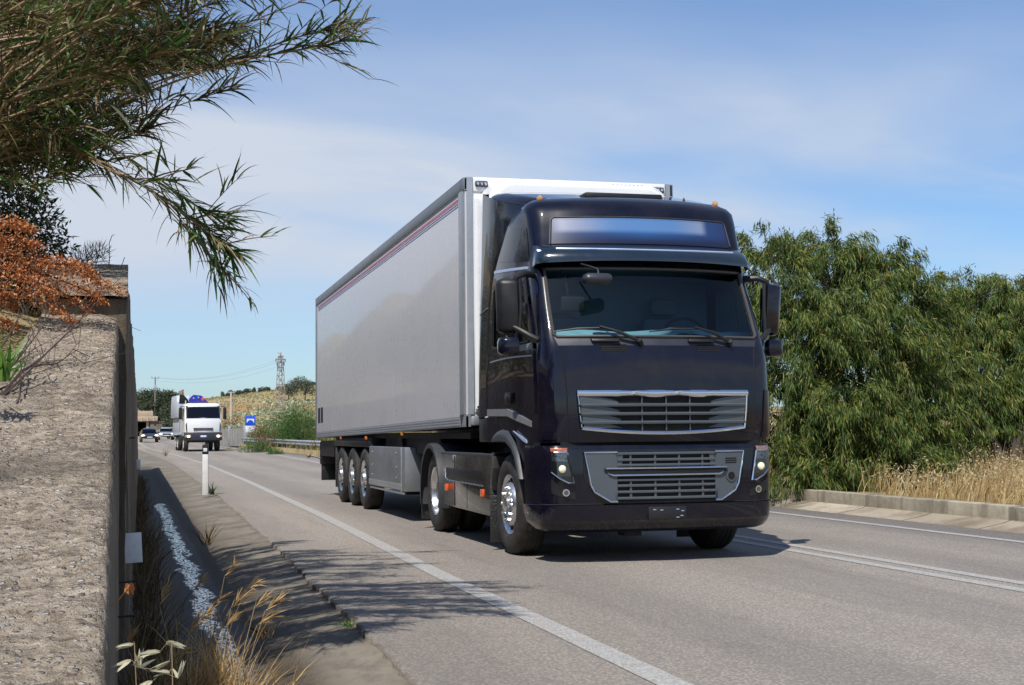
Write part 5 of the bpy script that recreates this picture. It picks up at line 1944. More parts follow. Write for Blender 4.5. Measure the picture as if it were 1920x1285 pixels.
# ------------------------------------------------------------------ dry grass field beyond the kerb
M_STRAW = leaf_mat('straw', [(0.0, (0.26, 0.15, 0.055)), (0.4, (0.45, 0.31, 0.14)), (0.75, (0.58, 0.44, 0.22)), (1.0, (0.70, 0.59, 0.35))], 0.7, 0.3, 0.2)
M_STRAWHEAD = leaf_mat('straw_head', [(0.0, (0.44, 0.31, 0.14)), (0.6, (0.64, 0.51, 0.29)), (1.0, (0.76, 0.67, 0.45))], 0.7, 0.35, 0.2)
M_WEEDBROWN = leaf_mat('brown_weed', [(0.0, (0.060, 0.038, 0.020)), (0.5, (0.13, 0.085, 0.042)), (0.85, (0.20, 0.14, 0.07)), (1.0, (0.10, 0.11, 0.04))], 0.8, 0.2, 0.2)
M_WHITEFLOWER = leaf_mat('white_flower', [(0.0, (0.55, 0.56, 0.48)), (1.0, (0.75, 0.75, 0.68))], 0.7, 0.3)


def grass_field(name, n, xr, yr, hr, seed, mat, heads=0.4, keep=None, lean=0.25, w=(0.006, 0.014), white=0.0):
    rng = np.random.default_rng(seed)
    x = rng.uniform(*xr, n); y = rng.uniform(*yr, n)
    if keep is not None:
        m = keep(x, y, rng); x, y = x[m], y[m]
    n = len(x)
    z = ground_z(x, y) - 0.03
    P = np.stack([x, y, z], 1)
    h = rng.uniform(*hr, n) * (0.75 + 0.35 * np.sin(x * 1.7 + 0.6 * y) * np.sin(y * 1.1))
    d = rng.normal(size=(n, 3)) * lean; d[:, 2] = 1
    d[:, 0] += 0.12
    parts = [strips(P, d, h, rng.uniform(*w, n), 0.55, 3, rng)]
    mats = [mat]
    if heads:
        m = rng.random(n) < heads
        tip = P[m] + unit(d[m]) * h[m][:, None] * 0.93
        k = 3
        tip = np.repeat(tip, k, 0) + rng.normal(size=(m.sum() * k, 3)) * 0.025
        dd = rng.normal(size=tip.shape) * 0.5 + np.array([0.25, 0, 0.1])
        parts.append(blade_quads(tip, dd, rng.uniform(0.03, 0.07, len(tip)), rng.uniform(0.012, 0.02, len(tip)), 0.3, rng)); mats.append(M_STRAWHEAD)
        if white > 0:
            m2 = rng.random(n) < white
            tp = P[m2] + np.array([0, 0, 1.0]) * h[m2][:, None] * 1.02
            parts.append(blade_quads(tp, rng.normal(size=tp.shape) + np.array([0, 0, 0.1]), rng.uniform(0.05, 0.09, len(tp)), rng.uniform(0.05, 0.08, len(tp)), 0, rng)); mats.append(M_WHITEFLOWER)
    V, F, M = merge(parts)
    return np_mesh(name, V, F, mats, None, M)


def right_keep(x, y, rng): return (x > right_edge(y) + 0.73) & ~((y > 6.0) & (y < 15) & (x < 8.6))


g = grass_field('dry_grass', 30000, (5.8, 14.5), (-6, 16), (0.38, 0.85), 21, M_STRAW, 0.5, right_keep)
struct(g, 'stuff')
g = grass_field('dry_grass', 22000, (5.8, 60), (16, 75), (0.35, 0.8), 22, M_STRAW, 0.3, right_keep, w=(0.02, 0.05), white=0.05)
struct(g, 'stuff')


def far_keep(x, y, rng):
    return (x > right_edge(y) + 0.7)


def bank_keep(x, y, rng): return (x > right_edge(y) + 0.55)


g = grass_field('roadside_grass', 16000, (3.0, 24), (66, 124), (0.25, 0.75), 23, leaf_mat('verge_grass', [(0, (0.09, 0.12, 0.03)), (0.4, (0.19, 0.18, 0.055)), (0.7, (0.34, 0.25, 0.10)), (1, (0.10, 0.18, 0.04))], 0.7, 0.3), 0.15, bank_keep, w=(0.05, 0.12))
struct(g, 'stuff')

M_HILLG = leaf_mat('hill_grass', [(0, (0.22, 0.22, 0.09)), (0.35, (0.36, 0.32, 0.15)), (0.65, (0.46, 0.385, 0.21)), (0.85, (0.28, 0.28, 0.11)), (1, (0.15, 0.19, 0.06))], 0.8, 0.45)


def hill_keep(x, y, rng):
    return (x > right_edge(y) + 1.0) & (np.sin(x * 0.35 + y * 0.07) + np.sin(y * 0.11 - x * 0.13) + rng.normal(0, 0.8, len(x)) > -0.7)


g = grass_field('hill_grass', 26000, (-25, 75), (124, 372), (0.25, 0.6), 24, M_HILLG, 0, hill_keep, w=(0.15, 0.35), lean=0.5)
struct(g, 'stuff')


def flower_keep(x, y, rng):
    u = (x - 3 - (y - 118) * 0.155)
    return (np.abs(u + 1.5 * np.sin(y * 0.13)) < 4.5) & (np.sin(x * 0.9 + y * 0.21) + rng.normal(0, 0.7, len(x)) > 0.2) & (x > right_edge(y) + 1.5)


M_PALEPLANT = leaf_mat('pale_flowering_plant', [(0, (0.17, 0.20, 0.09)), (0.5, (0.40, 0.43, 0.27)), (1, (0.62, 0.63, 0.50))], 0.7, 0.3)
g = grass_field('pale_flowers', 16000, (2, 40), (122, 250), (0.4, 0.8), 25, M_PALEPLANT, 0, flower_keep, w=(0.25, 0.5), lean=0.9)
struct(g, 'stuff')


# ------------------------------------------------------------------ giant reeds over the wall
M_REEDLEAF = leaf_mat('reed_leaf', [(0.0, (0.030, 0.070, 0.014)), (0.4, (0.065, 0.135, 0.026)), (0.75, (0.120, 0.200, 0.042)), (0.93, (0.19, 0.24, 0.07)), (1.0, (0.36, 0.30, 0.14))], 0.42, 0.36, 0.4)
M_REEDDRY = leaf_mat('dry_reed_leaf', [(0.0, (0.085, 0.055, 0.028)), (0.5, (0.20, 0.14, 0.075)), (0.85, (0.36, 0.27, 0.155)), (1.0, (0.50, 0.42, 0.28))], 0.6, 0.25, 0.3)
M_REEDDARK = leaf_mat('old_reed_leaf', [(0.0, (0.024, 0.032, 0.011)), (0.5, (0.060, 0.066, 0.024)), (0.8, (0.15, 0.110, 0.046)), (1.0, (0.27, 0.18, 0.08))], 0.6, 0.15, 0.3)
M_CANE = pbr('reed_cane', (0.24, 0.155, 0.075), 0.55, var=0.35, scale=5)

reed_root = np.array([-8.6, -6.6, 0.0]); reed_root[2] = float(ground_z(reed_root[0], reed_root[1]))
reeds = thing('reed_clump', 'arching clump of giant reeds hanging over the wall and the road', 'reeds', tuple(reed_root))
_rr = np.random.default_rng(31)


def bez(P, n):
    """smooth curve through the points (Catmull-Rom)"""
    P = [np.array(p, float) for p in P]
    P = [2 * P[0] - P[1]] + P + [2 * P[-1] - P[-2]]
    out = []
    seg = len(P) - 3
    for i in range(n):
        u = i / (n - 1) * seg
        k = min(int(u), seg - 1); t = u - k
        a, b, c, d = P[k:k + 4]
        out.append(0.5 * ((2 * b) + (c - a) * t + (2 * a - 5 * b + 4 * c - d) * t * t + (-a + 3 * b - 3 * c + d) * t ** 3))
    return np.array(out)


def cane(path, r0, leaf_from, n_leaf, green, dry, leaf_len, side_n=0, dark=0.0, spread=0.42, droop=0.55, plume=False):
    rng = _rr
    P = bez(path, 26) - reed_root
    mb = MB()
    m = len(P)
    mb.tube([tuple(p) for p in P], [r0 * (1 - 0.85 * i / (m - 1)) + 0.0012 for i in range(m)], 5)
    tang = np.gradient(P, axis=0)
    parts, mats = [], []
    u = np.sort(leaf_from + (1 - leaf_from) * rng.random(n_leaf) ** 0.8)
    ii = u * (m - 1)
    pos = np.stack([np.interp(ii, np.arange(m), P[:, k]) for k in range(3)], 1)
    tg = unit(np.stack([np.interp(ii, np.arange(m), tang[:, k]) for k in range(3)], 1))
    # side twigs carry their own leaves
    if side_n:
        for _ in range(side_n):
            k = rng.integers(int(m * leaf_from), m - 2)
            d = unit(unit(tang[k]) * 0.9 + rng.normal(size=3) * 0.30 + np.array([0, 0, 0.25]))
            L = rng.uniform(0.18, 0.42)
            q = np.array([P[k] + d * L * t + np.array([0, 0, -0.12]) * L * t * t for t in np.linspace(0, 1, 6)])
            mb.tube([tuple(x) for x in q], [0.004, 0.0035, 0.003, 0.0025, 0.002, 0.0015], 4)
            nl = rng.integers(6, 12)
            kk = rng.uniform(0.2, 1, nl) * 5
            pos = np.concatenate([pos, np.stack([np.interp(kk, np.arange(6), q[:, c]) for c in range(3)], 1)])
            tg = np.concatenate([tg, np.repeat(d[None], nl, 0)])
    n = len(pos)
    d = tg * 0.85 + rng.normal(size=(n, 3)) * spread
    d[:, 2] += 0.12
    kind = rng.random(n)
    ln = leaf_len * rng.uniform(0.45, 1.25, n)
    wd = rng.uniform(0.011, 0.024, n) * (leaf_len / 0.26)
    for lo, hi, mat, dr, wk in ((0, green, M_REEDLEAF, droop, 1.0), (green, green + dry, M_REEDDRY, droop * 2.3, 0.6), (green + dry, 1.01, M_REEDDARK, droop * 1.3, 0.8)):
        mk = (kind >= lo) & (kind < hi)
        if mk.any():
            up = np.repeat(np.array([[0, 0, 1.0]]), mk.sum(), 0) + rng.normal(size=(mk.sum(), 3)) * 0.5
            parts.append(strips(pos[mk], d[mk], ln[mk], wd[mk] * wk, dr, 5, rng, up)); mats.append(mat)
    c = mb.build('cane', M_CANE, reeds, smooth=60)
    V, F, M = merge(parts)
    np_mesh('leaves', V, F, mats, c, M)
    return c


def pxs(*pts): return [at(*p) for p in pts]


root_w = lambda: reed_root + np.array([_rr.normal() * 0.5, _rr.normal() * 0.5, -0.1])
# the long upper branch and its companions
cane([root_w()] + pxs((-260, 420, 9.0), (20, 285, 8.8), (210, 200, 8.6), (400, 128, 8.4), (540, 97, 8.2), (600, 88, 8.15), (650, 76, 8.1)), 0.011, 0.52, 90, 0.55, 0.30, 0.19, 12)
cane([root_w()] + pxs((-260, 400, 9.1), (60, 260, 8.9), (260, 165, 8.7), (440, 110, 8.5), (570, 66, 8.4), (640, 52, 8.3)), 0.010, 0.6, 70, 0.6, 0.2, 0.19, 10)
cane([root_w()] + pxs((-260, 380, 9.3), (40, 225, 9.1), (220, 140, 9.0), (420, 60, 8.9), (560, 5, 8.8), (660, -40, 8.7)), 0.010, 0.5, 60, 0.35, 0.35, 0.19, 9)
cane([root_w()] + pxs((-260, 360, 9.2), (30, 200, 9.0), (210, 105, 8.9), (350, 30, 8.8), (470, -30, 8.7)), 0.010, 0.5, 60, 0.3, 0.35, 0.20, 8)
# the drooping branch that hangs to the right of the wall
cane([root_w()] + pxs((-230, 420, 8.6), (-20, 290, 8.3), (80, 252, 8.1), (180, 305, 7.9), (270, 350, 7.8), (335, 395, 7.75), (385, 430, 7.7), (420, 462, 7.7), (450, 478, 7.7)), 0.010, 0.50, 105, 0.66, 0.24, 0.21, 12, droop=0.42)
cane([root_w()] + pxs((-230, 410, 8.7), (-10, 280, 8.4), (100, 245, 8.2), (210, 280, 8.0), (290, 330, 7.9), (350, 375, 7.9), (400, 405, 7.9), (430, 415, 7.9)), 0.009, 0.50, 80, 0.7, 0.2, 0.21, 9, droop=0.42)
cane([root_w()] + pxs((-230, 430, 8.6), (0, 300, 8.2), (150, 290, 7.9), (270, 350, 7.75), (340, 420, 7.7), (385, 470, 7.7), (430, 520, 7.7)), 0.006, 0.62, 34, 0.6, 0.35, 0.19, 4, droop=1.0)
cane([root_w()] + pxs((-230, 400, 8.8), (-20, 300, 8.5), (70, 262, 8.3), (150, 275, 8.2), (210, 320, 8.1)), 0.008, 0.55, 60, 0.55, 0.3, 0.20, 8)
# the dense dark body of the clump
for k in range(70):
    f = k / 69
    d = _rr.uniform(7.2, 12.2)
    sx, sy = _rr.uniform(-330, -120), _rr.uniform(160, 470)
    ang = _rr.uniform(0.36, 1.1)
    L = _rr.uniform(240, 560) * (0.75 if ang > 0.8 else 1.0)
    ex, ey = sx + L * math.cos(ang) + 110, sy - L * math.sin(ang) - 20
    mx_, my_ = sx * 0.5 + ex * 0.5 - 20, sy * 0.5 + ey * 0.5 - 25
    cane([root_w()] + pxs((sx, sy, d), (mx_, my_, d - 0.1), (ex, ey, d - 0.2), (ex + L * 0.22, ey - L * 0.07, d - 0.25)), _rr.uniform(0.007, 0.013), 0.22, 95, 0.22, 0.20, 0.24, 7, spread=0.5)
# canes at the back of the clump
for k in range(34):
    d = _rr.uniform(10.2, 13.6)
    ex, ey = _rr.uniform(-60, 250), _rr.uniform(-60, 170)
    cane([root_w()] + pxs((-240, ey + _rr.uniform(120, 300), d * 0.9), (ex - 160, ey + 70, d), (ex - 40, ey + 10, d), (ex + 20, ey + 5, d + 0.1)), 0.010, 0.35, 110, 0.3, 0.2, 0.27, 10)
# canes that pass over the top of the picture
for k in range(22):
    d = _rr.uniform(7.6, 9.6)
    ex, ey = _rr.uniform(280, 690), _rr.uniform(-230, -25)
    cane([root_w()] + pxs((-260, _rr.uniform(100, 350), d), (ex * 0.35, ey * 0.4 + 70, d), (ex * 0.75, ey + 5, d - 0.15), (ex, ey + _rr.uniform(-10, 30), d - 0.2)), 0.010, 0.40, 95, 0.5, 0.25, 0.22, 9)
# short leafy shoots low on the left edge of the picture
for k in range(14):
    d = _rr.uniform(8.0, 9.4)
    y0 = _rr.uniform(180, 330)
    cane([root_w()] + pxs((-200, y0 + 70, d), (-40, y0, d), (_rr.uniform(20, 110), y0 - _rr.uniform(-30, 60), d - 0.1), (_rr.uniform(110, 260), y0 - _rr.uniform(-20, 120), d - 0.15)), 0.007, 0.45, 70, 0.40, 0.25, 0.21, 6)


# ------------------------------------------------------------------ shrubs on the bank behind the wall
def leaf_shrub(name, label, base, lobes, n, ln, wd, mat, seed, stem_mat=None, sag=0.2, out=0.6, group=None, cat='shrub', up=0.2, stems=True):
    rng = np.random.default_rng(seed)
    base = np.array(base, float)
    t = thing(name, label, cat, tuple(base), 0, group)
    P, D = [], []
    vol = np.array([r ** 2 for c, r in lobes]); vol = vol / vol.sum()
    w = rng.choice(len(lobes), n, p=vol)
    C = np.array([c for c, r in lobes], float) - base; Rr = np.array([r for c, r in lobes])
    d = dirs(n, rng)
    rad = Rr[w] * rng.uniform(0.25, 1.05, n) ** 0.55
    clump = np.sin(d[:, 0] * 9 + w) * np.sin(d[:, 1] * 8 + 2 * w) * np.sin(d[:, 2] * 9)
    rad = rad * (1 + 0.22 * clump)
    P = C[w] + d * rad[:, None]
    dd = d * out + rng.normal(size=(n, 3)) * 0.6 + np.array([0, 0, up])
    V, F = blade_quads(P, dd, ln * rng.uniform(0.6, 1.3, n), wd * rng.uniform(0.7, 1.3, n), sag, rng)
    np_mesh('foliage', V, F, mat, t)
    if stems:
        mb = MB()
        for c, r in lobes:
            limb_mb(mb, (rng.normal() * 0.05, rng.normal() * 0.05, -0.1), np.array(c) - base, max(0.006, r * 0.035), max(0.003, r * 0.012), rng, 0.12)
            for _ in range(4): limb_mb(mb, np.array(c) - base, np.array(c) - base + dirs(1, rng)[0] * r * 0.8, max(0.004, r * 0.012), 0.002, rng, 0.1, 4)
        mb.build('stem', stem_mat or M_BARK, t, smooth=60)
    return t


M_OLEANDER = leaf_mat('shrub_leaf', [(0, (0.020, 0.035, 0.015)), (0.5, (0.045, 0.065, 0.026)), (0.85, (0.085, 0.095, 0.04)), (1, (0.16, 0.10, 0.06))], 0.45, 0.15)
M_RUST = leaf_mat('rusty_leaf', [(0, (0.20, 0.055, 0.016)), (0.4, (0.42, 0.13, 0.035)), (0.8, (0.60, 0.24, 0.08)), (1, (0.75, 0.45, 0.22))], 0.55, 0.25)
M_GREYPLANT = leaf_mat('grey_wisp', [(0, (0.11, 0.12, 0.09)), (1, (0.24, 0.25, 0.2))], 0.7, 0.3)
M_FRESH = leaf_mat('fresh_leaf', [(0, (0.05, 0.13, 0.015)), (0.6, (0.12, 0.24, 0.035)), (1, (0.22, 0.32, 0.08))], 0.4, 0.35)
M_TWIG = pbr('twig', (0.055, 0.034, 0.026), 0.8, var=0.3)
M_TWIGDRY = pbr('dry_stalk', (0.30, 0.22, 0.12), 0.75, var=0.3)


def gz(px, py, d):
    q = at(px, py, d); return (q[0], q[1], float(ground_z(q[0], q[1])))


leaf_shrub('evergreen_shrub', 'dark evergreen shrub growing behind the rusty dry bush and the wall', gz(-60, 600, 9.6),
           [lob(-20, 390, 9.6, 0.42), lob(25, 360, 9.8, 0.26), lob(40, 430, 9.6, 0.28), lob(85, 455, 9.5, 0.17), lob(-80, 480, 9.6, 0.5), lob(20, 500, 9.5, 0.3)], 7000, 0.062, 0.016, M_OLEANDER, 41)
_q = None
for _k in range(7):  # unseen shrubs added to darken the reflection in the cab side
    _y = 6.0 + 5.2 * _k; _x = -8.3 - 0.5 * (_k % 2)
    _b = (_x, _y, float(ground_z(_x, _y)))
    if _q is None:
        _q = _s = leaf_shrub('unseen_bank_shrub', 'unseen dark shrub added on the bank to darken the reflection in the cab flank', _b, [((_x + 0.5 * math.cos(a), _y + 1.3 * math.sin(a * 1.7), _b[2] + 0.9 + 0.45 * (i % 3)), 1.15) for i, a in enumerate((0, 1, 2, 3, 4, 5))], 5200, 0.17, 0.05, M_OLEANDER, 47, group='unseen shrubs added for the cab reflection')
    else: _s = dup(_q)
    _s.location = _b; _s.rotation_euler = (0, 0, 0.9 * _k)
leaf_shrub('brushwood', 'tangle of dark dead brush behind the pebbly wall top at the left edge', gz(-40, 700, 7.6),
           [lob(-40, 600, 7.8, 0.22), lob(30, 590, 7.9, 0.14), lob(-60, 690, 6.8, 0.22), lob(60, 570, 8.0, 0.10), lob(-20, 660, 7.0, 0.12)], 2600, 0.09, 0.007, M_WEEDBROWN, 42, M_TWIG)
leaf_shrub('wispy_plant', 'thin grey-green wispy plant just left of the wall coping', gz(150, 560, 9.3),
           [lob(165, 488, 9.2, 0.07), lob(185, 480, 9.2, 0.06), lob(150, 500, 9.2, 0.08)], 420, 0.09, 0.004, M_GREYPLANT, 43, M_TWIG, up=1.2)


def rusty_bush():
    rng = np.random.default_rng(44)
    base = np.array(gz(-80, 640, 7.4))
    t = thing('rusty_bush', 'dry bush of drooping rust-orange sprays over the wall', 'bush', tuple(base))
    strands = [((-60, 430), (10, 418), (62, 430)), ((-60, 455), (20, 450), (75, 462)), ((-60, 480), (30, 480), (110, 488), (170, 508)), ((-50, 510), (60, 500), (150, 515), (226, 548)), ((-40, 530), (40, 525), (110, 545), (165, 585)),
               ((-40, 545), (30, 545), (90, 570), (137, 602)), ((-60, 560), (0, 555), (30, 575)), ((40, 500), (100, 520), (160, 545), (196, 566)), ((-60, 590), (-10, 598), (28, 612)), ((-60, 470), (0, 470), (40, 490), (80, 520)), ((-60, 500), (10, 505), (60, 525), (100, 555)), ((60, 490), (110, 495), (150, 500), (185, 530))]
    P, D = [], []
    mb = MB()
    for s in strands:
        dep = rng.uniform(7.0, 7.5)
        q = bez([at(x, y, dep) for x, y in s], 16) - base
        mb.tube([tuple(p) for p in q], [0.006 - 0.0045 * i / 15 for i in range(16)], 4)
        for i in range(1, 16):
            m = 40
            th = 0.010 + 0.014 * math.sin(PI * min(1, i / 15 * 0.95))
            o = rng.normal(size=(m, 3)) * th * np.array([1, 1, 0.75])
            P.append(q[i] + o); D.append(o * 8 + rng.normal(size=(m, 3)) * 0.6)
    P, D = np.concatenate(P), np.concatenate(D)
    n = len(P)
    V, F = blade_quads(P, D, rng.uniform(0.010, 0.024, n), rng.uniform(0.007, 0.013, n), 0.2, rng)
    np_mesh('foliage', V, F, M_RUST, t)
    mb.build('stem', M_TWIG, t, smooth=60)


rusty_bush()


def bare_twigs():
    rng = np.random.default_rng(45)
    base = np.array(gz(-60, 800, 5.4))
    t = thing('bare_shrub', 'leafless brown twigs reaching across the wall top', 'shrub', tuple(base))
    mb = MB()
    for s in [((-60, 790), (20, 715), (90, 660), (160, 590), (198, 548)), ((-60, 800), (30, 720), (100, 650), (150, 610), (215, 610)), ((-40, 760), (20, 690), (60, 640), (90, 600)), ((-60, 740), (0, 730), (40, 700), (60, 640)), ((-30, 800), (30, 760), (40, 700), (36, 660)), ((0, 745), (50, 690), (110, 680), (150, 640)), ((-30, 700), (10, 640), (40, 590), (75, 560))]:
        dep = rng.uniform(5.3, 6.2)
        q = bez([at(x, y, dep + 0.25 * i) for i, (x, y) in enumerate(s)], 18) - base
        mb.tube([tuple(p) for p in q], [0.0062 - 0.0052 * i / 17 for i in range(18)], 5)
        for _ in range(7):
            k = rng.integers(5, 17)
            d = unit(q[min(k + 1, 17)] - q[k - 1] + rng.normal(size=3) * 0.06) 
            mb.tube([tuple(q[k]), tuple(q[k] + (d + rng.normal(size=3) * 0.3) * 0.08), tuple(q[k] + (d + rng.normal(size=3) * 0.3) * 0.17)], [0.0022, 0.0016, 0.0008], 4)
    mb.build('branches', M_TWIG, t, smooth=60)


bare_twigs()


def tuft(name, label, base, n, h, w, mat, seed, lean=0.35, droop=0.8, cat='grass tuft', spread=0.05, group=None):
    rng = np.random.default_rng(seed)
    t = thing(name, label, cat, tuple(base), 0, group)
    P = rng.normal(size=(n, 3)) * spread; P[:, 2] = 0
    d = rng.normal(size=(n, 3)) * lean; d[:, 2] = 1
    V, F = strips(P, d, h * rng.uniform(0.5, 1.1, n), w * rng.uniform(0.6, 1.3, n), droop, 5, rng)
    np_mesh('blades', V, F, mat, t)
    return t


q = at(-8, 715, 5.3)
tuft('leafy_shoot', 'bright green leafy shoot at the left edge above the wall top', (q[0], q[1], q[2]), 60, 0.20, 0.014, M_FRESH, 46, 0.5, 0.5, 'plant', 0.03)
q = at(203, 521, 8.2)
t = thing('dry_stalk', 'thin dry weed stalk rising from the wall coping', 'weed', tuple(q))
mb = MB()
mb.tube([(0, 0, -0.02), (0.005, 0, 0.10), (0.004, 0, 0.20), (0.02, 0.0, 0.245), (0.035, 0, 0.25)], [0.003, 0.0025, 0.002, 0.002, 0.001], 4)
mb.tube([(0.02, 0, 0.0), (0.07, 0.0, 0.06), (0.09, 0.0, 0.12)], [0.003, 0.002, 0.002], 4)
for k in range(5): mb.tube([(0.004, 0, 0.05 + k * 0.03), (0.004 + 0.012 * (-1) ** k, 0, 0.065 + k * 0.03)], 0.0018, 4)
mb.build('stem', M_TWIG, t)

# ------------------------------------------------------------------ weeds in and beside the ditch
def ditch_weeds():
    rng = np.random.default_rng(51)
    n = 5200
    y = -8.5 + 40 * rng.random(n) ** 2.1
    x = -4.93 + np.abs(rng.normal(0, 0.11, n)) + 0.006 * (y + 6)
    z = np.full(n, -0.16)
    clump = np.sin(y * 2.3) + np.sin(y * 5.1 + 1) + rng.normal(0, 0.6, n)
    m = clump > 0.0
    x, y, z = x[m], y[m], z[m]; n = len(x)
    P = np.stack([x, y, z], 1)
    d = rng.normal(size=(n, 3)) * 0.28; d[:, 2] = 1; d[:, 0] += 0.12
    h = rng.uniform(0.14, 0.52, n) * np.where(y > 4, 0.75, 1.0)
    V, F = strips(P, d, h, rng.uniform(0.005, 0.011, n), 0.9, 4, rng)
    struct(np_mesh('ditch_weeds', V, F, M_WEEDBROWN), 'stuff')


ditch_weeds()
M_BARLEY = leaf_mat('barley_straw', [(0, (0.30, 0.17, 0.06)), (0.5, (0.52, 0.34, 0.14)), (1, (0.72, 0.54, 0.27))], 0.6, 0.4)


def barley(px, py, d, seed, label, n=60, h=0.55, heads=9):
    rng = np.random.default_rng(seed)
    q = at(px, py, d); base = np.array([q[0], q[1], -0.17])
    t = thing('barley_grass', label, 'grass', tuple(base), 0, 'dry wild barley in the ditch')
    P = rng.normal(size=(n, 3)) * np.array([0.10, 0.10, 0]); dd = rng.normal(size=(n, 3)) * 0.26; dd[:, 2] = 1
    V, F = strips(P, dd, h * rng.uniform(0.45, 1.0, n), rng.uniform(0.004, 0.009, n), 1.1, 5, rng)
    np_mesh('blades', V, F, M_BARLEY, t)
    for k in range(heads):
        a = rng.normal(size=3) * np.array([0.07, 0.07, 0]); top = a + np.array([rng.normal() * 0.10 + 0.03, rng.normal() * 0.1, h * rng.uniform(0.8, 1.15)])
        st = bez([a, a * 0.5 + top * 0.5 + np.array([-0.02, 0, 0.03]), top], 8)
        mb = MB().tube([tuple(p) for p in st], 0.0018, 4)
        s = mb.build('stalk', M_TWIGDRY, t, smooth=60)
        dr = unit(st[-1] - st[-3]) + np.array([0.5, 0, -0.3]); dr = unit(dr)
        m = 26
        u = rng.random(m)
        pp = st[-1] + dr * (u * 0.075)[:, None]
        ad = dr * 1.0 + rng.normal(size=(m, 3)) * 0.28
        V, F = strips(pp, ad, rng.uniform(0.05, 0.10, m), rng.uniform(0.003, 0.007, m), 0.3, 3, rng)
        np_mesh('seed_head', V, F, M_BARLEY, s)


barley(412, 1372, 6.7, 61, 'golden dry barley tuft standing in the ditch water, nearest the camera', 520, 0.54, 8)
barley(322, 1330, 6.6, 62, 'brown matted dry barley between the wall and the golden tuft', 420, 0.46, 2)
barley(385, 1190, 8.4, 63, 'sparse dry barley stalks just behind the golden tuft', 50, 0.52, 4)


def wild_oat():
    rng = np.random.default_rng(64)
    M_OAT = leaf_mat('oat_husk', [(0, (0.46, 0.42, 0.25)), (1, (0.66, 0.62, 0.44))], 0.5, 0.4)
    groups = [[(312, 1205, 2, 20), (300, 1222, 3, 160), (318, 1240, 3, 200), (318, 1262, 4, 120), (285, 1278, 3, 200)], [(250, 1208, 2, 170), (245, 1238, 2, 200), (262, 1252, 2, 90), (252, 1246, 2, 80), (334, 1272, 2, 90)]]
    for gi, spk in enumerate(groups):
        d = 3.3 + 0.25 * gi
        q = at(318 if gi == 0 else 262, 1420, d); base = np.array([q[0], q[1], -0.12])
        t = thing('wild_oat', ['wild oat stem with pale husks at the bottom edge right of the wall', 'shorter wild oat stem with few pale husks hugging the wall face'][gi], 'grass', tuple(base), 0, 'wild oats below the wall')
        top = at(322 if gi == 0 else 252, 1206, d) - base
        stem = bez([np.zeros(3), top * 0.55 + np.array([0.01, 0, 0]), top], 14)
        mb = MB().tube([tuple(p) for p in stem], 0.0014, 5)
        for (px, py, L, an) in spk:
            p = at(px, py, d) - base
            k = stem[np.argmin(np.abs(stem[:, 2] - p[2] - 0.012))]
            mb.tube([tuple(k), tuple((k + p) / 2 + np.array([0, 0, 0.006])), tuple(p)], 0.0006, 4)
        mb.build('stem', M_TWIGDRY, t, smooth=60)
        for (px, py, L, an) in spk:
            p = at(px, py, d) - base
            V, F = strips(np.repeat(p[None], 5, 0), np.array([[math.cos(R(an)), 0.1, math.sin(R(an)) * 0.5 - 0.25]]) + rng.normal(size=(5, 3)) * 0.14, rng.uniform(0.035, 0.05, 5), rng.uniform(0.007, 0.011, 5), 0.3, 5, rng)
            np_mesh('husk', V, F, M_OAT, t)


wild_oat()
# a dry tendril lying over the wall edge
q = at(190, 1150, 4.2)
t = thing('dry_tendril', 'curled dry tendril with orange withered leaves across the wall edge', 'twig', tuple(q))
mb = MB()
pp = [at(*p) - q for p in ((110, 1178, 3.95), (150, 1156, 4.0), (190, 1150, 4.1), (222, 1125, 4.15), (242, 1098, 4.2))]
mb.tube([tuple(p) for p in bez(pp, 14)], 0.0022, 5)
mb.build('stem', pbr('tendril', (0.28, 0.14, 0.05), 0.7), t, smooth=60)
_n = 14
c0 = at(95, 1180, 3.95) - q; c1 = at(242, 1096, 4.2) - q
pp = np.concatenate([c0 + _rr.normal(size=(_n, 3)) * np.array([0.035, 0.03, 0.004]), c1 + _rr.normal(size=(6, 3)) * 0.008])
V, F = blade_quads(pp, _rr.normal(size=pp.shape), _rr.uniform(0.02, 0.045, len(pp)), _rr.uniform(0.012, 0.02, len(pp)), 0.1)
np_mesh('leaves', V, F, leaf_mat('withered_leaf', [(0, (0.25, 0.07, 0.025)), (1, (0.42, 0.17, 0.06))], 0.6, 0.2), t)
# green weeds in the joint by the asphalt
for k, (px, py, d, h, lab) in enumerate([(398, 926, 30.2, 0.30, 'green weed at the foot of the white roadside post'), (497, 1190, 9.1, 0.16, 'small weed in the shaded apron by the reed shadow'), (390, 1020, 17.5, 0.34, 'dark weed sprig in the apron beside the channel'), (650, 1168, 9.6, 0.05, 'tiny green weed in the joint at the asphalt edge'), (310, 855, 62, 0.5, 'tall dry weed on the apron before the distant cars')]):
    q = at(px, py, d)
    tuft('weed', lab, (q[0], q[1], q[2] - 0.02), 26, h, 0.012 if k else 0.02, M_FRESH if k in (0, 3) else M_WEEDBROWN, 70 + k, 0.5, 0.8, 'weed', 0.03)

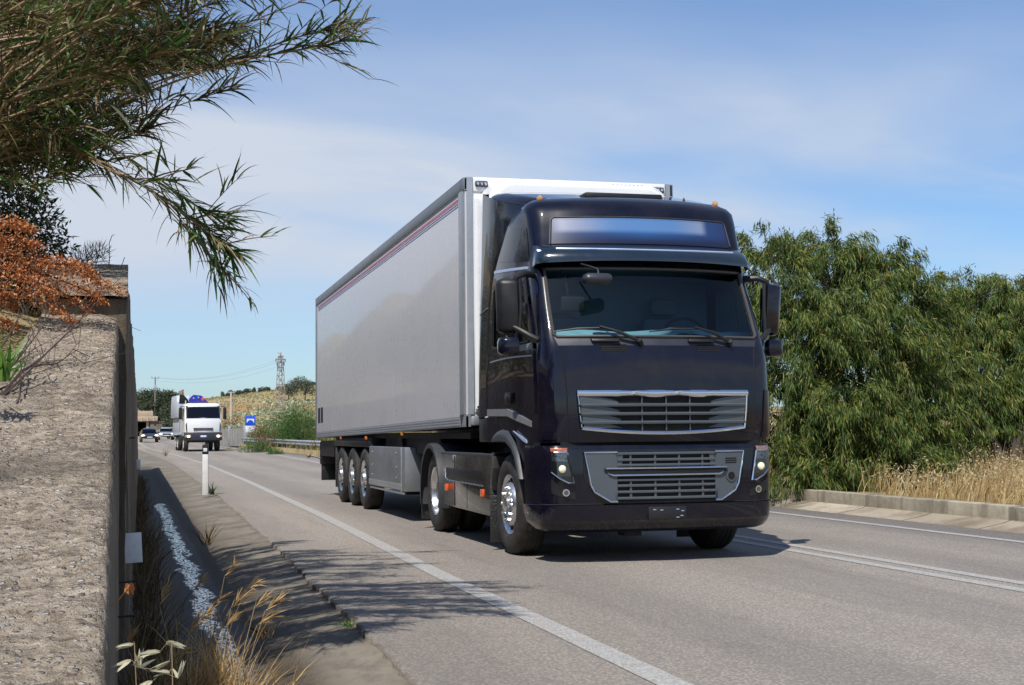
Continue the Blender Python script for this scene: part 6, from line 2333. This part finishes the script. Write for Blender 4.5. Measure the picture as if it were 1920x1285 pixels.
# ------------------------------------------------------------------ roadside furniture and distant things
M_WHITEPOST = pbr('post_white', (0.74, 0.74, 0.72), 0.45, var=0.06, dirt=((0.4, 0.37, 0.32), 0.35, 5))
M_BLACKBAND = pbr('post_black', (0.012, 0.012, 0.013), 0.5)
q = at(385, 929, 30)
post = thing('marker_post', 'white roadside delineator post with a black top band', 'marker post', (q[0], q[1], -0.02), R(-8))
mb = MB().box(-0.062, 0.062, -0.05, 0.05, 0.0, 0.86, bevel=0.02); mb.build('post', M_WHITEPOST, post)
mb = MB().prism([(-0.062, 0.86), (0.062, 0.86), (0.062, 1.09), (-0.062, 1.05)], 'y', -0.05, 0.05, bevel=0.012); mb.build('cap', M_BLACKBAND, post)
mb = MB().box(-0.040, 0.040, -0.058, -0.048, 0.91, 0.985, bevel=0.006); mb.build('reflector', pbr('post_reflector', (0.66, 0.67, 0.68), 0.3, coat=0.6), post)

M_STEEL = pbr('galvanised_steel', (0.56, 0.57, 0.58), 0.36, metal=0.6, var=0.12, scale=3, dirt=((0.30, 0.27, 0.23), 0.4, 1.5))
guard = thing('guardrail', 'galvanised guardrail along the far road edge behind the trailer', 'guardrail', (5.6, 62, 0))


def guardrail():
    ss = np.arange(50, 119, 1.0)
    vx = right_edge(ss) + 0.75
    prof = [(0.03, 0.78), (0.0, 0.77), (-0.055, 0.73), (-0.06, 0.69), (0.0, 0.64), (0.01, 0.61), (0.0, 0.58), (-0.06, 0.53), (-0.055, 0.49), (0.0, 0.46), (0.03, 0.45)]
    rows = [[(vx[i] + a - 5.6, s - 62, float(rz(s)) + b) for a, b in prof] for i, s in enumerate(ss)]
    MB().grid(rows).build('rail', M_STEEL, guard, smooth=50)
    p0 = None
    for i, s in enumerate(ss):
        if i % 2: continue
        if p0 is None:
            p0 = MB().box(0.02, 0.12, -0.05, 0.05, 0.0, 0.74, bevel=0.008).build('post', M_STEEL, guard)
            p = p0
        else: p = dup(p0, guard)
        p.location = (vx[i] - 5.6, s - 62, float(rz(s)))
    M_REDR = pbr('red_reflector', (0.6, 0.03, 0.02), 0.25, coat=1.0)
    r0 = None
    for i in range(6, len(ss), 8):
        if r0 is None:
            r0 = MB().box(-0.09, -0.05, -0.06, 0.06, 0.56, 0.66, bevel=0.01).build('reflector', M_REDR, guard); r = r0
        else: r = dup(r0, guard)
        r.location = (vx[i] - 5.6, ss[i] - 62, float(rz(ss[i])))


guardrail()

# corrugated barrier past the guardrail
q = at(430, 822, 122)
fence = thing('barrier_fence', 'tall grey corrugated barrier beyond the guardrail behind the white truck', 'fence', (q[0], q[1], float(rz(q[1]))), R(6))
mb = MB()
r0, r1 = [], []
for k in range(65):
    y = -7 + 20 * k / 64
    x = 0.06 * (1 if (k // 2) % 2 else -1)
    r0.append((x, y, 0.0)); r1.append((x, y, 1.45))
mb.grid([r0, r1]); mb.build('panel', pbr('barrier_grey', (0.30, 0.30, 0.29), 0.7, dirt=((0.18, 0.16, 0.13), 0.6, 0.8)), fence, smooth=0)
for y in (-7.1, 0, 6.5): MB().box(-0.10, 0.10, y - 0.1, y + 0.1, 0.0, 1.7, bevel=0.02).build('post', M_STEEL, fence)

# blue bridge sign
q = at(467, 827, 106)
sign = thing('road_sign', 'blue bridge sign with a white plate on two posts by the guardrail', 'sign', (q[0] + 0.1, q[1], float(ground_z(q[0], q[1]))), R(-13))
zb = at(467, 811, 106)[2] - sign.location.z
M_SBLUE = pbr('sign_blue', (0.01, 0.085, 0.60), 0.4, var=0.03); M_SWHITE = pbr('sign_white', (0.76, 0.77, 0.78), 0.4, var=0.04)
for x in (-0.26, 0.26): MB().tube([(x, 0.02, -0.2), (x, 0.02, zb + 1.15)], 0.03, 8).build('post', M_STEEL, sign)
panel = MB().box(-0.38, 0.38, -0.022, -0.008, zb + 0.50, zb + 1.22, bevel=0.006).build('blue_panel', M_SBLUE, sign)
mb = MB()
n = 12
top = [(-0.27 + 0.54 * i / n, zb + 1.00) for i in range(n + 1)]
bot = []
for i in range(n + 1):
    x = -0.27 + 0.54 * i / n
    bot.append((x, zb + 0.72 + (0.19 * math.sqrt(max(0, 1 - (x / 0.22) ** 2)) if abs(x) < 0.22 else 0)))
mb.grid([[(x, -0.026, z) for x, z in top], [(x, -0.026, z) for x, z in bot]])
mb.build('bridge_symbol', M_SWHITE, panel)
MB().box(-0.36, 0.36, -0.022, -0.008, zb, zb + 0.48, bevel=0.006).build('white_plate', M_SWHITE, sign)

# lattice pylon, poles, wires
def pylon():
    D = 214
    b = at(526, 776, D); t = at(528, 661, D)
    base = np.array([b[0], b[1], float(ground_z(b[0], b[1])) - 0.2])
    H = t[2] - base[2]
    o = thing('lattice_pylon', 'rusty lattice electricity pylon on the dry hillside', 'pylon', tuple(base), R(20))
    M_P = pbr('pylon_steel', (0.34, 0.28, 0.24), 0.7, metal=0.2, var=0.25, scale=1.0)
    mb = MB()
    def w(h): return 0.62 * (1 - h / H) + 0.25 * (h / H)
    n = 12
    for i in range(n):
        h0, h1 = H * 0.93 * i / n, H * 0.93 * (i + 1) / n
        a, c = w(h0), w(h1)
        C0 = [(-a, -a, h0), (a, -a, h0), (a, a, h0), (-a, a, h0)]; C1 = [(-c, -c, h1), (c, -c, h1), (c, c, h1), (-c, c, h1)]
        for k in range(4):
            mb.tube([C0[k], C1[k]], 0.048, 4)
            k2 = (k + 1) % 4
            mb.tube([C0[k], C1[k2]] if i % 2 else [C0[k2], C1[k]], 0.038, 4)
            mb.tube([C1[k], C1[k2]], 0.03, 4)
    mb.build('tower', M_P, o, smooth=0)
    mb = MB()
    for zz, L in ((0.74, 0.5), (0.82, 0.62), (0.88, 0.8)):
        mb.box(-L, L, -0.10, 0.10, H * zz, H * zz + 0.12); mb.box(-0.10, 0.10, -L * 0.8, L * 0.8, H * zz, H * zz + 0.12)
    mb.box(-0.3, 0.3, -0.3, 0.3, H * 0.93, H * 0.94); mb.tube([(0, 0, H * 0.9), (0, 0, H)], 0.06, 5)
    mb.tube([(-0.35, -0.35, H * 0.93), (0.3, 0.3, H)], 0.05, 4); mb.tube([(0.35, -0.35, H * 0.93), (-0.3, 0.3, H)], 0.05, 4)
    mb.build('crossarm', M_P, o, smooth=0)
    ins = MB()
    for L, zz in ((0.75, 0.88), (0.56, 0.82), (0.45, 0.74)):
        for s in (-1, 1): ins.tube([(s * L, 0, H * zz), (s * L, 0, H * zz - 0.35)], [0.10, 0.07], 6)
    ins.build('insulators', pbr('insulator', (0.22, 0.19, 0.17), 0.3), o)
    return base, H


pb, pH = pylon()


def pole(px, ytop, d, label, arm, rad, ybase=None, mat=None):
    t = at(px, ytop, d)
    base = np.array([t[0], t[1], float(ground_z(t[0], t[1])) - 0.3])
    H = t[2] - base[2]
    o = thing('utility_pole', label, 'pole', tuple(base), 0, 'utility poles on the hillside')
    m = mat or pbr('pole_concrete', (0.50, 0.45, 0.38), 0.8)
    MB().tube([(0, 0, 0), (0, 0, H * 0.5), (0, 0, H)], [rad * 1.25, rad * 1.1, rad * 0.85], 10).build('shaft', m, o)
    mb = MB().box(-arm, arm, -0.06, 0.06, H - 0.18, H - 0.06, bevel=0.01)
    mb.build('crossarm', M_STEEL, o)
    ins = MB()
    for x in (-arm * 0.9, 0, arm * 0.9): ins.tube([(x, 0, H - 0.06), (x, 0, H + 0.16)], [0.07, 0.04], 6)
    ins.build('insulators', pbr('pole_insulator', (0.2, 0.18, 0.16), 0.3), o)
    return o, base, H


pole(433.5, 735, 190, 'pale concrete utility pole behind the barrier fence', 0.45, 0.15)
o, lb, lH = pole(291, 708, 235, 'slim utility pole with a crossbar above the dark trees', 0.62, 0.11, mat=pbr('pole_wood', (0.22, 0.19, 0.17), 0.85))
MB().box(-0.22, 0.22, -0.15, 0.15, lH - 2.1, lH - 1.2, bevel=0.03).build('transformer', M_STEEL, o)
for k, (dz, dx) in enumerate(((0.0, -0.5), (0.0, 0.5), (-0.9, 0.0))):
    a = np.array([pb[0] + dx, pb[1], pb[2] + pH * 0.88 + dz]); b = np.array([lb[0] + dx, lb[1], lb[2] + lH + dz * 0.5])
    pts = []
    for i in range(17):
        u = i / 16; p = a * (1 - u) + b * u; p[2] -= 1.3 * 4 * u * (1 - u); pts.append(tuple(p))
    tag(MB().tube(pts, 0.007, 4).build('power_cable', M_BLACKIRON), ['upper thin power cable from the pylon to the slim pole', 'middle thin power cable from the pylon to the slim pole', 'lowest thin power cable sagging between pylon and slim pole'][k], 'cable', 'power cables')

# overpass behind the cars
q = at(262, 800, 222)
bz = float(rz(q[1]))
ov = thing('road_bridge', 'pale concrete road bridge over the carriageway behind the cars', 'bridge', (q[0], q[1], bz))
zt = at(270, 771, 222)[2] - bz; zm = at(270, 781, 222)[2] - bz; zl = at(270, 790, 222)[2] - bz
xr_ = at(292, 780, 222)[0] - q[0]; xr2 = at(287, 780, 222)[0] - q[0]
M_BEIGE = pbr('bridge_concrete', (0.50, 0.40, 0.29), 0.9, dirt=((0.26, 0.18, 0.12), 0.6, 0.5), scale=0.6)
MB().box(-18, xr2, -0.2, 0.2, zm + 0.02, zt, bevel=0.05).build('parapet', M_BEIGE, ov)
mb = MB().box(-18, xr_ + 0.3, -0.5, 7, zl, zm, bevel=0.05)
for x in np.arange(-17, xr_, 0.9): mb.box(x, x + 0.3, -0.62, -0.52, zl, zm - 0.1)
mb.build('deck', M_BEIGE, ov)
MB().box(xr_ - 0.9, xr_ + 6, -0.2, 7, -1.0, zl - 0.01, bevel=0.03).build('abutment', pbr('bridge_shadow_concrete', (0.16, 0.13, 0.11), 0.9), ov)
MB().box(-18, -5.2, 0.2, 7, -1.0, zl - 0.01, bevel=0.03).build('abutment', M_BEIGE, ov)
MB().box(xr_ - 1.4, xr_ - 1.0, 0.0, 0.5, -0.5, zl - 0.01, bevel=0.03).build('pillar', M_BEIGE, ov)
MB().box(-5.2, xr_ - 0.9, 6.5, 7, -0.5, zl - 0.02).build('underpass_shade', pbr('underpass_shade_black', (0.02, 0.018, 0.016), 0.9), ov)  # near-black sheet closing the opening stands in for the underpass shade

# ------------------------------------------------------------------ trees and bushes in the distance
M_TREE_D = leaf_mat('far_tree_leaf', [(0, (0.022, 0.036, 0.018)), (0.5, (0.045, 0.066, 0.030)), (0.9, (0.085, 0.105, 0.045)), (1, (0.13, 0.12, 0.06))], 0.6, 0.15)
M_BROOM = leaf_mat('broom_leaf', [(0, (0.030, 0.085, 0.018)), (0.5, (0.065, 0.155, 0.030)), (1, (0.125, 0.22, 0.05))], 0.6, 0.2)
M_OLIVE = leaf_mat('olive_leaf', [(0, (0.05, 0.07, 0.045)), (0.5, (0.10, 0.125, 0.08)), (1, (0.18, 0.20, 0.14))], 0.6, 0.2)
M_YELLOWB = leaf_mat('yellow_broom', [(0, (0.10, 0.13, 0.03)), (0.5, (0.25, 0.24, 0.04)), (1, (0.48, 0.38, 0.05))], 0.6, 0.2)
M_PINK = leaf_mat('pink_flower', [(0, (0.20, 0.06, 0.07)), (0.5, (0.40, 0.13, 0.16)), (1, (0.60, 0.28, 0.30))], 0.6, 0.2)


def round_tree(name, label, base, h, w, mat, seed, n=2600, leaf=0.30, group=None, cat='tree', trunk=0.3, lobes=9):
    rng = np.random.default_rng(seed)
    L = []
    for k in range(lobes):
        d = dirs(1, rng)[0]
        c = np.array(base) + np.array([d[0] * w * 0.30, d[1] * w * 0.30, h * (trunk + (1 - trunk) * 0.5) + d[2] * h * (1 - trunk) * 0.28])
        L.append((c, min(w, h) * rng.uniform(0.20, 0.32)))
    t = leaf_shrub(name, label, base, L, n, leaf, leaf * 0.45, mat, seed + 1000, group=group, cat=cat, out=0.5, stems=False)
    t.children[0].name = 'crown'
    mb = MB()
    mb.tube([(0, 0, -0.4), (0.05 * w * 0.2, 0, h * trunk), (0, 0.02, h * 0.6)], [0.035 * h, 0.026 * h, 0.012 * h], 7)
    for k in range(5): limb_mb(mb, (0, 0, h * trunk), L[k][0] - np.array(base), 0.014 * h, 0.005 * h, rng)
    mb.build('trunk', M_BARK, t, smooth=60)
    return t


spots = [(266, 732, 246, 5.0), (284, 730, 242, 5.6), (303, 728, 244, 6.2), (322, 733, 240, 6.0), (338, 744, 236, 6.0), (312, 760, 227, 5.6), (330, 770, 212, 4.6), (300, 772, 226, 4.6), (346, 768, 206, 4.2), (322, 790, 206, 3.2), (292, 752, 236, 5.0), (336, 792, 200, 3.2)]
labs = ['dark tree hard against the end of the wall, left of the bridge', 'tall dark tree standing above the middle of the concrete bridge', 'tall dark tree below the slim utility pole', 'dark round tree left of the crane truck body', 'dark tree partly hidden by the crane truck', 'mid-height dark tree between bridge and crane truck', 'lower dark tree beside the tall body of the crane truck', 'smaller tree at the right end of the concrete bridge', 'dark tree mostly behind the crane truck cab', 'low green bush-like tree right behind the silver car', 'dark crown just over the right end of the bridge parapet', 'low bush-like tree against the crane truck wheels']
for k, (px, py, d, w) in enumerate(spots):
    q = at(px, py + 20, d)
    gzv = float(ground_z(q[0], q[1])) - 0.2; ztop = at(px, py, d)[2]
    hh = max(2.2, ztop - gzv)
    round_tree('hillside_tree', labs[k], (q[0], q[1], min(gzv, ztop - 2.2)), hh, w, M_TREE_D, 100 + k, 2600, 0.36, 'dark trees around the bridge', trunk=0.06, lobes=12)

# olives on the red soil
for k, (px, py, d) in enumerate([(541, 752, 262), (572, 752, 255), (560, 740, 300)]):
    q = at(px, py, d); b = (q[0], q[1], float(ground_z(q[0], q[1])))
    round_tree('olive_tree', ['olive tree right of the pylon on red soil', 'olive tree on red soil nearest the trailer edge', 'olive tree higher up the slope between its neighbours'][k], b, [3.4, 3.6, 3.2][k], [3.6, 3.8, 3.4][k], M_OLIVE, 130 + k, 1500, 0.30, 'olive trees on the hillside', trunk=0.3)

# bushes strung along the ridge
rb0 = None
rgn = np.random.default_rng(140)
for k in range(34):
    px = 418 + k * 5.2 + rgn.normal() * 2
    q = at(px, 730, rgn.uniform(330, 366))
    gzv = float(ground_z(q[0], q[1]))
    if rb0 is None:
        rb0 = round_tree('ridge_bush', 'dark bush on the skyline of the dry hill', (q[0], q[1], gzv), 2.4, 3.0, M_TREE_D, 141, 700, 0.34, 'bushes along the hill ridge', 'bush', 0.05, 6)
        o = rb0
    else:
        o = dup(rb0)
    o.location = (q[0], q[1], gzv - 0.1)
    s = rgn.uniform(0.3, 0.75)
    o.scale = (s * rgn.uniform(0.8, 1.4), s, s * rgn.uniform(0.6, 1.1)); o.rotation_euler = (0, 0, rgn.uniform(0, 6))


def bush(label, px, py, d, w, h, mat, seed, n=1800, leaf=0.22, name='roadside_bush', wd=0.03, up=0.7):
    q = at(px, py, d); b = np.array([q[0], q[1], float(ground_z(q[0], q[1]))])
    rng = np.random.default_rng(seed)
    L = [(b + np.array([rng.uniform(-0.35, 0.35) * w, rng.uniform(-0.3, 0.3) * w, h * rng.uniform(0.3, 0.65)]), min(w, h) * rng.uniform(0.25, 0.4)) for _ in range(7)]
    return leaf_shrub(name, label, tuple(b), L, n, leaf, wd, mat, seed, sag=0.1, out=0.8, cat='bush', up=up)


bush('big dark green broom bush just left of the trailer end', 562, 808, 97, 5.0, 3.3, M_BROOM, 151, 7000)
bush('green broom bush on the slope left of the biggest broom', 527, 806, 100, 3.0, 2.5, M_BROOM, 152, 3200)
bush('round green bush sticking through the guardrail', 479, 838, 92, 1.6, 1.75, M_BROOM, 153, 2200)
bush('small green-brown bush at the guardrail nearest the trailer', 507, 842, 84.5, 1.2, 1.15, M_BROOM, 154, 1700)
bush('yellow flowering bush where the guardrail bends', 436, 834, 103, 1.3, 0.95, M_YELLOWB, 155, 1400)
bush('pink flowering oleander between sign and broom', 498, 822, 101, 1.3, 1.9, M_PINK, 156, 1100, name='oleander')
bush('olive-brown scrub bush behind the bridge sign', 505, 800, 104, 2.6, 1.8, leaf_mat('scrub_leaf', [(0, (0.10, 0.09, 0.03)), (0.6, (0.22, 0.17, 0.07)), (1, (0.14, 0.16, 0.05))], 0.7, 0.2), 157, 2400)
bush('yellow broom under the white sign plate', 466, 822, 107, 0.9, 0.9, M_YELLOWB, 158, 700)
bush('dark green bush right of the crane truck mirror', 424, 786, 150, 2.6, 2.6, M_TREE_D, 159, 1200)
bush('purple-brown scrub patch above the broom', 575, 772, 150, 5, 1.3, leaf_mat('purple_scrub', [(0, (0.12, 0.075, 0.06)), (1, (0.24, 0.17, 0.14))], 0.8, 0.2), 160, 1800)


# ------------------------------------------------------------------ crane truck coming towards us
def crane_truck():
    W_ = pbr('truck_white', (0.80, 0.81, 0.82), 0.3, coat=0.6, var=0.03)
    B_ = pbr('crane_blue', (0.012, 0.018, 0.28), 0.3, coat=0.6)
    G_ = glass_mat('truck_glass', (0.05, 0.06, 0.07), ior=1.6)
    BODY = pbr('body_grey_white', (0.50, 0.55, 0.62), 0.5, var=0.08, dirt=((0.3, 0.28, 0.25), 0.4, 1))
    LAMP = pbr('truck_lamp', (0.9, 0.8, 0.6), 0.2, emit=(1, 0.8, 0.45), estr=2.5)
    q = at(377, 842, 98)
    t = thing('crane_truck', 'white truck with a folded blue loading crane and lit headlamps', 'truck', (q[0], q[1], float(rz(q[1])) + 0.005), R(3.5))
    cab = MB()
    secs = []
    for z, yf, hw_ in [(1.28, -1.30, 1.25), (1.7, -1.33, 1.25), (2.15, -1.28, 1.25), (2.28, -1.24, 1.245), (3.02, -0.98, 1.19), (3.14, -0.9, 1.16), (3.24, -0.7, 1.08)]:
        secs.append([(-hw_, 0.75, z), (-hw_, yf + 0.30, z), (-hw_ + 0.05, yf + 0.10, z), (-hw_ + 0.20, yf, z), (0, yf - 0.03, z), (hw_ - 0.20, yf, z), (hw_ - 0.05, yf + 0.10, z), (hw_, yf + 0.30, z), (hw_, 0.75, z)])
    cab.grid(secs); cab.add(secs[-1], [tuple(range(9))]); cab.add([s[0] for s in secs] + [s[-1] for s in secs[::-1]], [tuple(range(2 * len(secs)))])
    cab.build('cab', W_, t)
    def front_y(z): return np.interp(z, [1.28, 1.7, 2.15, 2.28, 3.02, 3.14], [-1.30, -1.33, -1.28, -1.24, -0.98, -0.9])
    m = MB(); m.grid([[(x * k, front_y(z) - 0.035 - 0.03 * (1 - abs(x)), z) for x in lin(-1.07, 1.07, 9)] for z, k in ((2.27, 1.0), (3.0, 0.95))]); m.build('windscreen', G_, t)
    m = MB(); m.grid([[(x, front_y(z) - 0.01 - 0.02 * (1 - abs(x)), z) for x in lin(-1.12, 1.12, 9)] for z in (2.21, 3.06)]); m.build('screen_frame', M_BLACKPL, t)
    for sg in (-1, 1):
        m = MB().prism([(-0.75, 2.1), (0.25, 2.1), (0.25, 2.9), (-0.55, 2.9)], 'x', sg * 1.20, sg * 1.262); m.build('side_window', G_, t)
        m = MB().prism([(-1.12, 1.35), (-1.07, 1.35), (-1.10, 1.95), (-1.16, 1.75)][:4], 'y', -1.40, -1.30)
        m.map(lambda x, y, z: (sg * -x, y + 0.06, z)); m.build('corner_slot', M_DARK, t)
        m = MB().box(sg * 1.36, sg * 1.58, -1.0, -0.85, 2.15, 2.95, bevel=0.05); m.tube([(sg * 1.2, -0.95, 3.0), (sg * 1.45, -0.95, 3.02), (sg * 1.47, -0.93, 2.9)], 0.03, 6); m.build('mirror', M_BLACKPL, t)
        h = MB().box(sg * 0.82, sg * 1.2, -1.47, -1.40, 0.92, 1.10, bevel=0.03).build('headlamp', M_CLEAR, t)
        MB().sphere((sg * 0.98, -1.47, 1.01), (0.10, 0.05, 0.085), 12, 8).build('bulb', LAMP, h)
        MB().box(sg * 1.12, sg * 1.22, -1.475, -1.39, 0.93, 1.09, bevel=0.02).build('indicator', M_AMBER, h)
        MB().tube([(sg * 1.12, -0.75, 3.2), (sg * 1.12, -0.8, 3.42)], 0.04, 6).build('roof_lamp', W_, t)
    m = MB()
    for z in (1.42, 1.52): m.box(-0.65, 0.65, -1.375, -1.32, z, z + 0.05, bevel=0.01)
    m.build('grille', M_DARK, t)
    m = MB().box(-1.25, 1.25, -1.42, -1.0, 0.72, 1.26, bevel=0.06); m.build('bumper', pbr('bumper_dark', (0.03, 0.032, 0.045), 0.5), t)
    pl = MB().box(-0.24, 0.24, -1.436, -1.42, 0.95, 1.07, bevel=0.004).build('number_plate', M_SWHITE, t)
    m = MB()
    for x in (-0.215, 0.215): m.box(x - 0.028, x + 0.028, -1.44, -1.43, 0.952, 1.068)
    m.build('plate_band', M_SBLUE, pl)
    m = MB().box(-1.0, 1.0, -1.0, 6.5, 0.6, 1.0); m.build('chassis', M_CHASSIS, t)
    for sg in (-1, 1):
        for y in (-0.1, 3.9, 5.2):
            w = MB().lathe_x(tyre_prof(0.5, 0.32), sg * 1.05, y, 0.5, 28).build('wheel', M_TYRE, t)
            MB().lathe_x([(-0.13, 0.29), (-0.15, 0.26), (-0.10, 0.18), (-0.16, 0.12), (-0.18, 0.001)], sg * 1.05, y, 0.5, 20, sx=-sg).build('rim', W_, w)
        m = MB().box(sg * 0.9, sg * 1.26, -0.75, 0.65, 1.02, 1.28, bevel=0.05); m.build('wheel_arch', pbr('arch_grey', (0.35, 0.37, 0.42), 0.5), t)
        m = MB().box(sg * 0.7, sg * 1.2, 1.0, 3.1, 0.55, 1.1, bevel=0.03); m.build('side_tank', M_CHASSIS, t)
    m = MB().box(-1.27, 1.27, 2.0, 6.9, 1.15, 1.3); m.box(-1.27, -1.20, 2.0, 6.9, 1.3, 2.25, bevel=0.01); m.box(1.20, 1.27, 2.0, 6.9, 1.3, 2.25, bevel=0.01); m.box(-1.27, 1.27, 2.0, 2.08, 1.3, 2.3); m.build('load_bed', BODY, t)
    m = MB().prism([(2.15, 2.3), (6.8, 2.3), (6.8, 3.3), (6.2, 3.85), (2.6, 3.85), (2.15, 3.4)], 'x', -1.42, -0.55, bevel=0.04); m.build('tall_body', BODY, t)
    m = MB().box(-0.35, 0.35, 0.95, 1.7, 1.0, 2.9, bevel=0.05); m.build('crane_column', B_, t)
    m = MB().prism([(-0.72, 3.30), (0.62, 3.30), (0.30, 3.62), (0.12, 3.80), (-0.42, 3.86), (-0.70, 3.60)], 'y', 0.9, 1.5, bevel=0.03); cb = m.build('crane_boom', B_, t)
    m = MB().tube([(0.20, 0.885, 3.57), (0.20, 0.86, 3.57)], 0.11, 16); m.build('red_badge', pbr('badge_red', (0.7, 0.06, 0.05), 0.4), cb)
    m = MB()
    for x, z in ((-0.42, 3.62), (-0.1, 3.68)): m.tube([(x, 0.89, z), (x, 0.86, z)], 0.055, 10)
    m.build('pivot_pin', M_STEEL, cb)
    m = MB().prism([(-1.35, 3.25), (-0.72, 3.25), (-0.75, 3.50), (-1.05, 3.85), (-1.3, 3.9)], 'y', 1.1, 1.5, bevel=0.03); m.build('crane_knuckle', M_DARK, t)
    m = MB().tube([(-1.18, 1.3, 3.85), (-1.16, 1.3, 4.15), (-1.05, 1.3, 4.2)], [0.14, 0.10, 0.06], 8); m.build('crane_hook', pbr('hook_rust', (0.25, 0.14, 0.10), 0.7), t)
    return t


crane_truck()


# ------------------------------------------------------------------ cars
def make_car(label, px, py, d, col, rot, lit, van=False):
    q = at(px, py, d)
    t = thing('car', label, 'car', (q[0], q[1], float(rz(q[1])) + 0.005), R(rot), 'cars following the crane truck')
    P = pbr('car_paint', col, 0.25, coat=1.0, metal=0.3 if col[0] > 0.2 else 0.0, var=0.04)
    G = glass_mat('car_glass', (0.05, 0.06, 0.065), ior=1.55)
    # body: sections along the length, front at -y
    sec = [(-2.05, 0.40, 0.62, 0.72), (-1.95, 0.30, 0.72, 0.82), (-1.5, 0.24, 0.84, 0.88), (-0.75, 0.22, 0.93, 0.90), (0.6, 0.22, 0.95, 0.90), (1.7, 0.26, 0.95, 0.88), (2.05, 0.36, 0.85, 0.80), (2.12, 0.45, 0.72, 0.72)]
    rows = []
    for y, z0, z1, w in sec:
        rows.append([(-w * 0.92, y, z0), (-w, y, (z0 + z1) * 0.5), (-w * 0.97, y, z1 - 0.06), (-w * 0.88, y, z1), (0, y, z1 + 0.03), (w * 0.88, y, z1), (w * 0.97, y, z1 - 0.06), (w, y, (z0 + z1) * 0.5), (w * 0.92, y, z0)])
    m = MB().grid(rows); m.add(rows[0], [tuple(range(9))]); m.add(rows[-1], [tuple(range(9))])
    hr = 1.58 if van else 1.44
    cs = [(-0.95, 0.92, 0.80), (-0.35, hr - 0.10, 0.66), (-0.05, hr - 0.02, 0.64), (0.6, hr, 0.64), (1.3, hr - 0.05, 0.62), (1.95, 0.98, 0.72)]
    r2 = [[(-w, y, 0.90), (-w * 0.98, y, min(z, 0.95)), (-w * 0.86 if z > 1.2 else -w * 0.9, y, z - 0.05 if z > 1.2 else z), (-w * 0.7, y, z), (0, y, z + 0.02), (w * 0.7, y, z), (w * 0.86 if z > 1.2 else w * 0.9, y, z - 0.05 if z > 1.2 else z), (w * 0.98, y, min(z, 0.95)), (w, y, 0.90)] for y, z, w in cs]
    m.grid(r2)
    m.build('body', P, t, smooth=45)
    m = MB(); m.grid([[(x * 0.70, -0.93, 0.945), (x * 0.645, -0.42, hr - 0.17)] for x in lin(-1, 1, 7)]); m.map(lambda x, y, z: (x, y - 0.03, z + 0.02)); m.build('windscreen', G, t)
    for sg in (-1, 1):
        m = MB(); m.grid([[(sg * 0.80, -0.70, 0.98), (sg * 0.80, 1.55, 0.98)], [(sg * 0.66, -0.25, hr - 0.12), (sg * 0.66, 1.15, hr - 0.12)]]); m.build('side_window', G, t)
        h = MB().sphere((sg * 0.64, -1.93, 0.66), (0.20, 0.12, 0.10), 12, 8)
        h.build('headlight', pbr('car_lamp_on', (0.9, 0.85, 0.7), 0.2, emit=(1.0, 0.80, 0.5), estr=lit) if lit > 0 else M_CLEAR, t)
        m = MB().sphere((sg * 0.98, -0.55, 1.0), (0.11, 0.07, 0.08), 8, 6); m.build('mirror', P, t)
        for y in (-1.30, 1.30):
            w = MB().lathe_x(tyre_prof(0.31, 0.20), sg * 0.78, y, 0.31, 24).build('wheel', M_TYRE, t)
            MB().lathe_x([(-0.09, 0.20), (-0.10, 0.18), (-0.07, 0.08), (-0.08, 0.001)], sg * 0.78, y, 0.31, 16, sx=-sg).build('rim', M_RIM, w)
    m = MB().box(-0.42, 0.42, -2.08, -2.0, 0.56, 0.68, bevel=0.02); m.build('grille', M_DARK, t)
    m = MB().box(-0.62, 0.62, -2.085, -2.0, 0.36, 0.44, bevel=0.02); m.build('air_intake', M_DARK, t)
    m = MB().box(-0.40, 0.40, -2.095, -2.03, 0.685, 0.715, bevel=0.008); m.build('chrome_bar', M_CHROME, t)
    m = MB().box(-0.26, 0.26, -2.10, -2.08, 0.46, 0.55, bevel=0.004); m.build('number_plate', M_SWHITE, t)
    return t


make_car('dark blue car with bright headlights leading beside the wall', 279, 828.5, 148, (0.012, 0.012, 0.03), 2, 3.0)
make_car('silver car following just right of the dark car', 310.5, 829, 164, (0.42, 0.44, 0.47), 2, 0.9)
make_car('pale blue car half hidden behind the crane truck', 328, 829, 176, (0.16, 0.22, 0.28), 2, 0.3)
